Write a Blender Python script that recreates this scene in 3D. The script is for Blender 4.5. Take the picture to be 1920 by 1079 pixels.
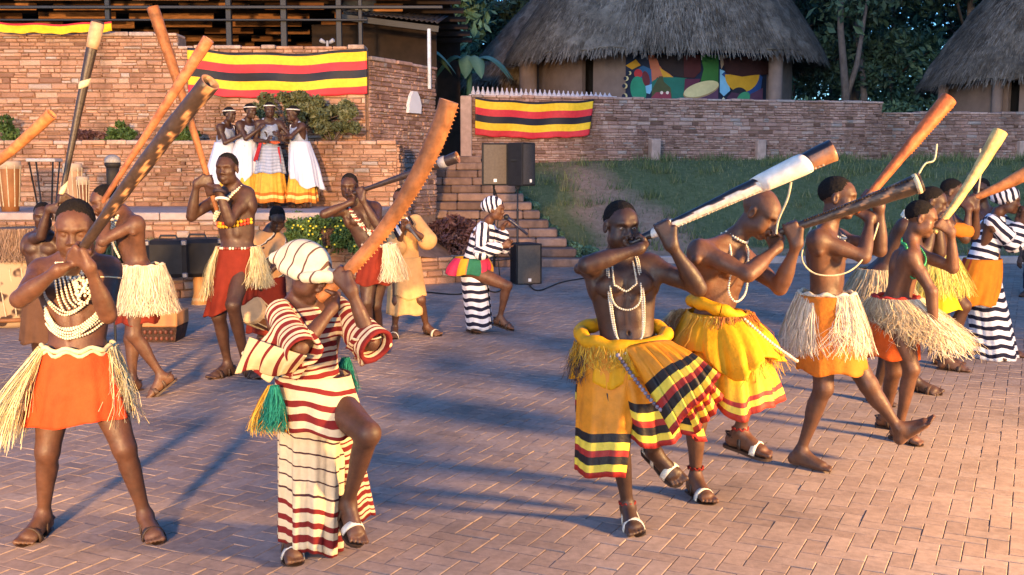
import bpy, math, random
import numpy as np
from mathutils import Vector, Matrix

for _o in list(bpy.data.objects):
    bpy.data.objects.remove(_o)
scene = bpy.context.scene
COL = scene.collection
rnd = random.Random(11)
nrg = np.random.RandomState(5)
rad = math.radians

# ------------------------------------------------------------------ camera, sky, light, exposure
FPX, CXP, CYP, CAMZ = 2000.0, 960.0, 539.5, 1.84
PITCH = math.atan((CYP - 312.0) / FPX)
cam_data = bpy.data.cameras.new('camera')
cam = bpy.data.objects.new('camera', cam_data)
COL.objects.link(cam)
cam_data.sensor_width = 36.0
cam_data.lens = 36.0 * FPX / 1920.0
cam_data.clip_start = 0.1
cam_data.clip_end = 2000.0
cam.location = (0, 0, CAMZ)
cam.rotation_euler = (math.pi / 2 - PITCH, 0, 0)
scene.camera = cam

SUN_EL, SUN_AZ = rad(9.0), rad(200.0)          # a dusk sun, low behind the camera
world = bpy.data.worlds.new('World')
scene.world = world
world.use_nodes = True
wn = world.node_tree.nodes
bg = wn['Background']
sky = wn.new('ShaderNodeTexSky')
sky.sky_type = 'NISHITA'
sky.sun_disc = False
sky.sun_elevation = SUN_EL
sky.sun_rotation = SUN_AZ
sky.ozone_density = 6.0
sky.dust_density = 0.6
world.node_tree.links.new(sky.outputs[0], bg.inputs[0])
bg.inputs[1].default_value = 0.15


def aim(o, target):
    o.rotation_euler = (Vector(target) - o.location).to_track_quat('-Z', 'Y').to_euler()


sd = bpy.data.lights.new('sun', 'SUN')
sd.energy = 0.25
sd.angle = rad(10)
sd.color = (1.0, 0.75, 0.55)
sun = bpy.data.objects.new('sun', sd)
COL.objects.link(sun)
sun.location = (-5, -15, 12)
sun.rotation_euler = Vector((-math.sin(SUN_AZ) * math.cos(SUN_EL), -math.cos(SUN_AZ) * math.cos(SUN_EL), -math.sin(SUN_EL))).to_track_quat('-Z', 'Y').to_euler()


def floodlight(name, loc, target, watts, angle, blend, col, size):
    """the floodlights of the evening show stand outside the frame; their pool of light shows on the paving"""
    l = bpy.data.lights.new(name, 'SPOT')
    l.energy = watts
    l.spot_size = rad(angle)
    l.spot_blend = blend
    l.color = col
    l.shadow_soft_size = size
    o = bpy.data.objects.new(name, l)
    COL.objects.link(o)
    o.location = loc
    aim(o, target)
    return o


WARM = (1.0, 0.60, 0.23)
floodlight('floodlight', (7.4, 3.0, 2.5), (1.6, 6.2, 0.4), 3100, 110, 1.0, WARM, 0.5)
floodlight('floodlight', (-2.6, -13.0, 4.2), (-6.0, 16.0, 2.0), 18000, 30, 0.5, (1.0, 0.57, 0.22), 0.6)

vs = scene.view_settings
scene.display_settings.display_device = 'sRGB'
vs.view_transform = 'Standard'
vs.look = 'None'
vs.gamma = 1.0
vs.use_curve_mapping = False
vs.exposure = 1.78
scene.cycles.max_bounces = 6
scene.cycles.sample_clamp_indirect = 4.0

# ------------------------------------------------------------------ photograph pixel -> place in the world
def V(*a):
    return np.array(a, dtype=float)


def _ray(x, y):
    dx, dz = (x - CXP) / FPX, -(y - CYP) / FPX
    c, s = math.cos(PITCH), math.sin(PITCH)
    return V(dx, c + dz * s, -s + dz * c)


def A(x, y, d):
    r = _ray(x, y)
    return V(0, 0, CAMZ) + r * (d / r[1])


def G(x, y, z=0.0):
    r = _ray(x, y)
    return V(0, 0, CAMZ) + r * ((z - CAMZ) / r[2])


def nrm(v):
    v = np.asarray(v, float)
    n = np.linalg.norm(v)
    return v / n if n > 1e-9 else v


def lerp(a, b, t):
    return np.asarray(a, float) * (1 - t) + np.asarray(b, float) * t


# ------------------------------------------------------------------ objects
def tag(o, label=None, cat=None, group=None, kind=None):
    if label: o['label'] = label
    if cat: o['category'] = cat
    if group: o['group'] = group
    if kind: o['kind'] = kind
    return o


def world_loc(o):
    p = V(*o.location)
    while o.parent is not None:
        o = o.parent
        p = p + V(*o.location)
    return p


def empty(name, loc, label, cat, group=None):
    o = bpy.data.objects.new(name, None)
    o.empty_display_size = 0.1
    COL.objects.link(o)
    o.location = loc
    return tag(o, label, cat, group)


def mesh_data(name, verts, faces, material=None, smooth=False, attrs=None, mats=None, midx=None):
    me = bpy.data.meshes.new(name)
    verts = np.asarray(verts, dtype=np.float32).reshape(-1, 3)
    me.from_pydata(verts, [], faces)
    if mats:
        for m in mats: me.materials.append(m)
        if midx is not None:
            me.polygons.foreach_set('material_index', np.asarray(midx, dtype=np.int32))
    elif material is not None:
        me.materials.append(material)
    for k, v in (attrs or {}).items():
        at = me.attributes.new(k, 'FLOAT', 'POINT')
        at.data.foreach_set('value', np.asarray(v, dtype=np.float32))
    if smooth:
        me.polygons.foreach_set('use_smooth', np.ones(len(me.polygons), dtype=bool))
    me.update()
    return me


def link(name, me, parent=None, loc=(0, 0, 0)):
    o = bpy.data.objects.new(name, me)
    COL.objects.link(o)
    o.location = loc
    if parent is not None:
        o.parent = parent
    return o


def obj(name, verts, faces, material=None, parent=None, smooth=False, attrs=None, base=None, kind=None, solid=0, mats=None, midx=None):
    """one mesh object from world-space vertices; its origin is `base` (top level) or its parent's place"""
    v = np.asarray(verts, dtype=float).reshape(-1, 3)
    b = world_loc(parent) if parent is not None else (V(*base) if base is not None else V(0, 0, 0))
    me = mesh_data(name, v - b, faces, material, smooth, attrs, mats, midx)
    o = link(name, me, parent, (0, 0, 0) if parent is not None else b)
    if kind: o['kind'] = kind
    if solid:
        md = o.modifiers.new('thickness', 'SOLIDIFY')
        md.thickness = solid
        md.offset = 0
    return o


class MB:
    """collects pieces of one mesh"""
    def __init__(self):
        self.v, self.f, self.n, self.t = [], [], 0, []

    def add(self, v, f, tint=0.5):
        v = np.asarray(v, float).reshape(-1, 3)
        self.v.append(v)
        n = self.n
        self.f.extend([tuple(i + n for i in q) for q in f])
        self.n += len(v)
        self.t.append(np.full(len(v), tint) if np.isscalar(tint) else np.asarray(tint))
        return self

    def box(self, c, size, rz=0.0, axes=None, bevel=0.0, tint=0.5):
        c = np.asarray(c, float)
        if axes is None:
            ax = np.array([[math.cos(rz), math.sin(rz), 0], [-math.sin(rz), math.cos(rz), 0], [0, 0, 1]])
        else:
            ax = np.asarray(axes, float)
        h = np.asarray(size, float) / 2
        if bevel <= 0:
            pts = [(sx, sy, sz) for sz in (-1, 1) for sy in (-1, 1) for sx in (-1, 1)]
            v = [c + ax[0] * x * h[0] + ax[1] * y * h[1] + ax[2] * z * h[2] for x, y, z in pts]
            return self.add(v, [(0, 2, 3, 1), (4, 5, 7, 6), (0, 1, 5, 4), (2, 6, 7, 3), (0, 4, 6, 2), (1, 3, 7, 5)], tint)
        b = min(bevel, *(h * 0.9))
        v, idx = [], {}
        for sx in (-1, 1):
            for sy in (-1, 1):
                for sz in (-1, 1):
                    for a in range(3):
                        e = np.array([h[0] - b, h[1] - b, h[2] - b])
                        e[a] = h[a]
                        idx[(sx, sy, sz, a)] = len(v)
                        v.append(c + ax[0] * sx * e[0] + ax[1] * sy * e[1] + ax[2] * sz * e[2])
        f = []
        I = idx
        for s in (-1, 1):
            q = [I[(s, -1, -1, 0)], I[(s, 1, -1, 0)], I[(s, 1, 1, 0)], I[(s, -1, 1, 0)]]; f.append(q if s > 0 else q[::-1])
            q = [I[(-1, s, -1, 1)], I[(-1, s, 1, 1)], I[(1, s, 1, 1)], I[(1, s, -1, 1)]]; f.append(q if s > 0 else q[::-1])
            q = [I[(-1, -1, s, 2)], I[(1, -1, s, 2)], I[(1, 1, s, 2)], I[(-1, 1, s, 2)]]; f.append(q if s > 0 else q[::-1])
        for s in (-1, 1):
            for t in (-1, 1):
                q = [I[(s, t, -1, 0)], I[(s, t, 1, 0)], I[(s, t, 1, 1)], I[(s, t, -1, 1)]]; f.append(q if s * t < 0 else q[::-1])
                q = [I[(s, -1, t, 0)], I[(s, -1, t, 2)], I[(s, 1, t, 2)], I[(s, 1, t, 0)]]; f.append(q if s * t < 0 else q[::-1])
                q = [I[(-1, s, t, 1)], I[(1, s, t, 1)], I[(1, s, t, 2)], I[(-1, s, t, 2)]]; f.append(q if s * t < 0 else q[::-1])
        for sx in (-1, 1):
            for sy in (-1, 1):
                for sz in (-1, 1):
                    q = [I[(sx, sy, sz, 0)], I[(sx, sy, sz, 1)], I[(sx, sy, sz, 2)]]
                    f.append(q if sx * sy * sz > 0 else q[::-1])
        return self.add(v, f, tint)

    def tube(self, pts, r, n=8, caps=True, tint=0.5, flat=None):
        pts = [np.asarray(p, float) for p in pts]
        m = len(pts)
        rs = [r] * m if np.isscalar(r) else list(r)
        v = []
        ref = None
        for i, p in enumerate(pts):
            d = nrm(pts[min(i + 1, m - 1)] - pts[max(i - 1, 0)])
            if ref is None:
                ref = V(0, 0, 1) if abs(d[2]) < 0.9 else V(1, 0, 0)
            a = nrm(ref - d * np.dot(ref, d))
            ref = a
            b = np.cross(d, a)
            for k in range(n):
                t = 2 * math.pi * k / n
                v.append(p + a * math.cos(t) * rs[i] * (flat or 1) + b * math.sin(t) * rs[i])
        f = []
        for i in range(m - 1):
            for k in range(n):
                k2 = (k + 1) % n
                f.append((i * n + k, i * n + k2, (i + 1) * n + k2, (i + 1) * n + k))
        if caps:
            f.append(tuple(range(n - 1, -1, -1)))
            f.append(tuple((m - 1) * n + k for k in range(n)))
        tt = tint if np.isscalar(tint) else np.repeat(np.asarray(tint), n)
        return self.add(v, f, tt)

    def lathe(self, base, axis, prof, n=24, tint=0.5, caps=True):
        """prof: list of (distance along axis, radius)"""
        base = np.asarray(base, float)
        axis = nrm(axis)
        a = nrm(np.cross(axis, V(0.3, 1, 0.2)))
        b = np.cross(axis, a)
        v, f = [], []
        for (z, r) in prof:
            for k in range(n):
                t = 2 * math.pi * k / n
                v.append(base + axis * z + (a * math.cos(t) + b * math.sin(t)) * r)
        m = len(prof)
        for i in range(m - 1):
            for k in range(n):
                k2 = (k + 1) % n
                f.append((i * n + k, i * n + k2, (i + 1) * n + k2, (i + 1) * n + k))
        if caps:
            f.append(tuple(range(n - 1, -1, -1)))
            f.append(tuple((m - 1) * n + k for k in range(n)))
        tt = tint if np.isscalar(tint) else np.repeat(np.asarray(tint), n)
        return self.add(v, f, tt)

    def ball(self, c, r, n=8, m=5, tint=0.5):
        c = np.asarray(c, float)
        r = np.array([r] * 3) if np.isscalar(r) else np.asarray(r)
        v = [c + V(0, 0, r[2])]
        for i in range(1, m):
            ph = math.pi * i / m
            for k in range(n):
                t = 2 * math.pi * k / n
                v.append(c + V(math.sin(ph) * math.cos(t) * r[0], math.sin(ph) * math.sin(t) * r[1], math.cos(ph) * r[2]))
        v.append(c - V(0, 0, r[2]))
        f = [(0, 1 + k, 1 + (k + 1) % n) for k in range(n)]
        for i in range(m - 2):
            for k in range(n):
                k2 = (k + 1) % n
                f.append((1 + i * n + k, 1 + (i + 1) * n + k, 1 + (i + 1) * n + k2, 1 + i * n + k2))
        L = 1 + (m - 1) * n
        f += [(L, L - n + (k + 1) % n, L - n + k) for k in range(n)]
        return self.add(v, f, tint)

    def build(self, name, material, parent=None, base=None, smooth=False, kind=None):
        t = np.concatenate(self.t)
        return obj(name, np.concatenate(self.v), self.f, material, parent, smooth, {'tint': t}, base, kind)


# ------------------------------------------------------------------ materials
def new_mat(name):
    m = bpy.data.materials.new(name)
    m.use_nodes = True
    nt = m.node_tree
    return m, nt, nt.nodes, nt.links, nt.nodes['Principled BSDF']


def ramp(nodes, stops, constant=False):
    r = nodes.new('ShaderNodeValToRGB')
    el = r.color_ramp.elements
    r.color_ramp.interpolation = 'CONSTANT' if constant else 'LINEAR'
    while len(el) > 1: el.remove(el[-1])
    el[0].position = stops[0][0]
    el[0].color = (*stops[0][1], 1)
    for p, c in stops[1:]:
        e = el.new(p)
        e.color = (*c, 1)
    return r


def noise(nodes, links, scale, detail=4, rough=0.6, coord='Object', stretch=None):
    tc = nodes.new('ShaderNodeTexCoord')
    n = nodes.new('ShaderNodeTexNoise')
    n.inputs['Scale'].default_value = scale
    n.inputs['Detail'].default_value = detail
    n.inputs['Roughness'].default_value = rough
    if stretch:
        mp = nodes.new('ShaderNodeMapping')
        mp.inputs['Scale'].default_value = stretch
        links.new(tc.outputs[coord], mp.inputs[0])
        links.new(mp.outputs[0], n.inputs['Vector'])
    else:
        links.new(tc.outputs[coord], n.inputs['Vector'])
    return n


def attr(nodes, name):
    a = nodes.new('ShaderNodeAttribute')
    a.attribute_name = name
    return a


def mixc(nodes, links, fac, a, b, mode='MIX'):
    m = nodes.new('ShaderNodeMix')
    m.data_type = 'RGBA'
    m.blend_type = mode
    if isinstance(fac, (int, float)): m.inputs[0].default_value = fac
    else: links.new(fac, m.inputs[0])
    for i, x in ((6, a), (7, b)):
        if isinstance(x, tuple): m.inputs[i].default_value = (*x[:3], 1)
        else: links.new(x, m.inputs[i])
    return m.outputs[2]


def add_bump(nodes, links, p, src, strength, dist=0.01):
    b = nodes.new('ShaderNodeBump')
    b.inputs['Strength'].default_value = strength
    b.inputs['Distance'].default_value = dist
    links.new(src, b.inputs['Height'])
    links.new(b.outputs[0], p.inputs['Normal'])


def mat(name, col, rough=0.8, var=0.2, scale=9.0, bump=0.0, bscale=None, spec=0.3, stretch=None, metal=0.0, bdist=0.01):
    """plain surface: a noise moves the colour a little either way"""
    m, nt, n, l, p = new_mat(name)
    ns = noise(n, l, scale, stretch=stretch)
    c = np.array(col)
    r = ramp(n, [(0.3, tuple(c * (1 - var))), (0.7, tuple(np.minimum(c * (1 + var), 0.95)))])
    l.new(ns.outputs['Fac'], r.inputs[0])
    l.new(r.outputs[0], p.inputs['Base Color'])
    p.inputs['Roughness'].default_value = rough
    p.inputs['Specular IOR Level'].default_value = spec
    p.inputs['Metallic'].default_value = metal
    if bump:
        nb = noise(n, l, bscale or scale * 4, stretch=stretch)
        add_bump(n, l, p, nb.outputs['Fac'], bump, bdist)
    return m


def tint_mat(name, stops, rough=0.85, var=0.25, scale=18.0, bump=0.4, bscale=60.0, spec=0.25, at='tint', stretch=None, bdist=0.006, stain=0.0):
    """colour picked by a per-piece value, plus grain"""
    m, nt, n, l, p = new_mat(name)
    a = attr(n, at)
    r = ramp(n, stops)
    l.new(a.outputs['Fac'], r.inputs[0])
    ns = noise(n, l, scale, stretch=stretch)
    r2 = ramp(n, [(0.3, (1 - var,) * 3), (0.7, (1 + var,) * 3)])
    l.new(ns.outputs['Fac'], r2.inputs[0])
    c_ = mixc(n, l, 1.0, r.outputs[0], r2.outputs[0], 'MULTIPLY')
    if stain:                                   # weathering that runs over many pieces: damp streaks, soot, lichen
        g = n.new('ShaderNodeNewGeometry')
        mp = n.new('ShaderNodeMapping')
        mp.inputs['Scale'].default_value = (1.5, 1.5, .55)
        l.new(g.outputs['Position'], mp.inputs[0])
        q = n.new('ShaderNodeTexNoise')
        q.inputs['Scale'].default_value = 1.0; q.inputs['Detail'].default_value = 6; q.inputs['Roughness'].default_value = .65
        l.new(mp.outputs[0], q.inputs['Vector'])
        r3 = ramp(n, [(.36, (1 - stain,) * 3), (.52, (1, 1, 1)), (.72, (1 + stain * .35,) * 3)])
        l.new(q.outputs['Fac'], r3.inputs[0])
        c_ = mixc(n, l, 1.0, c_, r3.outputs[0], 'MULTIPLY')
    l.new(c_, p.inputs['Base Color'])
    p.inputs['Roughness'].default_value = rough
    p.inputs['Specular IOR Level'].default_value = spec
    if bump:
        nb = noise(n, l, bscale, stretch=stretch)
        add_bump(n, l, p, nb.outputs['Fac'], bump, bdist)
    return m


def stripe_mat(name, stops, period=None, rough=0.85, var=0.12, at='s', spec=0.15, bump=0.15, wob=0.0):
    """woven stripes: attribute s (metres along the cloth) -> constant ramp"""
    m, nt, n, l, p = new_mat(name)
    a = attr(n, at).outputs['Fac']
    if wob:
        nw = noise(n, l, 7.0, 2)
        ma = n.new('ShaderNodeMath'); ma.operation = 'MULTIPLY_ADD'
        l.new(nw.outputs['Fac'], ma.inputs[0]); ma.inputs[1].default_value = wob; l.new(a, ma.inputs[2])
        a = ma.outputs[0]
    if period:
        mm = n.new('ShaderNodeMath'); mm.operation = 'DIVIDE'
        l.new(a, mm.inputs[0]); mm.inputs[1].default_value = period
        fr = n.new('ShaderNodeMath'); fr.operation = 'FRACT'
        l.new(mm.outputs[0], fr.inputs[0])
        a = fr.outputs[0]
    r = ramp(n, stops, True)
    l.new(a, r.inputs[0])
    ns = noise(n, l, 14.0)
    r2 = ramp(n, [(0.3, (1 - var,) * 3), (0.7, (1 + var,) * 3)])
    l.new(ns.outputs['Fac'], r2.inputs[0])
    l.new(mixc(n, l, 1.0, r.outputs[0], r2.outputs[0], 'MULTIPLY'), p.inputs['Base Color'])
    p.inputs['Roughness'].default_value = rough
    p.inputs['Specular IOR Level'].default_value = spec
    nb = noise(n, l, 19.0, 6, .65)
    add_bump(n, l, p, nb.outputs['Fac'], bump * 3.2, 0.012)
    return m
# ------------------------------------------------------------------ the setting: plaza, terraces, walls
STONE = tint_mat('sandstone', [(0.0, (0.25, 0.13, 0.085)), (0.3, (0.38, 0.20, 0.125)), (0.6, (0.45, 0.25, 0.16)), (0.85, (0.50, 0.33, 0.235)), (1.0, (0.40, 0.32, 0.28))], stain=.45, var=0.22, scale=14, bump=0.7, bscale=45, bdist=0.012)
MORTAR = mat('mortar', (0.22, 0.145, 0.11), 0.95, 0.3, 12, 0.5)
m, nt, n, l, p = new_mat('paver')
a_ = attr(n, 'tint')
r_ = ramp(n, [(0.0, (0.265, 0.190, 0.158)), (0.4, (0.295, 0.214, 0.178)), (0.75, (0.32, 0.235, 0.197)), (1.0, (0.295, 0.224, 0.196))])
l.new(a_.outputs['Fac'], r_.inputs[0])
geo = n.new('ShaderNodeNewGeometry')


def pnoise(scale, detail=5, rough=.65):
    q = n.new('ShaderNodeTexNoise')
    q.inputs['Scale'].default_value = scale; q.inputs['Detail'].default_value = detail; q.inputs['Roughness'].default_value = rough
    l.new(geo.outputs['Position'], q.inputs['Vector'])
    return q.outputs['Fac']


r2 = ramp(n, [(.32, (.74,) * 3), (.5, (1, 1, 1)), (.72, (1.16,) * 3)])
l.new(pnoise(1.1), r2.inputs[0])                     # trodden and dusty patches
r3 = ramp(n, [(.3, (.82,) * 3), (.7, (1.18,) * 3)])
l.new(pnoise(24.0), r3.inputs[0])
r4 = ramp(n, [(.62, (0, 0, 0)), (.74, (.6,) * 3)])
l.new(pnoise(3.3, 6, .75), r4.inputs[0])
c_ = mixc(n, l, 1.0, r_.outputs[0], r2.outputs[0], 'MULTIPLY')
c_ = mixc(n, l, 1.0, c_, r3.outputs[0], 'MULTIPLY')
c_ = mixc(n, l, r4.outputs[0], c_, (.32, .225, .165))  # sand swept over the bricks
l.new(c_, p.inputs['Base Color'])
p.inputs['Roughness'].default_value = .88
p.inputs['Specular IOR Level'].default_value = .12
add_bump(n, l, p, pnoise(110.0, 4), .5, .003)
PAVER = m
JOINT = mat('joint_sand', (0.19, 0.135, 0.11), 0.95, 0.3, 30)
CONCRETE = mat('concrete', (0.36, 0.29, 0.27), 0.9, 0.2, 6, 0.3)
SOIL = mat('soil', (0.20, 0.115, 0.08), 0.95, 0.3, 5, 0.5)

ZT, ZP = 1.17, 1.95        # stage terrace and upper lawn


def stair_right(Y):
    i = min(max((Y - 19.4) / 0.38, 0), 13)
    return 1.36 - 0.16 * i


# plaza ground: one sheet under the pavers, on to the horizon
obj('plaza', [(-300, -300, 0), (300, -300, 0), (300, 700, 0), (-300, 700, 0)], [(0, 1, 2, 3)], JOINT, kind='structure')
plaza = bpy.data.objects['plaza']

# ---- herringbone pavers: real bricks proud of the joint sand; the 300 largest in view are parts
PW = 0.100
ca, sa = math.cos(rad(-26)), math.sin(rad(-26))


def paver_mesh(hl, hw, jit, r):
    z1 = 0.008 + jit
    b = 0.0026
    g = 0.0020
    a, c = hl - g, hw - g
    v = [(sx * a, sy * c, 0.001) for sx, sy in ((-1, -1), (1, -1), (1, 1), (-1, 1))]
    v += [(sx * a, sy * c, z1 - b * 0.8) for sx, sy in ((-1, -1), (1, -1), (1, 1), (-1, 1))]
    tl = [r.uniform(-0.0012, 0.0012) for _ in range(2)]
    v += [(sx * (a - b), sy * (c - b), z1 + tl[0] * sx + tl[1] * sy) for sx, sy in ((-1, -1), (1, -1), (1, 1), (-1, 1))]
    f = [(8, 9, 10, 11)]
    for k in range(4):
        k2 = (k + 1) % 4
        f += [(k, k2, 4 + k2, 4 + k), (4 + k, 4 + k2, 8 + k2, 8 + k)]
    return np.array(v), f


pool = []
for i in range(16):
    pv_, pf_ = paver_mesh(PW, PW / 2, rnd.uniform(-0.001, 0.0016), rnd)
    tv = rnd.random()
    pool.append((pv_, pf_, tv, mesh_data('paver', pv_, pf_, PAVER, attrs={'tint': np.full(len(pv_), tv)})))
cells = []
for i in range(-280, 280):
    for j in range(-280, 280):
        m4 = (i - j) % 4
        if m4 == 0: cx, cy, ang = (i + 1) * PW, (j + 0.5) * PW, 0
        elif m4 == 3: cx, cy, ang = (i + 0.5) * PW, (j + 1) * PW, 1
        else: continue
        cy += 0.0
        X = cx * ca - cy * sa + 1.0
        Y = cx * sa + cy * ca + 11.0
        if Y < 3.0 or Y > 20.3 or abs(X) > 0.51 * Y + 2.6: continue
        cells.append((X, Y, ang))
inview = sorted([(Y + (0 if abs(X) < 0.478 * Y and Y > 4.78 else 100), k) for k, (X, Y, a) in enumerate(cells)])
near = set(k for _, k in inview[:300])
mbv, mbf, mbt, nn = [], [], [], 0
for k, (X, Y, ang) in enumerate(cells):
    pv_, pf_, tv, pm = pool[rnd.randrange(16)]
    th = rad(-26) + (math.pi / 2 if ang else 0)
    if k in near:
        o = link('paver', pm, plaza, (X, Y, 0))
        o.rotation_euler = (0, 0, th)
        continue
    c, s = math.cos(th), math.sin(th)
    v = pv_ @ np.array([[c, s, 0], [-s, c, 0], [0, 0, 1]]) + V(X, Y, 0)
    mbv.append(v); mbt.append(np.full(len(v), rnd.random()))
    mbf.extend([tuple(q + nn for q in f) for f in pf_]); nn += len(v)
obj('paving', np.concatenate(mbv), mbf, PAVER, plaza, attrs={'tint': np.concatenate(mbt)}, kind='stuff')

# ---- dry-laid stone walls
stone_pool = []
STONE2 = tint_mat('shade_tinted_stone', [(0.0, (0.17, 0.095, 0.075)), (0.3, (0.31, 0.18, 0.145)), (0.6, (0.39, 0.24, 0.195)), (0.85, (0.46, 0.32, 0.27)), (1.0, (0.34, 0.28, 0.26))], stain=.4, var=0.22, scale=14, bump=0.7, bscale=45, bdist=0.012)  # sandstone copy with the pinkish light of the shaded walls in its colour
PINK = [False]


def unit_stone(r, tv):
    j = lambda s: r.uniform(-s, s) * 1.5
    v = [(sx * .5, 0.0, sz * .5) for sx, sz in ((-1, -1), (1, -1), (1, 1), (-1, 1))]
    v += [(sx * (.5 + j(.015)), 0.55, sz * (.5 + j(.03))) for sx, sz in ((-1, -1), (1, -1), (1, 1), (-1, 1))]
    v += [(sx * (.43 + j(.05)), 1.0 + j(.15), sz * (.36 + j(.08))) for sx, sz in ((-1, -1), (1, -1), (1, 1), (-1, 1))]
    f = [(8, 9, 10, 11)]
    for k in range(4):
        k2 = (k + 1) % 4
        f += [(k, k2, 4 + k2, 4 + k), (4 + k, 4 + k2, 8 + k2, 8 + k)]
    return np.array(v), f


for i in range(28):
    tv = i / 27
    uv_, uf_ = unit_stone(rnd, tv)
    stone_pool.append((uv_, uf_, tv, [mesh_data('stone', uv_, uf_, m_, attrs={'tint': np.full(len(uv_), tv)}) for m_ in (STONE, STONE2)]))


def wall_panel(core, p0, p1, z0, z1, hr, wr, seed, nparts=300, proud=0.045, top=None):
    """stones on the face of a wall from p0 to p1 (face towards the right hand of p0->p1 when seen from above is the viewer's side)"""
    r = random.Random(seed)
    p0, p1 = V(*p0), V(*p1)
    L = np.linalg.norm(p1 - p0)
    u = (p1 - p0) / L
    n = V(u[1], -u[0])                      # towards the viewer
    items = []
    z = z0
    while z < z1 - 0.02:
        h = r.uniform(*hr)
        if z + h > z1 - 0.02: h = z1 - z
        x = -r.uniform(0, wr[1])
        while x < L:
            w = r.uniform(*wr) * (1.4 if h > hr[1] * .8 else 1)
            a, b = max(x, 0), min(x + w, L)
            if b - a > 0.03:
                hh = h * r.uniform(0.86, 1.0)
                if r.random() < 0.12 and h > hr[0] * 1.25:
                    items.append((a, b, z, h * .48)); items.append((a, b, z + h * .5, h * .48))
                else:
                    items.append((a, b, z, hh))
            x += w
        z += h
    out = []
    for (a, b, zz, h) in items:
        c = p0 + u * (a + b) / 2
        d = c[1]
        vis = abs(c[0]) < .49 * d
        out.append(((b - a) * h / d ** 2 + (0 if vis else -9), a, b, zz, h))
    order = sorted(range(len(out)), key=lambda q: -out[q][0])
    big = set(order[:nparts])
    ang = math.atan2(u[1], u[0])
    R = np.array([[u[0], u[1], 0], [n[0], n[1], 0], [0, 0, 1]])
    vs_, fs_, ts_, k = [], [], [], 0
    wl = world_loc(core)
    for q, (_, a, b, zz, h) in enumerate(out):
        c = p0 + u * (a + b) / 2
        tv = min(max(r.gauss(0.5, 0.25), 0), 1)
        uv_, uf_, _, pm = stone_pool[int(tv * 27)]
        dep = proud * r.uniform(0.55, 1.15)
        sc = V(b - a - 0.008, dep, h - 0.008)
        pos = V(c[0], c[1], zz + h / 2)
        if q in big:
            o = link('stone', pm[PINK[0]], core, pos - wl)
            o.scale = (sc[0], -sc[1], sc[2])
            o.rotation_euler = (0, 0, ang)
            continue
        v = (uv_ * sc) @ R + pos
        vs_.append(v); ts_.append(np.full(len(v), tv))
        fs_.extend([tuple(i + k for i in f) for f in uf_]); k += len(v)
    if vs_:
        obj('stonework', np.concatenate(vs_), fs_, STONE2 if PINK[0] else STONE, core, attrs={'tint': np.concatenate(ts_)}, kind='stuff')


def wall_core(name, p0, p1, z0, z1, thick, label, cat='wall'):
    p0, p1 = V(*p0), V(*p1)
    u = nrm(p1 - p0)
    n = V(u[1], -u[0])
    c = (p0 + p1) / 2 - n * thick / 2
    mb = MB().box((c[0], c[1], (z0 + z1) / 2), (np.linalg.norm(p1 - p0), thick, z1 - z0), axes=[(*u, 0), (*-n, 0), (0, 0, 1)])
    return tag(mb.build(name, MORTAR, base=(p0[0], p0[1], z0)), label, cat)


def coping(core, p0, p1, z, thick, r0, lo=.25, hi=.5, hh=.06):
    r = random.Random(r0)
    p0, p1 = V(*p0), V(*p1)
    L = np.linalg.norm(p1 - p0); u = (p1 - p0) / L; n = V(u[1], -u[0])
    x = 0
    while x < L:
        w = min(r.uniform(lo, hi), L - x)
        c = p0 + u * (x + w / 2) - n * (thick / 2 - .04)
        h = hh * r.uniform(.7, 1.3)
        if w > .04:
            MB().box((c[0], c[1], z + h / 2), (w - .012, thick + .1 * r.random(), h), axes=[(*u, 0), (*-n, 0), (0, 0, 1)], bevel=.012, tint=r.uniform(.5, 1)).build('coping_stone', STONE2 if PINK[0] else STONE, core)
        x += w


# upper wall on the left, lit by the floodlights
w1 = wall_core('stone_wall', (-10.6, 18.9), (-2.56, 18.9), 1.2, 3.86, 0.45, 'tall sunlit rough stone wall behind the stage with a long striped banner on it')
wall_panel(w1, (-10.6, 18.9), (-2.56, 18.9), 2.15, 3.86, (0.04, 0.105), (0.08, 0.30), 3, 300)
MB().box((-8.2, 19.125, 3.97), (4.8, .45, .22)).build('upper_course', MORTAR, w1)
wall_panel(w1, (-10.6, 18.9), (-5.8, 18.9), 3.86, 4.08, (0.05, 0.105), (0.08, 0.30), 31, 120)
coping(w1, (-10.6, 18.9), (-5.8, 18.9), 4.08, .45, 2)
coping(w1, (-5.8, 18.9), (-2.56, 18.9), 3.86, .45, 32)
# its shaded return towards the stairs
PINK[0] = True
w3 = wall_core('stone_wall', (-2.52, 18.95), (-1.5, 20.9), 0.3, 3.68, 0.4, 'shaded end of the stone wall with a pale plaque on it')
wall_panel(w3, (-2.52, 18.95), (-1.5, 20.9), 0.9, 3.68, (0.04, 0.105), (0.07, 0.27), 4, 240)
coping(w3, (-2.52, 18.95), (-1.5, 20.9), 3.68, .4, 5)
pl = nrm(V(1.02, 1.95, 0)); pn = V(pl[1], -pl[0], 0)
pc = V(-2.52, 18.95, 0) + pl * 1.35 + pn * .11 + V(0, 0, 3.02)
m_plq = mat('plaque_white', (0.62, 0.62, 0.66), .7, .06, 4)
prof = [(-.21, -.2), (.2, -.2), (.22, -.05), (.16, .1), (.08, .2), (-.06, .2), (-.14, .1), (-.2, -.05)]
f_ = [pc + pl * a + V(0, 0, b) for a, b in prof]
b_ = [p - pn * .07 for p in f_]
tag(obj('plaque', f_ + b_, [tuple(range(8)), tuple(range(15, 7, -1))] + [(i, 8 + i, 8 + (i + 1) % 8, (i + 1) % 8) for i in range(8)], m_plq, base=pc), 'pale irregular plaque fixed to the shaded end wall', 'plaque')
PINK[0] = False
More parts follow.
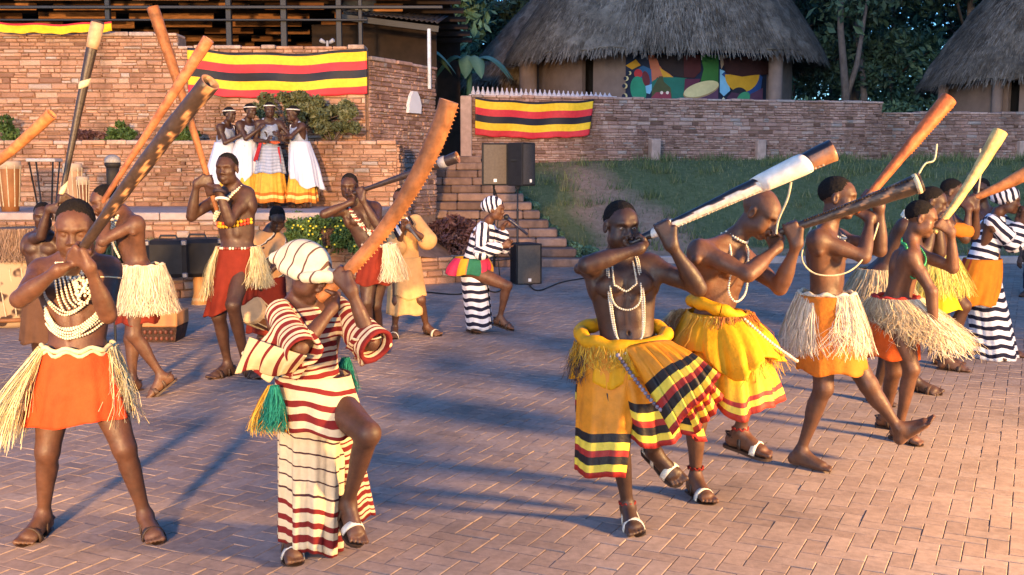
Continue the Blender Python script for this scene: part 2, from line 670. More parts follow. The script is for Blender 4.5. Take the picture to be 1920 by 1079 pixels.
# lower retaining wall under the plant ledge
w2 = wall_core('retaining_wall', (-10.6, 17.95), (-1.92, 17.95), 0.0, 2.2, 0.9, 'low stone retaining wall behind the white-dressed dancers carrying a plant ledge')
wall_panel(w2, (-10.6, 17.95), (-1.92, 17.95), ZT, 2.2, (0.04, 0.10), (0.08, 0.28), 6, 300)
wall_panel(w2, (-1.92, 17.95), (-1.92, 18.85), ZT - .4, 2.2, (0.04, 0.10), (0.08, 0.28), 7, 60)
coping(w2, (-10.6, 17.95), (-1.92, 17.95), 2.2, .3, 8)
# the stage terrace
MB().box((-6.2, 16.75, ZT / 2 - .05), (8.4, 2.4, ZT - .1)).build('terrace', SOIL, kind='structure')
tslab = MB()
x = -10.4
while x < -2.0:
    w = min(rnd.uniform(.7, 1.1), -2.0 - x)
    tslab.box((x + w / 2, 16.72, ZT - .055), (w - .012, 2.46, .11), bevel=.012, tint=rnd.random())
    x += w
obj('terrace_floor', np.concatenate(tslab.v), tslab.f, CONCRETE, bpy.data.objects['terrace'])
w5 = wall_core('terrace_wall', (-10.4, 15.5), (-2.0, 15.5), 0.0, ZT - .12, 0.25, 'rubble face of the stage terrace behind the green flower bed')
wall_panel(w5, (-10.4, 15.5), (-2.0, 15.5), .45, ZT - .12, (0.07, 0.13), (0.12, 0.3), 9, 160)
# flower bed and its brick kerb wall
bed0, bed1 = (-7.6, 13.3), (-0.55, 17.0)
w6 = wall_core('flower_bed_wall', bed0, bed1, 0.0, 0.36, 0.28, 'low brick wall edging the flower bed beside the plaza')
wall_panel(w6, bed0, bed1, 0.0, 0.36, (0.10, 0.13), (0.16, 0.30), 10, 260, .06)
coping(w6, bed0, bed1, .36, .28, 11, .2, .35, .05)
obj('flower_bed', [(-7.6, 13.6, .3), (-.75, 17.2, .3), (-.75, 18.6, .75), (-2.0, 15.48, .62), (-10, 15.48, .62)], [(0, 1, 2, 3, 4)], SOIL, kind='structure')

# ---- stairs, each step a slab
st = empty('stone_staircase', (-.3, 19.4, 0), 'broad flight of brown stone steps climbing behind the loudspeakers', 'staircase')
STEPM = tint_mat('step_stone', [(0, (.15, .095, .075)), (.5, (.22, .14, .11)), (1, (.29, .19, .15))], stain=.4, var=.25, scale=7, bump=.6, bscale=30, bdist=.01)
for i in range(13):
    y0 = 19.4 + .38 * i
    xr = 1.36 - .16 * i
    x = -2.05
    while x < xr - .02:
        w = rnd.uniform(.5, 1.0)
        if xr - (x + w) < .25: w = xr - x
        o = MB().box((x + w / 2, y0 + .3 + rnd.uniform(-.03, .03), .16 * i + .08 + rnd.uniform(-.012, .004)), (w - .008, .6, .158), rnd.uniform(-.012, .012), bevel=.022, tint=rnd.random())
        o.build('step', STEPM, st)
        x += w
MB().box((-1.1, 25.4, 1.0), (3.0, 2.0, 2.08)).build('landing', CONCRETE, kind='structure')

# ---- upper lawn: slope up to the far wall, then level ground to the trees
mG, nt, n, l, p = new_mat('lawn')
n1 = noise(n, l, 0.55, 5, .65)
n2 = noise(n, l, 9, 6, .7)
g = ramp(n, [(.35, (.085, .105, .045)), (.65, (.15, .165, .08))])
l.new(n2.outputs['Fac'], g.inputs[0])
e = ramp(n, [(.35, (.29, .175, .115)), (.65, (.40, .255, .175))])
l.new(n2.outputs['Fac'], e.inputs[0])
aw = attr(n, 'worn')
add = n.new('ShaderNodeMath'); add.operation = 'MULTIPLY_ADD'
l.new(n1.outputs['Fac'], add.inputs[0]); add.inputs[1].default_value = .9; l.new(aw.outputs['Fac'], add.inputs[2])
rr = ramp(n, [(.56, (0, 0, 0)), (.80, (1, 1, 1))])
l.new(add.outputs[0], rr.inputs[0])
l.new(mixc(n, l, rr.outputs[0], g.outputs[0], e.outputs[0]), p.inputs['Base Color'])
p.inputs['Roughness'].default_value = .95
p.inputs['Specular IOR Level'].default_value = .1
add_bump(n, l, p, n2.outputs['Fac'], .8, .04)


def lawn_z(X, Y):
    t = min(max((Y - 20.3) / 5.2, 0), 1)
    t = t * t * (3 - 2 * t) * .6 + t * .4
    return 1.95 * t + .03 * math.sin(X * 1.3) * math.sin(Y * 1.7) * min(t * 4, 1)


gv, gf, gw = [], [], []
xs = np.linspace(0, 1, 90)
ys = np.linspace(20.25, 28.5, 40)
pA, pB = G(1150, 470), A(1015, 345, 24)
for j, Y in enumerate(ys):
    x0 = stair_right(Y) - .03
    for i, t in enumerate(xs):
        X = x0 + (22 - x0) * t
        gv.append((X, Y, lawn_z(X, Y) + .015))
        tt = (Y - 20.3) / 5
        dx = abs(X - (3.2 - 1.9 * min(max(tt, 0), 1)))
        gw.append(max(.70 - dx * .50, 0) * min(1, max(0, 1.3 - tt)) + (.3 if Y < 21.2 else 0))
for j in range(39):
    for i in range(89):
        q = j * 90 + i
        gf.append((q, q + 1, q + 91, q + 90))
obj('lawn', gv, gf, mG, kind='structure', smooth=True, attrs={'worn': gw})
lv = [(-60, 19.3, 1.9), (-2.3, 19.3, 1.9), (-2.3, 26.0, 1.93), (-1.0, 26.0, 1.93), (22, 28.45, 1.93), (120, 28.45, 1.93), (120, 160, 1.93), (-120, 160, 1.93)]
obj('ground', lv, [tuple(range(8))], mat('forest_floor', (.05, .045, .03), .95, .4, 1.5, .6), kind='structure')
kerb = MB()
MB().box((11.6, 20.2, .07), (20.6, .16, .15), bevel=.02).build('kerb', CONCRETE, kind='structure')

# grass tufts on the lawn
GRASS = tint_mat('grass_blades', [(0, (.055, .085, .03)), (.6, (.115, .145, .055)), (1, (.24, .23, .11))], var=.1, bump=0)


def blades(name, pts, hmin, hmax, w, seed, label, parent=None):
    r = np.random.RandomState(seed)
    n = len(pts)
    ang = r.uniform(0, 2 * np.pi, n)
    h = r.uniform(hmin, hmax, n)
    d = np.stack([np.cos(ang), np.sin(ang), np.zeros(n)], 1)
    lean = r.uniform(-.5, .5, (n, 2)) * h[:, None]
    P = np.asarray(pts)
    v = np.empty((n, 3, 3))
    v[:, 0] = P - d * w
    v[:, 1] = P + d * w
    v[:, 2] = P + np.stack([lean[:, 0], lean[:, 1], h], 1)
    f = np.arange(n * 3).reshape(n, 3)
    t = np.repeat(r.uniform(0, 1, n), 3)
    o = obj(name, v.reshape(-1, 3), f, GRASS, parent, attrs={'tint': t}, kind='stuff')
    return tag(o, label, 'grass')


pts = []
rg = random.Random(5)
while len(pts) < 26000:
    Y = rg.uniform(20.4, 28.2)
    X = rg.uniform(stair_right(Y), 17)
    tt = (Y - 20.3) / 5
    dx = abs(X - (3.2 - 1.9 * min(max(tt, 0), 1)))
    if rg.random() < max(.75 - dx * .5, 0) * min(1, max(0, 1.3 - tt)) + (.5 if Y < 21.2 else 0): continue
    pts.append((X, Y, lawn_z(X, Y)))
tuft = []
for k in range(260):
    Y = rg.uniform(20.5, 28.0); X = rg.uniform(stair_right(Y) + .1, 16)
    for q in range(28):
        tuft.append((X + rg.gauss(0, .12), Y + rg.gauss(0, .09), lawn_z(X, Y)))
blades('grass', tuft, .10, .30, .011, 9, 'taller rank tufts of grass scattered over the bank')
blades('grass', pts, .03, .12, .009, 3, 'short rough grass growing on the bank below the far wall')
pts = []
while len(pts) < 5000:
    X = rg.uniform(-6.6, -3.3)
    Y = rg.uniform(max(14.0, 13.75 + (X + 7.6) * .52), 15.45)
    pts.append((X, Y, .3 + .32 * (Y - 13.6) / 1.9))
blades('grass', pts, .10, .26, .012, 4, 'bright green grass in the bed behind the black cases')

# ---- far wall on the right, two heights, with pilasters
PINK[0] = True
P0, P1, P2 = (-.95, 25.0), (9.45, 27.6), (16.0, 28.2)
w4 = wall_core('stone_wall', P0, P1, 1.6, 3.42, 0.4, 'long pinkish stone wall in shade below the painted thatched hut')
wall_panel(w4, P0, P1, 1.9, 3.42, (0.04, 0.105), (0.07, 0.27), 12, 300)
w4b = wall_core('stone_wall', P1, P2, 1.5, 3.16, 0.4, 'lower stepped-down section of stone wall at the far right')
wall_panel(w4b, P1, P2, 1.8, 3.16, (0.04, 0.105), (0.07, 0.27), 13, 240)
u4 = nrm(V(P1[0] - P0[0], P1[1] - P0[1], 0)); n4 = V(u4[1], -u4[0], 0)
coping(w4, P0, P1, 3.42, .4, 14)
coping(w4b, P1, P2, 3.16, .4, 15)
PIL = mat('pilaster_render', (.42, .29, .24), .9, .2, 6, .3)
for core, px, dd in ((w4, 1227, 25.9), (w4, 1424, 26.75), (w4b, 1913, 27.95)):
    c = A(px, 285, dd)
    MB().box((c[0], c[1] - .02, 2.18), (.24, .26, .62), axes=[u4, -n4, (0, 0, 1)], bevel=.02).build('pilaster', PIL, core)
# end pier
MB().box((-1.06, 25.1, 2.65), (.26, .5, 1.6), bevel=.02).build('pier', PIL, w4)
# row of little white finials along the wall top above the second banner
fin = empty('finial_row', (-.9, 25.1, 3.48), 'row of small whitish pointed finials along the wall top above the shorter banner', 'ornament')
FINM = mat('finial_white', (.48, .45, .50), .8, .1, 9)
fmesh = None
for k in range(30):
    p = V(-.9, 25.12, 0) + u4 * (.115 * k)
    h = .21 - .0035 * k
    if fmesh is None:
        mb = MB().lathe((0, 0, 0), (0, 0, 1), [(0, .05), (.06, .055), (.13, .022), (.19, .016), (.21, .001)], 8)
        fmesh = mesh_data('finial', np.concatenate(mb.v), mb.f, FINM)
    o = link('finial', fmesh, fin, (p[0] + .9, p[1] - 25.1, 0))
    o.scale = (1, 1, h / .21)
MB().box(tuple((V(-.9, 25.12, 3.485) + u4 * 1.7)), (3.6, .12, .03), axes=[u4, -n4, (0, 0, 1)]).build('rail', FINM, fin)

# ---- banners in the flag's stripes
BLK, YEL, RED = (.012, .012, .02), (.72, .47, .02), (.52, .028, .04)
MBAN = stripe_mat('banner_cloth', [(0, RED), (.17, YEL), (.36, BLK), (.545, RED), (.735, YEL), (.94, BLK)], rough=.6, spec=.3, bump=.1)


def banner(p0, p1, z0, z1, label, seed, name='banner', sag=.06, amp=.02, off=.12, skew=0.0, m=None):
    r = random.Random(seed)
    p0, p1 = V(*p0), V(*p1)
    L = np.linalg.norm(p1 - p0); u = (p1 - p0) / L; n = V(u[1], -u[0])
    NX, NZ = 70, 26
    v, s = [], []
    ph = [r.uniform(0, 6) for _ in range(4)]
    for j in range(NZ + 1):
        b = j / NZ
        for i in range(NX + 1):
            a = i / NX
            w = amp * (math.sin(a * 11 + ph[0] + b * 2) + .6 * math.sin(a * 23 + ph[1] - b * 3) + .5 * math.sin(a * 5 + b * 6 + ph[2]))
            sg = sag * (4 * a * (1 - a)) + .012 * math.sin(a * 17 + ph[3])
            sk = skew * (1 - b) * a
            q = p0 + u * (a * L - sk) + n * (off + w)
            v.append((q[0], q[1], z0 + (z1 - z0) * b - sg + (.008 * math.sin(a * 40 + ph[1]) if b < .1 else 0)))
            s.append(b)
    f = [(j * (NX + 1) + i, j * (NX + 1) + i + 1, (j + 1) * (NX + 1) + i + 1, (j + 1) * (NX + 1) + i) for j in range(NZ) for i in range(NX)]
    o = obj(name, v, f, m or MBAN, smooth=True, attrs={'s': s}, base=v[0], solid=.008)
    return tag(o, label, 'banner', 'striped banners on the walls')


q0, q1 = A(352, 130, 18.75), A(688, 140, 18.75)
banner((q0[0], 18.9), (q1[0], 18.9), A(0, 174, 18.75)[2], A(0, 90, 18.75)[2], 'longer black yellow and red striped banner on the tall sunlit wall', 3, amp=.034, sag=.09)
c0, c1 = A(889, 200, 25.0), A(1112, 200, 25.4)
banner((c0[0], 25.0), (c1[0], 25.0 + (c1[0] + .95) * .25), A(0, 253, 25.1)[2], A(0, 184, 25.1)[2], 'shorter striped banner under the white finials above the loudspeakers', 5, amp=.024, sag=.08, off=.14, skew=.12)
q0, q1 = A(-20, 60, 18.7), A(215, 60, 18.7)
MB2 = stripe_mat('banner_edge', [(0, YEL), (.8, RED)], rough=.6)
o = banner((q0[0], 18.6), (q1[0], 18.6), 4.14, 4.3, 'folded edge of a yellow banner lying along the wall top at left', 8, amp=.01, sag=.05, off=.02, m=MB2)

# ---- pavilion behind the tall wall
STEEL = mat('dark_steel', (.014, .016, .024), .5, .15, 10, spec=.3)
PLANK = tint_mat('pavilion_wood', [(0, (.14, .06, .025)), (1, (.40, .19, .08))], var=.4, scale=6, bump=.3, stretch=(1, 6, 6))
DARKW = mat('dark_wood', (.025, .016, .013), .9, .3, 5)
pav = empty('pavilion', (-7, 22, 1.9), 'open dark pavilion with steel posts and lit roof boards behind the tall wall', 'pavilion')
for px, w in ((204, .10), (430, .11), (533, .12), (636, .11), (676, .08), (-60, .1)):
    c = A(px, 60, 21.6)
    MB().box((c[0], 21.6, 3.55), (w, w, 3.5), bevel=.01).build('post', STEEL, pav)
for y, d, hh in ((14, 21.5, .06), (38, 21.5, .04)):
    a, b = A(-200, y, d), A(830 if y < 20 else 690, y + 8, d)
    MB().box(((a[0] + b[0]) / 2, d, a[2]), (b[0] - a[0], .08, hh), bevel=.01).build('beam', STEEL, pav)
for k in range(7):
    d = 22.2 + 1.25 * k
    x = -14.5 + rnd.uniform(0, 1)
    zz = 5.26 - .02 * k
    MB().box((-7.6, d + .1, zz + .13), (13.0, .06, .12)).build('rafter', DARKW, pav)
    while x < -3.0 + k * .1:
        w = rnd.uniform(1.0, 2.2)
        o = MB().box((x + w / 2, d, zz + rnd.uniform(-.02, .02)), (w, .05, .15 + rnd.uniform(-.02, .02)), bevel=.008, tint=rnd.random())
        o.build('roof_board', PLANK, pav)
        x += w + rnd.uniform(.2, .7)
MB().box((-8, 26.5, 5.5), (13.2, 10.5, .06)).build('ceiling', DARKW, pav)
MB().box((-8, 31.5, 3.6), (13.0, .1, 3.8)).build('back_panel', DARKW, pav)
CORR = mat('corrugated_iron', (.045, .04, .045), .6, .3, 4, spec=.4, metal=.3)
cv, cf = [], []
a, b = A(640, 27, 23.0), A(826, 50, 23.0)
NC = 90
for i in range(NC + 1):
    t = i / NC
    X = a[0] + (b[0] - a[0]) * t
    Z = a[2] + (b[2] - a[2]) * t
    zz = .02 * math.sin(i * 1.4)
    cv += [(X, 22.4, Z + zz), (X, 27.5, Z + .9 + zz)]
cf = [(2 * i, 2 * i + 2, 2 * i + 3, 2 * i + 1) for i in range(NC)]
obj('roof_sheet', cv, cf, CORR, pav, solid=.012, smooth=True)
MB().box(((a[0] + b[0]) / 2, 22.5, (a[2] + b[2]) / 2 - .12), (b[0] - a[0], .06, .12), axes=[nrm(b - a), (0, 1, 0), nrm(np.cross(nrm(b - a), V(0, 1, 0)))]).build('eave_beam', STEEL, pav)
MB().box((-3.1, 24.5, 4.25), (2.8, .06, 1.5)).build('side_panel', DARKW, pav)
# tank-like grey bundle on the pavilion roof edge
mb = MB().lathe(A(675, 28, 23.6), (0, 0, 1), [(0, .36), (.25, .38), (.55, .34), (.7, .2)], 16)
tag(mb.build('water_tank', mat('tank_grey', (.2, .22, .26), .7, .2, 4), base=A(675, 28, 23.6), smooth=True), 'grey tank standing on the pavilion roof edge', 'tank')
# pole and twin lamp
pp = A(805, 127, 20.6)
tag(MB().tube([pp - V(0, 0, .4), pp + V(0, 0, .72)], .035, 8).build('pole', mat('pole_white', (.55, .58, .62), .5), base=pp), 'thin whitish pole rising from the end of the shaded wall', 'pole')
lp = A(614, 92, 19.3)
tw = empty('twin_lamp', lp, 'small grey twin spotlight on the wall top above the long banner', 'lamp')
LW = mat('lamp_grey', (.30, .30, .33), .5)
MB().tube([lp - V(0, 0, .1), lp + V(0, 0, .14)], .022, 8).build('stem', LW, tw)
for s in (-1, 1):
    MB().lathe(lp + V(s * .03, 0, .1), V(s * .8, -.4, .45), [(0, .015), (.04, .032), (.11, .038), (.115, .02)], 12).build('lamp_head', LW, tw, smooth=True)

# ---- thatched huts
THATCH = tint_mat('thatch', [(0, (.10, .082, .066)), (.5, (.165, .138, .113)), (1, (.235, .20, .168))], stain=.4, var=.3, scale=5, bump=.8, bscale=20, rough=.95, spec=.1, bdist=.03)
CLAY = mat('clay_plaster', (.20, .145, .125), .95, .14, 3, .25)
CLAYD = mat('clay_plaster_redder', (.22, .15, .12), .95, .12, 3, .25)  # a slightly redder plaster for the two smaller huts
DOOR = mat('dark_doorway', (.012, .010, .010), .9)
POLE = mat('hut_pole', (.26, .19, .15), .9, .3, 6, .4)


def thatch(parent, c, R, ze, H, seed, nblade=9000, n=128, m=26, conc=1.0, lip=.32):
    """a shaggy cone: displaced shell with a thick eave lip, covered in straw bundles"""
    r = np.random.RandomState(seed)
    v, f, t = [], [], []
    ph = r.uniform(0, 6.28, 12)
    def bumpy(a, k):
        return .05 * math.sin(5 * a + ph[0]) + .035 * math.sin(13 * a + ph[1] + 7 * k) + .03 * math.sin(29 * a + 11 * k + ph[2]) + .02 * math.sin(53 * a - 9 * k)
    prof = []
    for j in range(m + 1):
        k = j / m
        prof.append((R * (1 - k ** conc), ze + H * k))
    rows = [(R - .9, ze + .55), (R - .35, ze - .02 - lip * .1)] + [(R + .02, ze - lip * .15)] + prof
    for (rr_, zz) in rows:
        for i in range(n):
            a = 2 * math.pi * i / n
            b = bumpy(a, zz)
            q = max(rr_ + b, .02)
            v.append((c[0] + q * math.cos(a), c[1] + q * math.sin(a), zz + .5 * b + .04 * math.sin(17 * a + ph[4])))
            t.append(.35 + .25 * math.sin(9 * a + zz * 5))
    for j in range(len(rows) - 1):
        for i in range(n):
            i2 = (i + 1) % n
            f.append((j * n + i, j * n + i2, (j + 1) * n + i2, (j + 1) * n + i))
    roof = obj('roof', v, f, THATCH, parent, smooth=True, attrs={'tint': t})
    # straw bundles
    k = 1 - np.sqrt(r.uniform(0.0, 1.0, nblade))
    k = np.clip(k, 0, .97)
    a = r.uniform(0, 2 * np.pi, nblade)
    Lb = r.uniform(.2, .5, nblade)
    w = r.uniform(.006, .020, nblade)
    lift = r.uniform(.0, .045, nblade)
    slr = R * conc * np.clip(k, .02, 1) ** (conc - 1) / H
    sl = np.stack([slr, np.ones(nblade)], 1); sl /= np.linalg.norm(sl, axis=1)[:, None]
    da = r.normal(0, .16, nblade)
    rr0 = R * (1 - k ** conc) + .03
    z0 = ze + H * k
    ra = np.stack([np.cos(a), np.sin(a), np.zeros(nblade)], 1)
    ta = np.stack([-np.sin(a), np.cos(a), np.zeros(nblade)], 1)
    top = V(c[0], c[1], 0) + ra * rr0[:, None] + V(0, 0, 1) * z0[:, None]
    nn_ = ra * sl[:, 1:] + V(0, 0, 1) * sl[:, :1]
    dn = ra * sl[:, :1] - V(0, 0, 1) * sl[:, 1:] + ta * da[:, None]
    bot = top + dn * Lb[:, None] + nn_ * lift[:, None]
    vv = np.empty((nblade, 4, 3))
    vv[:, 0] = top - ta * w[:, None]; vv[:, 1] = top + ta * w[:, None]
    vv[:, 2] = bot + ta * w[:, None] * .6; vv[:, 3] = bot - ta * w[:, None] * .6
    tt = np.repeat(np.clip(r.normal(.5, .3, nblade), 0, 1), 4)
    obj('straw', vv.reshape(-1, 3), np.arange(nblade * 4).reshape(-1, 4), THATCH, roof, attrs={'tint': tt}, kind='stuff')
    return roof


hd = 36.0
hc_ = V(A(1250, 100, hd)[0], hd + 1.0)
HR = 5.35
ze = A(0, 106, hd - 1.5)[2]
hut = empty('thatched_hut', (hc_[0], hc_[1], 1.95), 'large round thatched hut with a colourful drum mural on its wall', 'hut')
thatch(hut, hc_, HR, ze, 7.0, 4, 42000, conc=1.18)
WR = 4.3


def cyl_wall(parent, name, c, R, a0, a1, z0, z1, m, n=24, thick=.18, base=None):
    v, f = [], []
    for i in range(n + 1):
        a = a0 + (a1 - a0) * i / n
        for rr_ in (R, R - thick):
            for z in (z0, z1):
                v.append((c[0] + rr_ * math.cos(a), c[1] + rr_ * math.sin(a), z))
    for i in range(n):
        b = 4 * i
        f += [(b, b + 4, b + 5, b + 1), (b + 2, b + 3, b + 7, b + 6), (b + 1, b + 5, b + 7, b + 3)]
    f += [(0, 1, 3, 2), (4 * n, 4 * n + 2, 4 * n + 3, 4 * n + 1)]
    return obj(name, v, f, m, parent)


def wall_angle(c, R, px):
    """angle on a round wall that the eye meets at picture column px"""
    best = None
    dx = (px - CXP) / FPX
    for k in range(2000):
        a = -math.pi + math.pi * k / 2000
        X, Y = c[0] + R * math.cos(a), c[1] + R * math.sin(a)
        e = abs(X / Y - dx / math.cos(PITCH) * 1.0)
        if best is None or e < best[0]: best = (e, a)
    return best[1]


aD0, aD1 = wall_angle(hc_, WR, 1088), wall_angle(hc_, WR, 1109)
cyl_wall(hut, 'wall', hc_, WR, -math.pi, aD0, 1.9, ze + .5, CLAY)
cyl_wall(hut, 'wall', hc_, WR, aD1, 0, 1.9, ze + .5, CLAY)
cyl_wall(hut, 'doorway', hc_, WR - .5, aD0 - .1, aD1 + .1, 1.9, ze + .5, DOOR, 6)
# ring beam and veranda posts
pts = [(hc_[0] + (HR - .5) * math.cos(a), hc_[1] + (HR - .5) * math.sin(a), ze + .10 + .03 * math.sin(9 * a)) for a in np.linspace(-math.pi, 0, 40)]
MB().tube(pts, .06, 8).build('ring_beam', POLE, hut, smooth=True)
for px, w in ((990, .30), (1443, .22)):
    a = wall_angle(hc_, HR - .5, px)
    MB().tube([(hc_[0] + (HR - .5) * math.cos(a), hc_[1] + (HR - .5) * math.sin(a), z) for z in (1.9, ze + .1)], w, 12).build('post', CLAY, hut, smooth=True)

# the mural: flat painted shapes on the round wall
PAINT = {}


def paint(c):
    if c not in PAINT:
        PAINT[c] = mat('paint', c, .75, .12, 4)
    return PAINT[c]


mural = empty('mural', (hc_[0], hc_[1] - WR, 2.6), 'painted mural of drums pots and gourds on the hut wall', 'mural')
mural['category'] = 'mural'
RM = WR + .004
mz0, mz1 = A(0, 200, hd - WR + 1)[2], A(0, 100, hd - WR + 1)[2]
am0, am1 = wall_angle(hc_, WR, 1167), wall_angle(hc_, WR, 1420)
_layer = [0]


def shape(pts, col):
    """pts in mural picture coordinates: 0..1920 x 0..720 of the crop (1160..1480 x 90..210)"""
    _layer[0] += 1
    rr_ = RM + .004 * _layer[0]
    P = []
    for i in range(len(pts)):
        a, b = pts[i], pts[(i + 1) % len(pts)]
        k = max(1, int(math.hypot(b[0] - a[0], b[1] - a[1]) / 60))
        for q in range(k):
            P.append((a[0] + (b[0] - a[0]) * q / k, a[1] + (b[1] - a[1]) * q / k))
    v = []
    for (x, y) in P:
        px, py = 1160 + x / 6, 90 + y / 6
        ang = wall_angle_fast(px)
        Y = hc_[1] + rr_ * math.sin(ang)
        z = A(px, py, Y)[2]
        v.append((hc_[0] + rr_ * math.cos(ang), Y, min(z, ze + .45)))
    import bmesh
    bm = bmesh.new()
    bm.faces.new([bm.verts.new(q) for q in v])
    bmesh.ops.triangulate(bm, faces=bm.faces[:])
    for _ in range(2):
        bmesh.ops.subdivide_edges(bm, edges=[e for e in bm.edges if e.calc_length() > .12], cuts=1, use_grid_fill=False)
        bmesh.ops.triangulate(bm, faces=bm.faces[:])
    for q in bm.verts:
        dx_, dy_ = q.co.x - hc_[0], q.co.y - hc_[1]
        k_ = rr_ / math.hypot(dx_, dy_)
        q.co.x, q.co.y = hc_[0] + dx_ * k_, hc_[1] + dy_ * k_
    vv = [tuple(q.co) for q in bm.verts]
    bm.verts.index_update()
    ff = [tuple(q.index for q in fc.verts) for fc in bm.faces]
    bm.free()
    obj('painted_shape', vv, ff, paint(col), mural)


_wx = np.linspace(1150, 1440, 60)
_wa = [wall_angle(hc_, RM, x) for x in _wx]


def wall_angle_fast(px):
    return float(np.interp(px, _wx, _wa))


def oval(cx, cy, rx, ry, rot=0, n=26, a0=0, a1=360):
    out = []
    for i in range(n):
        a = rad(a0 + (a1 - a0) * i / (n if a1 - a0 == 360 else n - 1))
        x, y = rx * math.cos(a), ry * math.sin(a)
        c, s = math.cos(rad(rot)), math.sin(rad(rot))
        out.append((cx + x * c - y * s, cy + x * s + y * c))
    return out


NAVY, TEAL, MAR, GRN, OCH, BLU, PNK, CRM = (.012, .02, .05), (.02, .22, .13), (.10, .015, .02), (.03, .13, .03), (.52, .28, .02), (.18, .42, .62), (.45, .14, .08), (.55, .48, .25)
shape([(50, 60), (1600, 60), (1600, 640), (50, 640)], NAVY)
shape([(50, 200), (160, 130), (215, 195), (120, 245)], OCH)
shape([(290, 80), (380, 80), (420, 200), (600, 350), (540, 430), (480, 380), (400, 330), (340, 420), (320, 220)], PNK)
shape([(420, 220), (600, 350), (545, 425), (470, 350)], (.55, .3, .03))
shape([(150, 260), (240, 200), (330, 240), (345, 480), (300, 520), (200, 330)], (.02, .09, .22))
shape(oval(190, 290, 45, 50), (.4, .03, .04))
shape(oval(195, 470, 88, 150, -8), TEAL)
shape(oval(275, 350, 40, 90, -12), (.12, .02, .03))
shape([(270, 430), (370, 400), (320, 520), (280, 510)], BLU)
shape([(340, 380), (420, 330), (560, 330), (720, 340), (690, 640), (340, 640)], (.015, .13, .10))
shape([(420, 320), (460, 320), (470, 380), (545, 450), (570, 640), (330, 640), (345, 470), (410, 390)], (.06, .07, .03))
shape([(335, 560), (390, 500), (545, 500), (560, 640), (330, 640)], (.22, .035, .06))
shape(oval(450, 505, 16, 18), (.7, .6, .55))
shape(oval(512, 505, 16, 18), (.7, .6, .55))
shape([(370, 80), (860, 80), (840, 280), (700, 340), (560, 310), (450, 240)], (.02, .012, .015))
shape([(860, 80), (1060, 80), (1060, 400), (870, 380), (900, 240)], GRN)
shape([(680, 80), (860, 80), (870, 260), (800, 340), (690, 330)], (.06, .012, .015))
shape([(700, 350), (870, 350), (820, 440), (690, 520)], (.10, .02, .05))
shape([(690, 540), (1060, 400), (1060, 620), (700, 640)], (.09, .04, .08))
shape(oval(875, 475, 200, 82, -18), (.30, .20, .10))
shape(oval(875, 462, 195, 76, -18), CRM)
shape([(1070, 240), (1140, 270), (1190, 480), (1120, 545), (1075, 500)], BLU)
shape([(1065, 80), (1170, 80), (1085, 240)], (.3, .22, .16))
shape([(1090, 300), (1130, 260), (1480, 280), (1530, 330), (1500, 620), (1380, 560)], (.02, .06, .20))
shape(oval(1310, 300, 185, 200, 0, 30, 0, 180), OCH)
shape([(1100, 120), (1600, 80), (1600, 300), (1480, 300), (1310, 325), (1130, 290)], (.035, .012, .012))
shape(oval(1280, 560, 100, 115, 0, 30, 180, 360), (.02, .02, .03))
shape([(1150, 560), (1200, 500), (1300, 520), (1240, 640), (1150, 640)], (.07, .03, .06))
shape(oval(1325, 570, 60, 85, 40), (.05, .26, .13))
shape([(1060, 625), (1110, 555), (1165, 620)], (.5, .5, .35))
shape([(1400, 520), (1530, 450), (1530, 640), (1380, 640)], (.09, .04, .08))
for (x, y, a) in ((60, 545, 26), (62, 430, 24), (75, 345, 22), (108, 285, 18)):
    shape(oval(x, y, a, a * 1.2), CRM)
    shape(oval(x - 14, y, a * .8, a), NAVY)

# smaller thatched roof at the left of the hut
hc2 = V(A(1050, 150, 40)[0], 40.5)
hut2 = empty('thatched_hut', (hc2[0], hc2[1], 1.95), 'smaller thatched roof behind the left side of the painted hut', 'hut')
thatch(hut2, hc2, 3.75, A(0, 152, 38)[2], 4.2, 7, 14000, 96, conc=1.15)
cyl_wall(hut2, 'wall', hc2, 2.9, -math.pi, math.pi, 1.9, A(0, 152, 38)[2] + .4, CLAYD)
# right-hand hut
hc3 = V(A(2022, 130, 36)[0], 37.0)
ze3 = A(0, 140, 33)[2]
hut3 = empty('thatched_hut', (hc3[0], hc3[1], 1.95), 'dark thatched hut at the far right behind the stepped wall', 'hut')
thatch(hut3, hc3, 4.6, ze3, 6.0, 9, 20000, conc=1.15)
a0, a1 = wall_angle(hc3, 3.9, 1872), wall_angle(hc3, 3.9, 1892)
cyl_wall(hut3, 'wall', hc3, 3.9, -math.pi, a0, 1.9, ze3 + .5, CLAYD)
cyl_wall(hut3, 'wall', hc3, 3.9, a1, 0, 1.9, ze3 + .5, CLAYD)
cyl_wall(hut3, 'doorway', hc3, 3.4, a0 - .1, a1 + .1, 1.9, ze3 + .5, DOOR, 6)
for px in (1752, 1852):
    a = wall_angle(hc3, 4.3, px)
    MB().tube([(hc3[0] + 4.3 * math.cos(a), hc3[1] + 4.3 * math.sin(a), z) for z in (1.9, ze3 + .1)], .17, 10).build('post', CLAYD, hut3, smooth=True)
pts = [(hc3[0] + 4.35 * math.cos(a), hc3[1] + 4.35 * math.sin(a), ze3 + .1 + .03 * math.sin(9 * a)) for a in np.linspace(-math.pi, 0, 40)]
MB().tube(pts, .06, 8).build('ring_beam', POLE, hut3, smooth=True)

# ---- trees and plants
BARK = mat('bark', (.13, .10, .085), .95, .3, 5, .8, 14, stretch=(1, 1, .25), bdist=.03)


def leaf_mat(name, a, b, c):
    m = tint_mat(name, [(0, a), (.55, b), (1, c)], rough=.6, var=.1, bump=0, spec=.3)
    return m


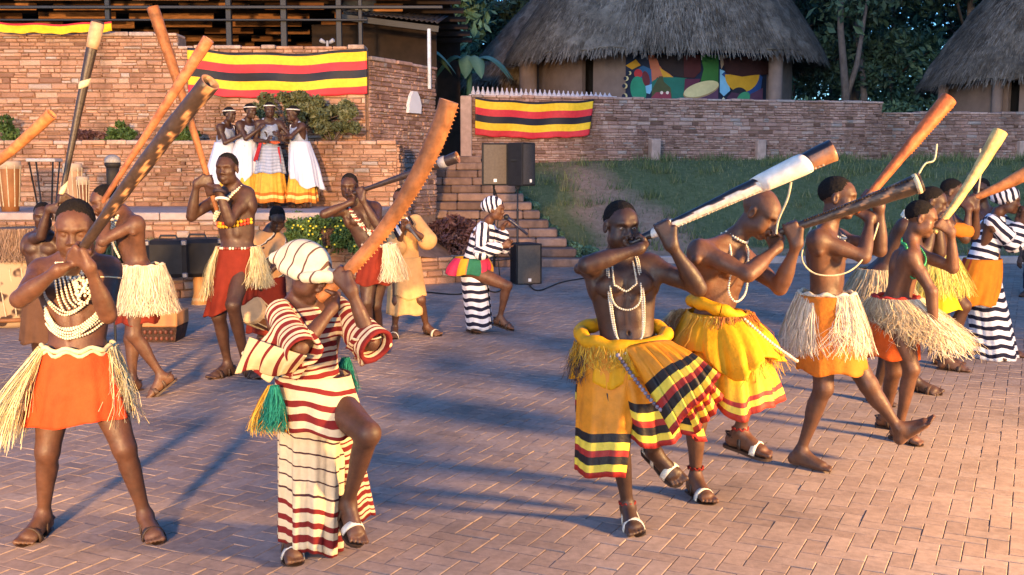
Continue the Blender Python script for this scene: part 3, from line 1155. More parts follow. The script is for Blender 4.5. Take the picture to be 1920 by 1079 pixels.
LEAFD = leaf_mat('leaf_dark', (.018, .035, .022), (.035, .07, .042), (.06, .11, .065))
LEAFM = leaf_mat('leaf_mid', (.035, .085, .06), (.075, .165, .11), (.14, .25, .16))
LEAFO = leaf_mat('leaf_olive', (.05, .06, .025), (.10, .115, .05), (.18, .18, .09))
LEAFG = leaf_mat('leaf_green', (.03, .06, .015), (.06, .115, .03), (.12, .18, .05))
LEAFR = leaf_mat('leaf_purple', (.05, .02, .022), (.10, .045, .045), (.16, .085, .07))


def leaves(name, centres, radii, per, size, material, parent=None, seed=1, base=None, squash=.8):
    r = np.random.RandomState(seed)
    vs_, ts_ = [], []
    for c, R in zip(centres, radii):
        d = r.normal(0, 1, (per, 3))
        d /= np.linalg.norm(d, axis=1)[:, None]
        q = np.asarray(c) + d * (R * r.uniform(.25, 1.0, per) ** .5)[:, None] * V(1, 1, squash)
        n = r.normal(0, 1, (per, 3)) + V(0, -.2, .5)
        n /= np.linalg.norm(n, axis=1)[:, None]
        a = np.cross(n, r.normal(0, 1, (per, 3)))
        a /= np.linalg.norm(a, axis=1)[:, None]
        b = np.cross(n, a)
        s = size * r.uniform(.6, 1.4, per)[:, None]
        v = np.empty((per, 4, 3))
        v[:, 0] = q - a * s
        v[:, 1] = q + b * s * .42 + n * s * .12
        v[:, 2] = q + a * s
        v[:, 3] = q - b * s * .42 + n * s * .12
        vs_.append(v.reshape(-1, 3))
        tc = r.uniform(.2, .8)
        ts_.append(np.repeat(np.clip(r.normal(tc, .22, per), 0, 1), 4))
    v = np.concatenate(vs_)
    return obj(name, v, np.arange(len(v)).reshape(-1, 4), material, parent, attrs={'tint': np.concatenate(ts_)}, base=base)


def tree(x, d, h, R, material, label, seed, z0=1.93, trunk=.2, low=.35, nclump=46, per=150, size=.17, name='tree', fork=False):
    r = random.Random(seed)
    b = V(x, d, z0)
    root = empty(name, b, label, 'tree', 'trees behind the huts')
    mb = MB()
    top = b + V(r.uniform(-.4, .4), 0, h * .75)
    mid = lerp(b, top, .5) + V(r.uniform(-.3, .3), 0, 0)
    mb.tube([b, lerp(b, mid, .5) + V(.06, 0, 0), mid, top], [trunk * 1.25, trunk, trunk * .75, trunk * .3], 10)
    ce, ra = [], []
    for k in range(9):
        a = r.uniform(0, 6.28); s = r.uniform(.3, .85)
        p = lerp(b, top, s * .9 + .08)
        e = p + V(math.cos(a), math.sin(a), r.uniform(.35, .9)) * R * r.uniform(.4, .75)
        mb.tube([p, lerp(p, e, .5) + V(0, 0, .15), e], [trunk * .4, trunk * .26, trunk * .08], 6)
        ce.append(e); ra.append(R * .4)
    mb.build('trunk', BARK, root, smooth=True)
    cz = z0 + h * (low + (1 - low) / 2)
    for k in range(nclump):
        u_, v_ = r.uniform(0, 6.28), r.uniform(-1, 1)
        q = R * r.uniform(.35, 1.0)
        ce.append(V(x + q * math.cos(u_) * math.sqrt(1 - v_ * v_), d + .7 * q * math.sin(u_) * math.sqrt(1 - v_ * v_), cz + v_ * h * (1 - low) * .5))
        ra.append(R * r.uniform(.16, .34))
    leaves('crown', ce, ra, per, size, material, root, seed)
    return root


tk = [
    (700, 46, 9, 3.4, LEAFM, 'tall leafy tree behind the pavilion roof at its right end', .2),
    (775, 33, 7.5, 1.9, LEAFM, 'blue-green tree just behind the gap beside the shaded wall', .25),
    (745, 35, 8.0, 2.8, LEAFM, 'leafy blue-green tree over the right end of the pavilion', .3),
    (800, 42, 8.5, 3.0, LEAFM, 'bushy blue-green tree left of the small thatched roof', .15),
    (885, 48, 11, 3.8, LEAFD, 'dark tall tree directly behind the small thatched roof', .12),
    (980, 53, 12, 4.2, LEAFD, 'dark tree rising behind the left slope of the painted hut', .2),
    (560, 50, 11, 4.2, LEAFD, 'dark tree far behind the open pavilion', .2),
    (1470, 52, 12, 4.2, LEAFD, 'dark tree behind the right slope of the painted hut', .05),
    (1560, 60, 14, 4.8, LEAFD, 'very tall dark tree in the gap between the huts', .1),
    (1660, 54, 11, 4.0, LEAFM, 'blue-green tree right of the pale trunks', .1),
    (1790, 58, 13, 4.6, LEAFD, 'dark tree behind the left edge of the right-hand hut', .1),
    (1900, 62, 15, 5.0, LEAFD, 'tall dark tree behind the top of the right-hand hut', .1),
    (1230, 64, 15, 5.2, LEAFD, 'tall dark tree far behind the painted hut', .2),
    (1420, 72, 20, 7.0, LEAFD, 'huge dark tree closing the sky behind the painted hut, right side', .05),
    (1610, 76, 21, 7.4, LEAFD, 'huge dark tree closing the sky above the pale trunks', .05),
    (1820, 78, 21, 7.4, LEAFD, 'huge dark tree closing the sky left of the right-hand hut roof', .05),
    (860, 70, 17, 6.2, LEAFD, 'huge dark tree far behind the banana plants', .05),
    (720, 66, 16, 5.6, LEAFD, 'huge dark tree far behind the pavilion roof end', .05),
    (300, 52, 12, 4.6, LEAFD, 'dark tree far behind the left part of the pavilion', .2),
]
for k, (px, d, h, R, m, lab, low) in enumerate(tk):
    tree((px - CXP) * d / FPX, d, h, R, m, lab, 20 + k, low=low, nclump=48, per=130, size=.20)
# trees added with crowns out of view, to shade the right-hand hut
for (X_, Y_, h_, R_, lab) in ((20.5, 27.5, 12, 5.6, 'spreading shade tree in front of the right-hand hut'), (24.5, 35.0, 15, 6.0, 'tall shade tree spreading over the right-hand hut'), (13.8, 44.0, 17, 6.0, 'tall shade tree behind the stepped wall with its crown overhead'), (19.5, 46.5, 18, 6.5, 'tall shade tree directly behind the right-hand hut')):
    tree(X_, Y_, h_, R_, LEAFD, lab, int(X_ * 7), low=.08 if Y_ < 30 else .4, nclump=60, per=150, size=.22)
# two pale bare trunks in the gap, and shrubs at their feet
for k, (px, d, h, tr, lab, fk) in enumerate(((1578, 40, 8.0, .17, 'pale forked tree trunk between the two huts', 1), (1612, 42, 4.5, .15, 'shorter pale tree trunk right of the forked one', 0))):
    x = (px - CXP) * d / FPX
    root = empty('tree', (x, d, 1.93), lab, 'tree', 'pale trunks between the huts')
    b = V(x, d, 1.93)
    mb = MB().tube([b, b + V(-.05, 0, 1.4), b + V(-.02, 0, 2.6), b + V(-.3, 0, 5), b + V(-.35, 0, h)], [tr * 1.2, tr, tr * .9, tr * .7, tr * .4], 10)
    if fk: mb.tube([b + V(-.03, 0, 2.3), b + V(.35, 0, 3.6), b + V(.75, .2, 6.2)], [tr * .7, tr * .6, tr * .3], 8)
    mb.build('trunk', mat('pale_bark', (.12, .10, .09), .95, .3, 6, .6), root, smooth=True)
    leaves('crown', [b + V(rnd.uniform(-1.5, 1.5), rnd.uniform(-.5, 1.5), h * rnd.uniform(.7, 1.1)) for _ in range(16)], [.7] * 16, 90, .16, LEAFD, root, 50 + k)


def bush(px, y0, d, w, h, material, label, seed, size=.06, n=26, per=120, z0=None, name='shrub', group=None, dep=None):
    b = A(px, y0, d) if z0 is None else V((px - CXP) * d / FPX, d, z0)
    r = random.Random(seed)
    root = empty(name, b, label, 'shrub', group)
    mb = MB()
    ce, ra = [], []
    dep = dep or min(w * .5, .6)
    for k in range(n):
        a, s = r.uniform(0, 6.28), r.uniform(.1, 1) ** .6
        q = b + V(math.cos(a) * s * w / 2, math.sin(a) * s * dep / 2, h * r.uniform(.15, .9) * (1 - .45 * s * s))
        ce.append(q); ra.append(min(w, h) * r.uniform(.13, .24))
        if k % 2 == 0: mb.tube([b + (q - b) * V(.2, .2, 0), q], [.012, .005], 5)
    mb.build('stem', BARK, root)
    leaves('foliage', ce, ra, per, size, material, root, seed)
    return root


for k, (px, d, w, h) in enumerate(((1480, 38, 2.6, 2.6), (1540, 41, 2.4, 2.2), (1650, 43, 3.2, 3.0), (1700, 39, 1.8, 1.7), (840, 37, 1.6, 2.2), (800, 34, 2.4, 2.4))):
    bush(px, 0, d, w, h, LEAFM if k != 3 else LEAFD, ['dark shrub beside the right post of the painted hut', 'dark shrub left of the pale forked trunk', 'large blue-green shrub right of the pale trunks', 'small dark shrub beside the right-hand hut', 'shrub below the small thatched roof', 'shrub behind the shaded wall end'][k], 70 + k, .13, 40, 130, 1.93, group='shrubs behind the walls')
bush(570, 232, 18.35, 1.7, .62, LEAFO, 'spreading olive shrub on the plant ledge above the white-dressed dancers', 81, .05, 46, 170, dep=.6)
bush(622, 262, 18.2, .8, .5, LEAFO, 'smaller olive shrub hanging at the right end of the plant ledge', 82, .045, 20, 120, dep=.5)
for k, (px, y, w, h, m, lab) in enumerate(((165, 268, .5, .25, LEAFR, 'low reddish plant on the ledge behind the tallest dark horn'), (228, 270, .5, .38, LEAFG, 'spiky green plant on the ledge left of the dark horn'), (350, 270, .5, .32, LEAFG, 'green plant on the ledge under the left end of the long banner'), (5, 270, .5, .55, LEAFG, 'green plant on the ledge at the left edge'))):
    bush(px, y, 18.2, w, h, m, lab, 90 + k, .05, 14, 70, group='plants on the wall ledge', dep=.4)
bush(610, 478, 15.5, 1.35, .72, LEAFG, 'green flower bush dotted with yellow blooms in the bed', 95, .035, 60, 230, dep=.9)
bush(838, 488, 17.4, 1.0, .85, LEAFR, 'purple-brown leafed shrub in the bed beside the steps', 96, .05, 46, 150, dep=.7)
bush(765, 484, 17.0, .7, .6, LEAFR, 'smaller purple-brown shrub behind the tan dress', 97, .045, 24, 120, dep=.6)
FLW = mat('yellow_petals', (.65, .55, .05), .6)
fl = MB()
for k in range(30):
    c = A(rnd.uniform(545, 668), rnd.uniform(405, 470), 15.1 + rnd.uniform(-.15, .1))
    for q in range(5):
        a = q * 1.257 + k
        t = V(math.cos(a), 0, math.sin(a)) * .016
        s = V(-math.sin(a), 0, math.cos(a)) * .008
        fl.add([c, c + t * .6 + s - V(0, .01, 0), c + t, c + t * .6 - s - V(0, .01, 0)], [(0, 1, 2, 3)])
fl.build('blossom', FLW, [o for o in bpy.data.objects if o.get('label', '').startswith('green flower bush')][0], kind='stuff')
# clipped edging plants down the side of the steps
for k in range(9):
    Y = 19.9 + .52 * k
    X = stair_right(Y) + .22
    bush(0, 0, Y, .62, .42, LEAFM, 'dark green edging shrub beside the %s step of the flight' % ['lowest', 'second', 'third', 'fifth', 'sixth', 'eighth', 'ninth', 'eleventh', 'topmost'][k], 110 + k, .035, 16, 110, lawn_z(X, Y), group='edging shrubs beside the steps').location = (X, Y, lawn_z(X, Y))
# banana plant behind the shaded wall
def banana(px, y, d, label, seed, n=8, L=1.5):
    b = A(px, y, d)
    r = random.Random(seed)
    root = empty('banana_plant', b, label, 'plant')
    MB().tube([b - V(0, 0, 1.8), b], [.1, .07], 10).build('stalk', LEAFM, root, smooth=True)
    for k in range(n):
        a = r.uniform(0, 6.28)
        dr = V(math.cos(a), math.sin(a) * .6, 0)
        v, f, t = [], [], []
        N = 9
        for i in range(N + 1):
            s = i / N
            p = b + dr * L * s * .8 + V(0, 0, L * (.9 * s - 1.15 * s * s))
            w = .24 * math.sin(math.pi * min(s * .93 + .07, 1)) ** .6
            sd_ = nrm(np.cross(dr, V(0, 0, 1)))
            v += [p - sd_ * w - V(0, 0, w * .4), p, p + sd_ * w - V(0, 0, w * .4)]
            t += [.4, .9, .5]
        for i in range(N):
            f += [(3 * i, 3 * i + 1, 3 * i + 4, 3 * i + 3), (3 * i + 1, 3 * i + 2, 3 * i + 5, 3 * i + 4)]
        obj('leaf', v, f, LEAFM, root, attrs={'tint': t}, smooth=True)


banana(760, 110, 25.5, 'banana plant with drooping leaves behind the shaded wall end', 3)
banana(880, 125, 30, 'banana plant beside the small thatched roof', 5, 7, 1.6)
# ------------------------------------------------------------------ people: one implicit surface per body, polygonised with surface nets
class SDF:
    def __init__(self, h):
        self.h = h
        self.P = []

    def limb(self, a, b, r, k=.025, flat=None, cut=False, sub=False):
        r = np.atleast_1d(np.asarray(r, float))
        self.P.append(('L', np.asarray(a, float), np.asarray(b, float), r, k, flat, cut, sub))

    def path(self, pts, r, k=.025, flat=None):
        n = len(pts) - 1
        r = [r] * (n + 1) if np.isscalar(r) else r
        for i in range(n): self.limb(pts[i], pts[i + 1], [r[i], r[i + 1]], k, flat)

    def ell(self, c, rr, ax=None, k=.03, sub=False):
        ax = np.eye(3) if ax is None else np.asarray(ax, float)     # rows are axes
        self.P.append(('E', np.asarray(c, float), np.asarray(rr, float), ax, k, sub))

    def clip(self, n, p):
        """keep the side that n points to"""
        n = nrm(n)
        self.P.append(('C', n, -float(np.dot(n, p))))

    def bounds(self):
        lo, hi = [], []
        for p in self.P:
            if p[0] == 'L' and not p[7]:
                m = p[3].max()
                lo.append(np.minimum(p[1], p[2]) - m); hi.append(np.maximum(p[1], p[2]) + m)
            elif p[0] == 'E' and not p[5]:
                m = p[2].max()
                lo.append(p[1] - m); hi.append(p[1] + m)
        return np.min(lo, 0) - .03, np.max(hi, 0) + .03

    def mesh(self):
        h = self.h
        lo, hi = self.bounds()
        N = np.ceil((hi - lo) / h).astype(int) + 1
        D = np.full(N, .06, dtype=np.float32)
        for p in self.P:
            if p[0] == 'C':
                gx, gy, gz = [(lo[i] + h * np.arange(N[i])).astype(np.float32) for i in range(3)]
                d = -(gx[:, None, None] * p[1][0] + gy[None, :, None] * p[1][1] + gz[None, None, :] * p[1][2] + p[2])
                np.maximum(D, d, out=D)
                continue
            if p[0] == 'L':
                a, b, r, k, flat, cut, sub = p[1:]
                m = r.max() + k + .025
                l0, h0 = np.minimum(a, b) - m, np.maximum(a, b) + m
            else:
                c, rr, ax, k, sub = p[1:]
                m = rr.max() + k + .025
                l0, h0 = c - m, c + m
            i0 = np.clip(np.floor((l0 - lo) / h).astype(int), 0, N)
            i1 = np.clip(np.ceil((h0 - lo) / h).astype(int) + 1, 0, N)
            if np.any(i1 <= i0): continue
            g = [(lo[i] + h * np.arange(i0[i], i1[i])).astype(np.float32) for i in range(3)]
            X, Y, Z = g[0][:, None, None], g[1][None, :, None], g[2][None, None, :]
            if p[0] == 'L':
                ba = b - a
                L2 = float(ba @ ba) + 1e-12
                px, py, pz = X - a[0], Y - a[1], Z - a[2]
                t0 = (px * ba[0] + py * ba[1] + pz * ba[2]) / L2
                t = np.clip(t0, 0, 1)
                tt = t0 if cut else t
                qx, qy, qz = px - tt * ba[0], py - tt * ba[1], pz - tt * ba[2]
                if flat is not None:
                    n, s = flat
                    dn = (qx * n[0] + qy * n[1] + qz * n[2]) * (1 / s - 1)
                    qx, qy, qz = qx + dn * n[0], qy + dn * n[1], qz + dn * n[2]
                dist = np.sqrt(qx * qx + qy * qy + qz * qz)
                rr_ = np.interp(t, np.linspace(0, 1, len(r)), r) if len(r) > 1 else r[0]
                d = dist - rr_
                if flat is not None: d = d * (flat[1] ** .5)
                if cut: d = np.maximum(d, (np.abs(t0 - .5) - .5) * math.sqrt(L2))
                d = d.astype(np.float32)
            else:
                px, py, pz = X - c[0], Y - c[1], Z - c[2]
                u = [(px * ax[i][0] + py * ax[i][1] + pz * ax[i][2]) for i in range(3)]
                k0 = np.sqrt(sum((u[i] / rr[i]) ** 2 for i in range(3)))
                k1 = np.sqrt(sum((u[i] / rr[i] ** 2) ** 2 for i in range(3))) + 1e-9
                d = (k0 * (k0 - 1) / k1).astype(np.float32)
            sl = tuple(slice(i0[i], i1[i]) for i in range(3))
            S = D[sl]
            if sub:
                hh = np.maximum(k - np.abs(S + d), 0) / k
                D[sl] = np.maximum(S, -d) + hh * hh * k * .25
            else:
                hh = np.maximum(k - np.abs(S - d), 0) / k
                D[sl] = np.minimum(S, d) - hh * hh * k * .25
        return nets(D, lo, h)


_CO = np.array([(i & 1, (i >> 1) & 1, (i >> 2) & 1) for i in range(8)])
_ED = [(a, b) for a in range(8) for b in range(a + 1, 8) if bin(a ^ b).count('1') == 1]


def nets(D, lo, h):
    S = D < 0
    nx, ny, nz = D.shape
    cnt = np.zeros((nx - 1, ny - 1, nz - 1), np.uint8)
    for c in _CO:
        cnt += S[c[0]:nx - 1 + c[0], c[1]:ny - 1 + c[1], c[2]:nz - 1 + c[2]]
    act = (cnt > 0) & (cnt < 8)
    idx = np.argwhere(act)
    vals = np.stack([D[idx[:, 0] + c[0], idx[:, 1] + c[1], idx[:, 2] + c[2]] for c in _CO], 1)
    acc = np.zeros((len(idx), 3)); w = np.zeros(len(idx))
    for a, b in _ED:
        va, vb = vals[:, a], vals[:, b]
        m = (va < 0) != (vb < 0)
        t = np.where(m, va / np.where(m, va - vb, 1), 0)
        acc += (m[:, None]) * (_CO[a] + t[:, None] * (_CO[b] - _CO[a]))
        w += m
    V_ = lo + h * (idx + acc / w[:, None])
    ID = np.full(act.shape, -1, np.int32)
    ID[act] = np.arange(len(idx))
    F = []
    for ax in range(3):
        o1, o2 = [(1, 2), (2, 0), (0, 1)][ax]
        s0 = [slice(None)] * 3; s1 = [slice(None)] * 3
        s0[ax] = slice(0, -1); s1[ax] = slice(1, None)
        for o in (o1, o2):
            s0[o] = slice(1, -1); s1[o] = slice(1, -1)
        A0, B0 = S[tuple(s0)], S[tuple(s1)]
        e = np.argwhere(A0 != B0)
        inside = A0[tuple(e.T)]
        base = e.copy(); base[:, o1] += 1; base[:, o2] += 1
        def cell(d1, d2):
            q = base.copy(); q[:, o1] += d1; q[:, o2] += d2
            return ID[q[:, 0], q[:, 1], q[:, 2]]
        Q = np.stack([cell(-1, -1), cell(0, -1), cell(0, 0), cell(-1, 0)], 1)
        Q[~inside] = Q[~inside][:, ::-1]
        F.append(Q)
    return V_, np.concatenate(F)


# ---- skin, hair, cloth materials
def skin_mat(name, base, gloss=.42):
    m, nt, n, l, p = new_mat(name)
    ns = noise(n, l, 5.0, 5, .6)
    c = np.array(base)
    r = ramp(n, [(.3, tuple(c * .78)), (.7, tuple(c * 1.25))])
    l.new(ns.outputs['Fac'], r.inputs[0])
    a = attr(n, 'pale')
    g = n.new('ShaderNodeNewGeometry')
    sx = n.new('ShaderNodeSeparateXYZ')
    l.new(g.outputs['Position'], sx.inputs[0])
    dz = ramp(n, [(.0, (.30,) * 3), (.10, (.10,) * 3), (.3, (0, 0, 0))])      # dust on feet and shins
    l.new(sx.outputs['Z'], dz.inputs[0])
    n4 = noise(n, l, 18.0, 5, .7)
    mm = n.new('ShaderNodeMath'); mm.operation = 'MULTIPLY'
    l.new(dz.outputs[0], mm.inputs[0]); l.new(n4.outputs['Fac'], mm.inputs[1])
    r5 = ramp(n, [(.35, (.80,) * 3), (.65, (1.2,) * 3)])
    l.new(n4.outputs['Fac'], r5.inputs[0])
    cc = mixc(n, l, 1.0, r.outputs[0], r5.outputs[0], 'MULTIPLY')
    cc = mixc(n, l, mm.outputs[0], cc, (.22, .14, .095))
    l.new(mixc(n, l, a.outputs['Fac'], cc, (.30, .15, .095)), p.inputs['Base Color'])
    p.inputs['Roughness'].default_value = gloss
    p.inputs['Specular IOR Level'].default_value = .42
    rr = ramp(n, [(.3, (gloss - .07,) * 3), (.7, (gloss + .16,) * 3)])
    n3 = noise(n, l, 26.0, 4, .7)
    l.new(n3.outputs['Fac'], rr.inputs[0])
    l.new(rr.outputs[0], p.inputs['Roughness'])
    nb = noise(n, l, 55.0, 6, .75)
    add_bump(n, l, p, nb.outputs['Fac'], .42, .005)
    return m


SKIN = skin_mat('skin_brown', (.082, .034, .0185), .47)
SKIN2 = skin_mat('skin_dark', (.050, .022, .0135), .45)
SKIN3 = skin_mat('skin_warm', (.105, .043, .022), .47)
HAIR = mat('hair_black', (.010, .008, .008), .9, .3, 60, .9, 220, spec=.15, bdist=.006)
EYEM = tint_mat('eye', [(0, (.012, .008, .006)), (.45, (.012, .008, .006)), (.55, (.26, .20, .16)), (1, (.26, .20, .16))], rough=.25, var=.02, bump=0, spec=.5)
RAFF = tint_mat('raffia', [(0, (.42, .33, .16)), (.5, (.62, .54, .32)), (1, (.74, .68, .46))], rough=.8, var=.15, bump=0, spec=.15)
RAFFW = tint_mat('raffia_white', [(0, (.40, .31, .22)), (.5, (.60, .50, .37)), (1, (.72, .64, .5))], rough=.8, var=.15, bump=0, spec=.15)
RAFFB = tint_mat('raffia_beige', [(0, (.26, .18, .12)), (.5, (.46, .35, .22)), (1, (.66, .55, .34))], rough=.8, var=.2, bump=0, spec=.15)
RAFFY = tint_mat('raffia_yellow', [(0, (.52, .40, .06)), (.5, (.66, .55, .13)), (1, (.74, .66, .28))], rough=.8, var=.15, bump=0, spec=.15)
BEADW = tint_mat('beads', [(0, (.62, .55, .42)), (.78, (.68, .62, .50)), (.86, (.45, .04, .03)), (1, (.06, .04, .03))], rough=.4, var=.05, bump=0, spec=.5)
LEATH = tint_mat('sandal_leather', [(0, (.02, .012, .010)), (.5, (.08, .04, .022)), (1, (.62, .58, .5))], rough=.5, var=.2, bump=.2, spec=.4)


def cloth(name, c, rough=.85, var=.18, scale=7):
    return mat(name, c, rough, var, scale, .55, 21, spec=.12, bdist=.012)


ORANGE = cloth('orange_cotton', (.50, .062, .018))
DKRED = cloth('dark_red_cotton', (.15, .020, .012))
TAN = cloth('tan_cotton', (.52, .31, .14))
GOLDO = cloth('gold_orange_cotton', (.52, .155, .020))


def hframe(hc, hf, hu=None):
    f = nrm(hf)
    u = V(0, 0, 1) if hu is None else np.asarray(hu, float)
    u = nrm(u - f * np.dot(u, f))
    r = np.cross(f, u)          # the person's right
    return r, f, u


def grip(sd, c, ax, rh, elbow, side, pref, s=1.0, k=.012, dry=False):
    """a hand closed round a pole through c (axis ax, radius rh); returns the wrist"""
    ax = nrm(ax)
    t = c - elbow
    t = nrm(t - ax * np.dot(t, ax))
    p = np.cross(ax, t)
    if np.dot(p, pref) < 0: p = -p                     # p: from the axis to the palm
    rp = rh + .013 * s
    n = -p
    thumb = np.cross(t, n) if side == 'R' else np.cross(n, t)   # towards the thumb, along the axis
    palm = c + p * rp
    wrist = palm - t * .078 * s + p * .004
    if dry: return wrist
    # palm: four rays from the wrist to the knuckles
    for i in range(4):
        off = (1.5 - i) * .0185 * s
        kn = c + thumb * off + (p * math.cos(.75) + t * math.sin(.75)) * (rh + .013 * s)
        sd.limb(wrist + thumb * off * .55, kn, [.0165 * s, .0135 * s, .0125 * s], k * 1.6)
        # finger: chain round the pole
        ln = [1.0, 1.08, 1.0, .8][i]
        rr_ = [.0100, .0102, .0096, .0086][i] * s
        pr = kn
        rt = rh + .0095 * s
        L = (.088 * s * ln) / max(rt, .02)
        for q in range(1, 4):
            a = .75 + L * (q / 3)
            a = min(a, 5.2)
            pt = c + thumb * off * 1.08 + (p * math.cos(a) + t * math.sin(a)) * rt
            sd.limb(pr, pt, [rr_ * (1.06 - .08 * q), rr_ * (1.0 - .08 * q)], k * .35)
            pr = pt
    # heel of the hand and thumb
    tb = wrist + thumb * .018 * s + t * .018 * s
    t1 = c + thumb * .043 * s + (p * math.cos(-.35) + t * math.sin(-.35)) * (rh + .014 * s)
    t2 = c + thumb * .038 * s + (p * math.cos(-1.35) + t * math.sin(-1.35)) * (rh + .0115 * s)
    t3 = c + thumb * .026 * s + (p * math.cos(-2.2) + t * math.sin(-2.2)) * (rh + .0105 * s)
    sd.limb(tb, t1, [.019 * s, .015 * s], k)
    sd.limb(t1, t2, [.0125 * s, .0112 * s], k * .5)
    sd.limb(t2, t3, [.011 * s, .0088 * s], k * .5)
    return wrist


def open_hand(sd, wrist, t, n, side, s=1.0, curl=.35, k=.012):
    """a relaxed hand: t towards the fingers, n out of the palm"""
    t = nrm(t); n = nrm(n - t * np.dot(n, t))
    thumb = np.cross(t, n) if side == 'R' else np.cross(n, t)
    for i in range(4):
        off = (1.5 - i) * .0185 * s
        kn = wrist + t * (.088 - .004 * abs(i - 1)) * s + thumb * off
        sd.limb(wrist + thumb * off * .6 + t * .01, kn, [.0165 * s, .0135 * s, .012 * s], k * 1.5)
        ln = [.95, 1.05, .98, .78][i]
        rr_ = [.0095, .0098, .0092, .0082][i] * s
        p, a = kn, 0.15
        for q, L in enumerate((.040, .026, .021)):
            a += curl
            e = p + (t * math.cos(a) + n * math.sin(a)) * L * ln * s
            sd.limb(p, e, [rr_ * (1.04 - .07 * q), rr_ * (.97 - .07 * q)], k * .35)
            p = e
    b = wrist + thumb * .016 * s + t * .02 * s
    t1 = b + (t * .62 + thumb * .72 + n * .25) * .042 * s
    t2 = t1 + (t * .85 + thumb * .35 + n * .35) * .033 * s
    t3 = t2 + (t * .9 + thumb * .05 + n * .45) * .026 * s
    sd.limb(b, t1, [.018 * s, .0145 * s], k)
    sd.limb(t1, t2, [.0122 * s, .011 * s], k * .5)
    sd.limb(t2, t3, [.0105 * s, .0085 * s], k * .5)


def ik(a, c, pole, l1, l2):
    """elbow or knee between a and c, bent towards pole, with true bone lengths"""
    d = np.linalg.norm(c - a)
    if d > (l1 + l2) * .985:
        q = d / ((l1 + l2) * .985)
        l1, l2 = l1 * q, l2 * q
    u = (c - a) / d
    x = (l1 * l1 - l2 * l2 + d * d) / (2 * d)
    hgt = math.sqrt(max(l1 * l1 - x * x, 0))
    w = pole - a
    w = nrm(w - u * np.dot(w, u))
    return a + u * x + w * hgt


def head(sd, P, s, fem=False, puff=0.0):
    r, f, u = P['hF']
    c = P['hc']
    W = lambda x, y, z: c + (r * x + f * y + u * z) * s
    ax = np.array([r, f, u])
    E = lambda x, y, z, a, b, d, k=.02, sub=False: sd.ell(W(x, y, z), V(a, b, d) * s, ax, k * s, sub)
    E(0, -.014, .036, .0735, .094, .083)
    E(0, .030, -.040, .055, .060, .074, .03)
    E(0, .05, .03, .060, .045, .05, .03)
    for m in (-1, 1):
        E(m * .041, .052, -.022, .024, .026, .022, .025)
        E(m * .042, .018, -.066, .024, .036, .030, .03)
        if puff: E(m * .040, .054, -.052, .022 + puff, .024 + puff, .022 + puff, .02)
    E(0, .070, -.100, .024, .021, .017, .025)
    sd.path([W(-.046, .072, .022), W(-.022, .086, .024), W(.022, .086, .024), W(.046, .072, .022)], V(.010, .0125, .0125, .010) * s, .016 * s)
    for m in (-1, 1):
        E(m * .031, .090, .002, .019, .014, .0125, .014, True)
        E(m * .031, .0715, .000, .0150, .0135, .0120, .006)
    sd.limb(W(0, .086, .014), W(0, .104, -.028), V(.0085, .010, .0125) * s, .014 * s)
    for m in (-1, 1):
        E(m * .0145, .094, -.033, .0105, .012, .0095, .008)
        sd.path([W(m * .023, .082, -.066), W(m * .010, .093, -.0625), W(0, .094, -.0635)], V(.005, .0075, .0072) * s, .007 * s)
        sd.path([W(m * .021, .082, -.070), W(m * .009, .091, -.0765), W(0, .092, -.0770)], V(.005, .0085, .0085) * s, .007 * s)
        E(m * .0775, -.008, -.006, .010, .020, .031, .012)
        E(m * .0845, -.002, -.004, .006, .010, .018, .008, True)
    sd.limb(W(-.018, .1, -.0695), W(.018, .1, -.0695), .0022 * s, .004 * s, None, False, True)
    P['mouth'] = W(0, .097, -.070)
    P['W'] = W


def foot(sd, P, sd_, s, k=.014):
    a, t = P['a' + sd_], P['t' + sd_]
    kn = P['k' + sd_]
    shin = nrm(a - kn)
    fd = t - a
    # sole direction: perpendicular to the foot, on the shin's far side
    fdn = nrm(fd)
    dn = shin - fdn * np.dot(shin, fdn)
    if np.linalg.norm(dn) < .2: dn = V(0, 0, -1) - fdn * np.dot(V(0, 0, -1), fdn)
    dn = nrm(dn)
    # the ankle stands .075 above the sole, the toe tip .012: tilt the sole line accordingly
    L = np.linalg.norm(fd)
    ang = math.asin(min(.060 * s / max(L, .1), .9))
    fl = nrm(fdn * math.cos(ang) - dn * math.sin(ang))
    dl = nrm(dn * math.cos(ang) + fdn * math.sin(ang))
    side = np.cross(fl, dl)                       # towards the person's right: fwd x down
    med = -side if sd_ == 'R' else side           # big-toe side
    heel = a + dl * .046 * s - fl * .035 * s
    ball = t - fl * .062 * s - dl * .006 * s
    sd.limb(a, heel, [.036 * s, .032 * s], .03 * s)
    sd.limb(heel, ball + dl * .002, [.032 * s, .030 * s, .030 * s, .026 * s], .03 * s)
    sd.limb(a + fl * .02 * s, ball + med * .012 * s, [.034 * s, .030 * s, .022 * s], .03 * s)
    for i in (-1, 0, 1):
        sd.limb(lerp(heel, ball, .35) + med * i * .012 * s, ball + med * i * .026 * s, [.02 * s, .0185 * s], .02 * s)
    for i in range(5):
        o = (.034 - .0165 * i) * s
        b = ball + med * o + dl * .004 * s
        ln = [.060, .060, .053, .046, .038][i] * s
        rr_ = [.0135, .0095, .009, .0088, .0085][i] * s
        sd.limb(b, b + fl * ln - med * .002 * i + dl * .002, [rr_ * 1.1, rr_], .006 * s)
    P['foot' + sd_] = dict(heel=heel, ball=ball, fl=fl, dl=dl, med=med, s=s, tip=t)


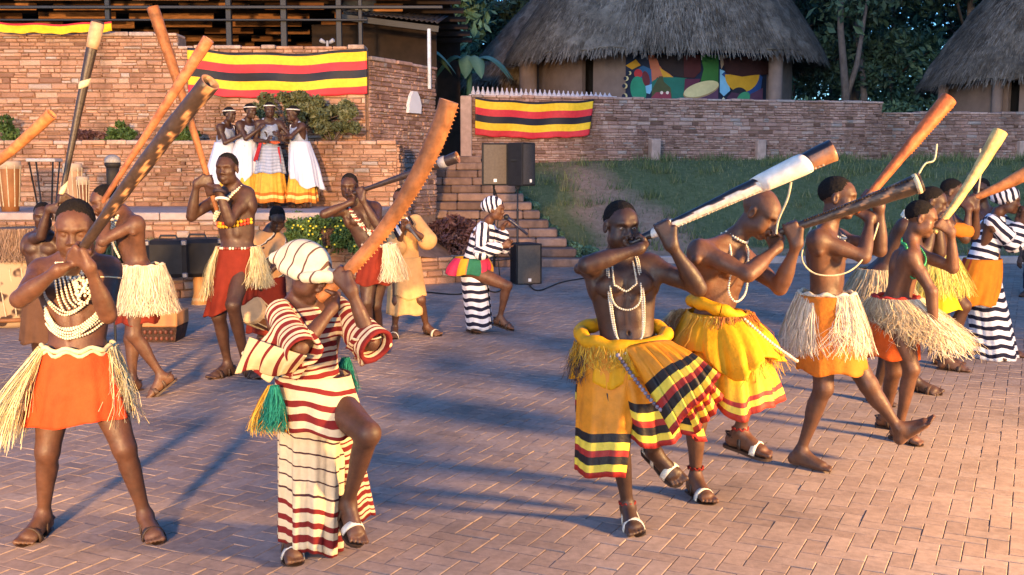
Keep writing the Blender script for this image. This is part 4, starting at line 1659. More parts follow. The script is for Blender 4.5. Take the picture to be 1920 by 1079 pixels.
def prep(J, d0, flat=(), zoff=0.0, shod=0.0):
    """joints: (pixel x, pixel y, depth offset) -> world; feet named in `flat` are set down on the floor"""
    P = {}
    for k, v in J.items():
        P[k] = A(v[0], v[1], d0 + (v[2] if len(v) > 2 else 0)) if isinstance(v, tuple) else v
    for sd_ in flat:
        P['t' + sd_][2] = zoff + .016 + shod
        P['a' + sd_][2] = zoff + .084 + shod
    return P


def make_body(P, s=1.0, h=.008, fem=False, mus=1.0, hs=1.0, horn=None, grips=(), hands=None, puff=0.0, bust=0.0, belly=0.0, arms=True, legs=True, wide=1.0, flat=(), ikleg=()):
    sd = SDF(h)
    u = nrm(P['nk'] - P['pv'])
    rs = nrm(P['sR'] - P['sL']); rs = nrm(rs - u * np.dot(rs, u))
    f = np.cross(u, rs)
    P['tF'] = (rs, f, u)
    rp = nrm(P['hR'] - P['hL']); up = nrm(lerp(u, V(0, 0, 1), .3)); rp = nrm(rp - up * np.dot(rp, up))
    fp = np.cross(up, rp)
    P['pF'] = (rp, fp, up)
    T = np.linalg.norm(P['nk'] - P['pv'])
    ax, axp = np.array([rs, f, u]), np.array([rp, fp, up])
    q = T / .50
    sw = .90 if fem else 1.0
    at = lambda t, x=0, y=0: P['pv'] + u * T * t + rs * x * s + f * y * s
    P['at'] = at
    axm = lerp(ax, axp, .4); axm = np.array([nrm(a) for a in axm])
    sd.ell(at(.66, 0, .0), V(.150 * sw * wide, .102, .175 * q) * s, ax, .05)
    sd.ell(at(.33, 0, .004), V(.122 * sw * wide, .086 + belly, .15 * q) * s, axm, .06)
    sd.ell(P['pv'] + up * .02, V(.148 if not fem else .155, .105, .115) * s, axp, .06)
    for S_ in ('R', 'L') if legs else ():
        fd = P['t' + S_] - P['a' + S_]
        if S_ in flat:
            z = P['t' + S_][2]
            fd[2] = 0
            P['t' + S_] = P['a' + S_] + nrm(fd) * .205 * s
            P['t' + S_][2] = z
        else: P['t' + S_] = P['a' + S_] + nrm(fd) * .212 * s
        if S_ in ikleg: P['k' + S_] = ik(P['h' + S_], P['a' + S_], P['k' + S_], .425 * s, .405 * s)
    for m in (-1, 1):
        sh = P['sR'] if m > 0 else P['sL']
        hp = P['hR'] if m > 0 else P['hL']
        # trapezius, collar, lats, pecs, shoulder blade, glute
        sd.limb(P['nk'] + u * .035, sh - u * .005 * s, V(.036, .040, .044) * s, .05)
        sd.limb(at(.80, m * .06, .03), sh, V(.06, .055, .05) * s, .05)
        sd.limb(sh - u * .05 * s - rs * m * .02 * s, at(.30, m * .085, -.01), V(.055, .050, .045) * s * wide, .05)
        if not fem:
            sd.ell(at(.715, m * .066, .080), V(.070, .036, .054) * s * mus, ax, .010)
            sd.limb(P['nk'] + f * .045 * s - u * .035 * s + rs * m * .02 * s, sh + f * .038 * s + u * .022 * s, V(.013, .012) * s, .02)
            sd.ell(at(.55, m * .038, .078), V(.034, .022, .046) * s, ax, .014)
            sd.ell(at(.36, m * .034, .078), V(.032, .018, .055) * s, ax, .016)
        elif bust:
            sd.ell(at(.66, m * .07, .085), V(.062, .05, .062) * s * bust, ax, .03)
        sd.ell(at(.70, m * .075, -.070), V(.062, .030, .085) * s, ax, .03)
        sd.ell(hp - fp * .055 * s + up * .01, V(.080, .075, .085) * s * (1.08 if fem else 1), axp, .05)
        # deltoid
        if not fem: sd.ell(at(.74, m * .155, .02), V(.03, .06, .075) * s, ax, .02)
        e = P['eR'] if m > 0 else P['eL']
        ed_ = nrm(e - sh); oe = nrm(np.cross(np.cross(ed_, rs * m + V(0, 0, .3)), ed_)) if abs(np.dot(ed_, rs)) < .95 else u
        sd.limb(lerp(sh, e, .02) + oe * .010 * s, lerp(sh, e, .36) + oe * .012 * s, V(.047, .050, .040, .026) * s * mus, .016)
    if not fem:
        sd.ell(at(.70, 0, .122), V(.007, .016, .075) * s, ax, .014, True)
        sd.ell(at(.40, 0, .112), V(.006, .014, .13) * s, axm, .012, True)
        for z in (.30, .42, .53): sd.ell(at(z, 0, .116), V(.07, .012, .005) * s, axm, .010, True)
        sd.ell(at(.5, 0, -.125), V(.010, .022, .22) * s, ax, .03, True)
    if not fem and h < .01:
        sd.ell(at(.20, 0, .098), V(.007, .02, .009) * s, ax, .008, True)
    # neck and head
    P['hF'] = hframe(P['hc'], P['hf'], P.get('hu'))
    Wn = P['hc'] + (-P['hF'][1] * .018 - P['hF'][2] * .06) * hs
    sd.limb(P['nk'] - u * .02, Wn, V(.060, .054, .053) * (.88 if fem else 1) * s, .03)
    head(sd, P, hs, fem, puff)
    H = None
    if horn:
        H = Horn(P, horn)
        P['horn'] = H
    am = mus * (.86 if fem else 1)
    for S_ in ('R', 'L') if arms else ():
        sh, e = P['s' + S_], P['e' + S_]
        g = next((x for x in grips if x[0] == S_), None)
        for _ in range(2):
            w_ = grip(sd, H.at(g[1]), H.dir(g[1]), H.rad(g[1]), e, S_, nrm(g[2]), s * 1.05, .012, True) if g and H else P['w' + S_]
            e = ik(sh, w_, e, .290 * s, .265 * s)
        P['e' + S_] = e
        if g and H:
            w = grip(sd, H.at(g[1]), H.dir(g[1]), H.rad(g[1]), e, S_, nrm(g[2]), s * 1.05, .012)
        else:
            w = P['w' + S_]
            hd_ = (hands or {}).get(S_)
            t = nrm(w - e) if not hd_ else hd_[0]
            n = V(0, 0, -1) if not hd_ else hd_[1]
            open_hand(sd, w, t, n, S_, s * 1.05, (hd_[2] if hd_ and len(hd_) > 2 else .4))
        P['w' + S_] = w
        sd.limb(sh, e, V(.050, .046 * am, .044 * am, .039, .036) * s, .03)
        bi = nrm(np.cross(np.cross(e - sh, w - e), e - sh))
        sd.limb(lerp(sh, e, .32) + bi * .014 * s, lerp(sh, e, .80) + bi * .013 * s, V(.022, .036 * am, .034 * am, .022) * s, .010)
        sd.limb(lerp(sh, e, .28) - bi * .016 * s, lerp(sh, e, .86) - bi * .012 * s, V(.024, .034 * am, .027 * am, .020) * s, .012)
        ob = nrm(np.cross(bi, e - w)) if True else bi
        sd.limb(lerp(e, w, -.10) + bi * .010 * s, lerp(e, w, .55) + bi * .008 * s, V(.020, .031 * am, .027, .018) * s, .012)
        sd.limb(e, w, V(.039, .042 * am, .040 * am, .033, .0275, .0245) * s, .025)
    if legs:
        for S_ in ('R', 'L'):
            hp, k_, a = P['h' + S_], P['k' + S_], P['a' + S_]
            sd.limb(hp, k_, V(.088, .087, .078, .066, .056) * s * (1.04 if fem else 1), .035)
            kf = nrm(k_ - lerp(hp, a, .5)) if np.linalg.norm(k_ - lerp(hp, a, .5)) > .02 else fp
            tf = P['t' + S_] - a
            sh_ = nrm(a - k_)
            ff = nrm(tf - sh_ * np.dot(tf, sh_))
            sd.limb(k_, a, V(.051, .050, .047, .040, .033, .032) * s, .03)
            sd.ell(k_ + ff * .020 * s, V(.030, .030, .038) * s, None, .025)
            sd.limb(lerp(k_, a, .10) - ff * .020 * s, lerp(k_, a, .55) - ff * .010 * s, V(.034, .046 * mus, .041, .022) * s, .016)
            sx_ = nrm(np.cross(ff, k_ - hp))
            for q_ in (-1, 1):
                sd.limb(lerp(hp, k_, .25) + ff * .030 * s + sx_ * q_ * .026 * s, lerp(hp, k_, .90) + ff * .012 * s + sx_ * q_ * .028 * s, V(.048, .050 * mus, .040, .022) * s, .018)
            foot(sd, P, S_, s)
    return sd


class Horn:
    def __init__(self, P, hn):
        self.h = hn
        st = hn.get('start')
        f = P['hF'][1]
        self.E = np.asarray(hn['end'], float)
        self.S = P['mouth'] + f * .012 if st is None else np.asarray(st, float)
        sag = V(*hn.get('sag', (0, 0, 0)))
        self.C = lerp(self.S, self.E, .5) + sag
        self.r0, self.r1, self.ex = hn['r0'], hn['r1'], hn.get('ex', 1.6)

    def at(self, t):
        return self.S * (1 - t) ** 2 + self.C * 2 * t * (1 - t) + self.E * t * t

    def dir(self, t):
        return nrm((self.C - self.S) * (1 - t) + (self.E - self.C) * t)

    def rad(self, t):
        h = self.h
        return self.r0 + (self.r1 - self.r0) * max(t, 0.0) ** self.ex


def finish_body(P, sd, label, material, base, group=None, paler=None):
    v, f = sd.mesh()
    # palms and soles read a little lighter
    pale = np.zeros(len(v))
    for S_ in ('R', 'L'):
        F_ = P.get('foot' + S_)
        if F_:
            q = v - F_['ball']
            dd = q @ F_['dl']
            near = np.linalg.norm(v - lerp(F_['heel'], F_['ball'], .6), axis=1) < .2
            pale = np.maximum(pale, near * np.clip((dd - .012) / .012, 0, 1) * .6)
    o = obj('person', v, f, material, None, True, {'pale': pale}, base)
    tag(o, label, 'person', group)
    return o


def add_hair(P, root, h=.006, s=1.0, th=.0032, low=0.0, m=None, name='hair'):
    r, f, u = P['hF']
    W = P['W']
    sd = SDF(h)
    ax = np.array([r, f, u])
    sd.ell(W(0, -.014, .036), (V(.0735, .094, .083) + th) * s, ax, .01)
    n = r * 0 + f * -.53 + u * .85
    sd.clip(n, W(0, .080, .075 - low))
    for m_ in (-1, 1):
        sd.ell(W(m_ * .085, .03, -.01), V(.03, .05, .05) * s, ax, .012, True)
    v, fc = sd.mesh()
    v = v + (nrg.rand(*v.shape) - .5) * .004
    return obj(name, v, fc, m or HAIR, root, True)


def add_eyes(P, root, s=1.0, look=(0, 0), openness=.6):
    r, f, u = P['hF']
    W = P['W']
    for m in (-1, 1):
        c = W(m * .031, .0738, .000)
        v, t, fc = [], [], []
        n, k = 12, 7
        g = nrm(f + r * look[0] + u * look[1])
        a = nrm(np.cross(g, u)); b = np.cross(a, g)
        for i in range(k + 1):
            ph = i / k * 1.15
            for j in range(n):
                th = 2 * math.pi * j / n
                d = g * math.cos(ph) + (a * math.cos(th) + b * math.sin(th) * openness) * math.sin(ph)
                v.append(c + d * .0128 * s); t.append(0 if ph < .42 else 1)
        for i in range(k):
            for j in range(n):
                fc.append((i * n + j, i * n + (j + 1) % n, (i + 1) * n + (j + 1) % n, (i + 1) * n + j))
        obj('eye', v, fc, EYEM, root, True, {'tint': t})


def add_sandals(P, root, tone=.1, strap=.1, band=1.0, feet=('R', 'L')):
    for S_ in feet:
        F_ = P.get('foot' + S_)
        if not F_: continue
        s, fl, dl, med = F_['s'], F_['fl'], F_['dl'], F_['med']
        he, ba = F_['heel'], F_['ball']
        L = np.dot(F_['tip'] - he, fl) + .045 * s
        o0 = he - fl * .045 * s
        o0 = o0 + dl * (np.dot(he - o0, dl) + .0335 * s)
        prof = [(0, .0), (.02, .024), (.08, .037), (.2, .040), (.4, .041), (.6, .051), (.75, .057), (.88, .050), (.96, .033), (1.0, .010)]
        up_, lo_ = [], []
        for x, w in prof: up_.append((x, w * s))
        ring = [o0 + fl * L * x + med * w for x, w in up_] + [o0 + fl * L * x - med * w for x, w in reversed(up_)]
        n = len(ring)
        top = [p for p in ring]; bot = [p + dl * .016 for p in ring]
        so = obj('sandal', top + bot, [tuple(range(n)), tuple(range(2 * n - 1, n - 1, -1))] + [(i, n + i, n + (i + 1) % n, (i + 1) % n) for i in range(n)], LEATH, root, attrs={'tint': np.full(2 * n, tone)})
        def band_at(x, hgt, wid, tn, lean=0.0, name='strap', wd_=.054):
            c = o0 + fl * (L * x)
            pts = []
            for q in range(11):
                a = math.pi * q / 10
                pts.append(c + med * math.cos(a) * wd_ * s - dl * math.sin(a) * hgt * s - fl * lean * math.sin(a))
            v, fc = [], []
            for p in pts: v += [p - fl * wid / 2, p + fl * wid / 2]
            for q in range(10): fc.append((2 * q, 2 * q + 2, 2 * q + 3, 2 * q + 1))
            obj(name, v, fc, LEATH, so, True, {'tint': np.full(len(v), tn)}, solid=.007)
        band_at(.68, .064, .032 * s, band)
        band_at(.40, .100, .020 * s, strap, .02, wd_=.045)
        # heel strap
        pts = [o0 + fl * L * .30 + med * .034 * s - dl * .05 * s, o0 + fl * L * .12 + med * .036 * s - dl * .062 * s, o0 + fl * L * .005 - dl * .066 * s, o0 + fl * L * .12 - med * .036 * s - dl * .062 * s, o0 + fl * L * .30 - med * .034 * s - dl * .05 * s]
        m_ = MB().tube(pts, .006 * s, 6, tint=strap)
        m_.build('strap', LEATH, so, smooth=True)


def build_horn(P, label, base_m, root_name='horn', group='long wooden horns held by the players', bands=(), stitch=None, rough=.5, seed=1, lump=.06, rim=None, hollow=.82, n=22, m=46, tint_fn=None):
    """a hollow flared horn along its bent axis; wall, rim and bore are one turned surface"""
    H = P['horn']
    r = random.Random(seed)
    v, t, fcs = [], [], []
    d0 = H.dir(0)
    ref = V(0, 0, 1) if abs(d0[2]) < .9 else V(0, 1, 0)
    rows = [(i / m, 1.0, 0) for i in range(m + 1)] + [(1.004, .97, 1), (1.0, hollow, 1)] + [(1 - i * .05, hollow * .97, 2) for i in range(1, 9)]
    ph = [r.uniform(0, 6.28) for _ in range(6)]
    frames = []
    for (q, kf, kind) in rows:
        tq = min(q, 1.0)
        d = H.dir(tq)
        a = nrm(ref - d * np.dot(ref, d)); ref = a
        b = np.cross(d, a)
        c = H.at(tq) + d * (q - tq) * .3
        frames.append((c, a, b, d))
        for k in range(n):
            th = 2 * math.pi * k / n
            R_ = H.rad(tq) * kf
            if kind < 2: R_ *= 1 + lump * (.5 * math.sin(2 * th + 9 * q + ph[0]) + .35 * math.sin(3 * th - 17 * q + ph[1]) + .3 * math.sin(31 * q + ph[2]) + .25 * math.sin(5 * th + 47 * q + ph[3]))
            v.append(c + (a * math.cos(th) + b * math.sin(th)) * R_)
            t.append((tint_fn(tq, th) if tint_fn else .5) if kind == 0 else (.78 if kind == 1 else .25))
    for i in range(len(rows) - 1):
        for k in range(n):
            k2 = (k + 1) % n
            fcs.append((i * n + k, i * n + k2, (i + 1) * n + k2, (i + 1) * n + k))
    fcs.append(tuple(range(n - 1, -1, -1)))
    L_ = (len(rows) - 1) * n
    fcs.append(tuple(L_ + k for k in range(n)))
    o = obj(root_name, v, fcs, base_m, None, True, {'tint': t}, H.S)
    tag(o, label, 'horn', group)
    # bindings and hide sleeves, standing a little proud of the wood
    for (t0, t1, mm, slant, nm) in bands:
        bv, bf = [], []
        K = max(2, int((t1 - t0) * 30))
        for i in range(K + 1):
            for k in range(n):
                th = 2 * math.pi * k / n
                q = min(t0 + (t1 - t0) * i / K + slant * math.cos(th + 1), .999)
                j = min(int(round(q * m)), m)
                c, a, b, d = frames[j]
                c = H.at(q)
                R_ = H.rad(q) * (1 + lump * .6) + .004 * (1 if 0 < i < K else .3)
                bv.append(c + (a * math.cos(th) + b * math.sin(th)) * R_)
        for i in range(K):
            for k in range(n):
                k2 = (k + 1) % n
                bf.append((i * n + k, i * n + k2, (i + 1) * n + k2, (i + 1) * n + k))
        obj(nm, bv, bf, mm, o, True, {'tint': np.full(len(bv), .5)}, solid=.003)
    if stitch:
        t0, t1, N, side, mm, sz = stitch
        sb = MB()
        for i in range(N):
            q = t0 + (t1 - t0) * i / (N - 1)
            d = H.dir(q)
            s_ = nrm(np.asarray(side, float) - d * np.dot(side, d))
            R_ = H.rad(q)
            p = H.at(q) + s_ * R_ * .99
            q_ = r.uniform(.6, 1.25)
            s_ = s_ * q_
            sb.tube([p - d * sz * .25 - s_ * .003, p + s_ * sz * .55, p + d * sz * .35 - s_ * .003], [sz * .38, sz * .30, sz * .2], 5, tint=r.random())
        sb.build('stitching', mm, o)
    return o


# ---- cloth shapes
def skirt(root, name, material, c0, R0, c1, R1, F0, F1=None, nf=9, amp=.10, ease=1.0, n=110, m=22, seed=1, hem=None, th=(0, 360), solid=.006, wav=.012, bulge=0.0, thin=True):
    """lofted cloth from a waist ring to a hem ring. F = (right, forward) axes; hem(theta) scales the drop"""
    r = random.Random(seed)
    F1 = F1 or F0
    c0, c1 = np.asarray(c0, float), np.asarray(c1, float)
    ph = [r.uniform(0, 6.28) for _ in range(6)]
    full = th == (0, 360)
    v, s, a_ = [], [], []
    L = np.linalg.norm(c1 - c0)
    for j in range(m + 1):
        t = j / m
        for i in range(n + (0 if full else 1)):
            A_ = rad(th[0] + (th[1] - th[0]) * i / n)
            hm = hem(A_) if hem else 1.0
            tt = t * hm
            te = tt ** ease
            fold = 1 + amp * tt ** .8 * (math.sin(nf * A_ + ph[0]) + .5 * math.sin((nf * 2 + 1) * A_ + ph[1] + 2 * tt) + .35 * math.sin((nf // 2 + 1) * A_ + ph[2] - 3 * tt))
            bl = 1 + bulge * math.sin(math.pi * min(tt, 1))
            rx = (R0[0] + (R1[0] - R0[0]) * te) * fold * bl
            ry = (R0[1] + (R1[1] - R0[1]) * te) * fold * bl
            rr_ = nrm(lerp(F0[0], F1[0], min(tt, 1))); ff = nrm(lerp(F0[1], F1[1], min(tt, 1)))
            p = lerp(c0, c1, tt) + rr_ * math.cos(A_) * rx + ff * math.sin(A_) * ry
            p = p + V(0, 0, wav * math.sin(5 * A_ + ph[3]) * tt)
            v.append(p); s.append((hm - tt) * L); a_.append(A_ / (2 * math.pi))
    N = n + (0 if full else 1)
    f = []
    for j in range(m):
        for i in range(n):
            i2 = (i + 1) % N if full else i + 1
            f.append((j * N + i, (j + 1) * N + i, (j + 1) * N + i2, j * N + i2))
    return obj(name, v, f, material, root, True, {'s': s, 'a': a_}, solid=solid)


def fringe(root, name, material, c0, R0, F, length, flare=.25, th=(0, 360), count=420, seed=1, w=.005, drop=V(0, 0, -1), layers=3, jit=.18, curl=.02, blow=V(0, 0, 0), lenfn=None, segs=5):
    """raffia: separate ribbons hanging from a waist ring, with a twisted waistband"""
    r = np.random.RandomState(seed)
    n = int(count * 2.8)
    w = w * .40
    a = np.radians(th[0] + (th[1] - th[0]) * r.uniform(0, 1, n))
    ca_, sa_ = np.cos(a), np.sin(a)
    rr_, ff = F[0], F[1]
    lay = r.uniform(.96, 1.10, n)
    out = rr_ * ca_[:, None] * (1 / max(R0[0], .01)) + ff * sa_[:, None] * (1 / max(R0[1], .01))
    out = out / np.linalg.norm(out, axis=1)[:, None]
    top = c0 + (rr_ * (ca_ * R0[0])[:, None] + ff * (sa_ * R0[1])[:, None]) * lay[:, None] + V(0, 0, 1) * r.uniform(-.012, .012, n)[:, None]
    L = length * r.uniform(1 - jit, 1.04, n)
    if lenfn is not None: L = L * np.array([lenfn(x) for x in a])
    tang = np.cross(out, drop)
    tang /= np.linalg.norm(tang, axis=1)[:, None] + 1e-9
    fl = np.clip(r.normal(flare, flare * .3, n), 0, 2)
    # strands gather in locks
    lock = np.sin(a * 23 + seed) * .10 + np.sin(a * 41 + 2 * seed) * .06
    sdw = r.normal(0, .12, n) + lock * 1.5
    broken = r.uniform(0, 1, n) < .25
    L = np.where(broken, L * r.uniform(.5, .95, n), L)
    ph = r.uniform(0, 6.28, n)
    curl = curl * np.clip(r.gamma(1.6, .7, n), .2, 3.5)
    tw = r.normal(0, .6, n)
    S_ = segs
    v = np.empty((n, S_ + 1, 2, 3))
    for i in range(S_ + 1):
        t = i / S_
        p = top + (drop * t + out * (fl * (t * 1.25 - .45 * t * t))[:, None] + tang * (sdw * t * t)[:, None] + blow * t ** 1.5) * L[:, None]
        p = p + tang * (np.sin(ph + t * 6) * curl * t)[:, None] + out * (np.cos(ph * 2 + t * 4) * curl * .7 * t)[:, None]
        wd = tang * np.cos(tw)[:, None] + out * np.sin(tw)[:, None]
        ww = w * (1 - .35 * t)
        v[:, i, 0] = p - wd * ww
        v[:, i, 1] = p + wd * ww
    f = []
    idx = np.arange(n)[:, None] * (S_ + 1) * 2 + np.arange(S_)[None, :] * 2
    F_ = np.stack([idx, idx + 1, idx + 3, idx + 2], -1).reshape(-1, 4)
    t = np.repeat(np.clip(r.normal(.55, .25, n) , 0, 1), (S_ + 1) * 2)
    return obj(name, v.reshape(-1, 3), F_, material, root, attrs={'tint': t}, kind='stuff')


def ring(root, name, material, c, R, F, r0, th=(0, 360), n=60, wob=.0, seed=1, tilt=None, tw=0):
    rr = random.Random(seed)
    pts = []
    full = th == (0, 360)
    for i in range(n + 1):
        A_ = rad(th[0] + (th[1] - th[0]) * i / n)
        k = 1 + wob * math.sin(7 * A_ + seed) + wob * .6 * math.sin(13 * A_)
        pts.append(c + F[0] * math.cos(A_) * R[0] * k + F[1] * math.sin(A_) * R[1] * k + V(0, 0, wob * .3 * math.sin(9 * A_)))
    rs = [r0 * (1 + .10 * math.sin(i * 1.1) * (1 if wob else 0)) for i in range(n + 1)]
    return MB().tube(pts, rs, 10, caps=not full).build(name, material, root, smooth=True)


def smooth_line(pts, k=10):
    pts = [np.asarray(p, float) for p in pts]
    m, out = len(pts), []
    for i in range(m - 1):
        p0, p1, p2, p3 = pts[max(i - 1, 0)], pts[i], pts[i + 1], pts[min(i + 2, m - 1)]
        for q in range(k):
            t = q / k
            out.append(.5 * ((2 * p1) + (p2 - p0) * t + (2 * p0 - 5 * p1 + 4 * p2 - p3) * t * t + (3 * p1 - p0 - 3 * p2 + p3) * t ** 3))
    return out + [pts[-1]]


def beads(root, name, pts, r=.006, material=None, seed=1, gap=1.9, pat=None, closed=False):
    """a string of small beads along a polyline"""
    rr = random.Random(seed)
    pts = [np.asarray(p, float) for p in pts]
    # resample a smooth curve
    P_ = smooth_line(pts)
    P_ = np.array(P_)
    sl = np.concatenate([[0], np.cumsum(np.linalg.norm(np.diff(P_, axis=0), axis=1))])
    N = max(3, int(sl[-1] / (r * gap)))
    mb = MB()
    for i in range(N):
        x = sl[-1] * (i + .5) / N
        c = V(*[np.interp(x, sl, P_[:, a]) for a in range(3)])
        tn = (pat(i) if pat else rr.uniform(0, .7))
        mb.ball(c, r * rr.uniform(.9, 1.1), 6, 4, tn)
    return mb.build(name, material or BEADW, root, smooth=True)


def drape(P, pts, off=.012):
    """points (t along torso, x right, y forward) on the chest surface"""
    at, f = P['at'], P['tF'][1]
    return [at(t, x, y + off) for t, x, y in pts]


def garment(root, name, material, sd, sfn=None, wr=.0, seed=1, extra=None):
    v, f = sd.mesh()
    r = np.random.RandomState(seed)
    s = sfn(v) if sfn else np.zeros(len(v))
    if wr:
        k = r.uniform(18, 42, (5, 3)) * r.choice([-1, 1], (5, 3))
        q = sum(np.sin(v @ k[i] + i * 1.7) for i in range(5)) / 5
        # cheap normals
        nn_ = np.zeros_like(v)
        a, b, c, d = v[f[:, 0]], v[f[:, 1]], v[f[:, 2]], v[f[:, 3]]
        fn = np.cross(c - a, d - b)
        for j in range(4): np.add.at(nn_, f[:, j], fn)
        nn_ /= np.linalg.norm(nn_, axis=1)[:, None] + 1e-12
        v = v + nn_ * (q * wr)[:, None]
    return obj(name, v, f, material, root, True, {'s': s})


def panel(root, name, material, TL, TR, BL, BR, bulge=.05, amp=.015, nf=4, seed=1, n=44, m=26, solid=.006):
    """a sheet of cloth between a top edge and a hem, bellying outwards (towards the viewer's side)"""
    r = random.Random(seed)
    ph = [r.uniform(0, 6) for _ in range(3)]
    TL, TR, BL, BR = [np.asarray(q, float) for q in (TL, TR, BL, BR)]
    nn_ = nrm(np.cross(TR - TL, BL - TL))
    if nn_[1] > 0: nn_ = -nn_
    L = np.linalg.norm((BL + BR - TL - TR) / 2)
    v, s, a = [], [], []
    for j in range(m + 1):
        t = j / m
        for i in range(n + 1):
            x = i / n
            p = lerp(lerp(TL, TR, x), lerp(BL, BR, x), t)
            p = p + nn_ * (bulge * max(math.sin(math.pi * x), 0) ** .7 * math.sin(math.pi * (t * .8 + .1)) + amp * t * (math.sin(nf * 6.28 * x + ph[0]) + .5 * math.sin(nf * 13 * x + ph[1] + t * 3)))
            p = p + V(0, 0, .012 * t * math.sin(9 * x + ph[2]))
            v.append(p); s.append((1 - t) * L); a.append(x)
    f = [(j * (n + 1) + i, (j + 1) * (n + 1) + i, (j + 1) * (n + 1) + i + 1, j * (n + 1) + i + 1) for j in range(m) for i in range(n)]
    return obj(name, v, f, material, root, True, {'s': s, 'a': a}, solid=solid)
# ------------------------------------------------------------------ the dancers and players


def person(label, J, d0, flat=('R', 'L'), skin=None, h=None, hair=True, hairlow=0.0, eyes=False, group=None, zoff=0.0, shod=.014, **kw):
    P = prep(J, d0, flat, zoff, shod)
    hn = kw.get('horn')
    if hn and isinstance(hn['end'], tuple):
        hn['end'] = A(hn['end'][0], hn['end'][1], d0 + hn['end'][2])
        if isinstance(hn.get('start'), tuple): hn['start'] = A(hn['start'][0], hn['start'][1], d0 + hn['start'][2])
    h = h or (  .0062 if d0 < 6 else .0072 if d0 < 8 else .010 if d0 < 11 else .0125)
    sd = make_body(P, h=h, flat=flat, **kw)
    c = (P['aR'] + P['aL']) / 2
    root = finish_body(P, sd, label, skin or SKIN, (c[0], c[1], zoff), group)
    P['root'] = root
    P['h'] = h
    if hair: add_hair(P, root, min(h, .009), kw.get('hs', 1.0), low=hairlow)
    if eyes: add_eyes(P, root, kw.get('hs', 1.0))
    return P


def nf(x): return np.asarray(x, float)


GH = 'long wooden horns held by the players'
FLAT = V(0, 0, 1)
LEVEL = lambda P: (nrm(V(P['pF'][0][0], P['pF'][0][1], 0)), nrm(V(P['pF'][1][0], P['pF'][1][1], 0)))

# horn materials
HORND = tint_mat('horn_dark', [(0, (.018, .012, .010)), (.5, (.045, .026, .018)), (.8, (.26, .13, .06)), (1, (.42, .24, .11))], rough=.45, var=.35, scale=22, bump=.6, bscale=35, spec=.45, bdist=.006)
HORNO = tint_mat('horn_orange', [(0, (.10, .035, .015)), (.5, (.36, .135, .045)), (.8, (.44, .20, .09)), (1, (.60, .30, .10))], rough=.58, var=.42, scale=17, bump=.7, bscale=28, spec=.3, bdist=.007, stain=.5)
HORNY = tint_mat('horn_yellow', [(0, (.16, .08, .03)), (.5, (.52, .35, .13)), (.8, (.62, .50, .25)), (1, (.7, .58, .32))], rough=.58, var=.42, scale=17, bump=.7, bscale=28, spec=.3, bdist=.007, stain=.5)
HORNR = tint_mat('horn_brown', [(0, (.06, .022, .014)), (.5, (.34, .12, .05)), (.8, (.42, .2, .12)), (1, (.5, .25, .12))], rough=.58, var=.42, scale=17, bump=.7, bscale=28, spec=.3, bdist=.007, stain=.5)
HIDEW = mat('white_hide', (.62, .57, .52), .8, .2, 18, .5, 80, bdist=.003)
TAPE = mat('pale_binding', (.52, .43, .28), .8, .25, 30, .4, 120)
LACE = tint_mat('hide_lacing', [(0, (.42, .33, .2)), (1, (.66, .56, .4))], rough=.8, var=.2, bump=.3)
LACEO = tint_mat('orange_lacing', [(0, (.36, .13, .04)), (1, (.52, .24, .08))], rough=.6, var=.2, bump=.3)
STUD = tint_mat('dark_studs', [(0, (.02, .014, .012)), (1, (.06, .04, .03))], rough=.5, bump=.2)

# =========================== 1  man in the orange wrap, front left
P = person('bare-chested man in an orange wrap and pale raffia blowing the big dark horn', dict(
    hc=(142, 430, 0), hf=V(.22, -1, -.24), nk=(142, 483, .04), sR=(80, 507, .05), sL=(203, 503, .05), eR=(34, 562, -.13), eL=(207, 603, -.13),
    pv=(146, 668, .02), hR=(114, 692, .02), hL=(180, 692, .02), kR=(89, 846, -.04), kL=(233, 840, -.04), aR=(83, 992, .03), aL=(273, 983, .03), tR=(54, 1045, -.12), tL=(293, 1026, -.14)),
    5.15, hs=1.18, mus=1.08, wide=1.04, horn=dict(start=(134, 497, -.20), end=(394, 154, -.62), r0=.020, r1=.043, ex=.95, sag=(-.03, 0, .0)), grips=(('R', .0, (0.1, -.5, -1)), ('L', .075, (-.1, -.8, -1))), puff=.006)
R_ = P['root']; F_ = LEVEL(P)
add_sandals(P, R_, .2, .2, .15)
w0, w1 = A(146, 652, 5.15), A(147, 786, 5.15)
skirt(R_, 'wrap', ORANGE, w0, (.162, .125), w1, (.262, .175), F_, nf=9, amp=.05, seed=3, hem=lambda a: 1 + .07 * math.cos(a), wav=.006)
ring(R_, 'waist_rope', RAFF, w0 + V(0, 0, .008), (.168, .131), F_, .011, wob=.03, seed=2)
ring(R_, 'waist_rope', RAFF, w0 - V(0, 0, .012), (.17, .133), F_, .009, wob=.04, seed=5)
fringe(R_, 'raffia_fringe', RAFF, w0, (.172, .135), F_, .45, .50, (-62, 42), 520, 3, .0055, curl=.012, jit=.25, blow=V(-.10, 0, 0))
fringe(R_, 'raffia_fringe', RAFF, w0, (.172, .135), F_, .36, .22, (160, 200), 90, 4, .005, curl=.02, jit=.4)
fringe(R_, 'raffia_fringe', RAFF, w0, (.172, .135), F_, .40, .25, (205, 330), 160, 14, .005, curl=.02, jit=.3)
for k in range(6):
    sg = .05 + .028 * k
    beads(R_, 'bead_string', drape(P, [(.86, .13, .045), (.66 - sg * .6, .10, .108), (.52 - sg, .0 + .01 * k, .112), (.62 - sg * .5, -.10, .10), (.86, -.13, .05)] if k < 2 else [(.58 - .03 * k, .135, .04), (.45 - sg, .06, .10), (.40 - sg, -.02, .108), (.50 - sg * .8, -.11, .08), (.60 - .03 * k, -.14, .03)]), .0062, seed=k)
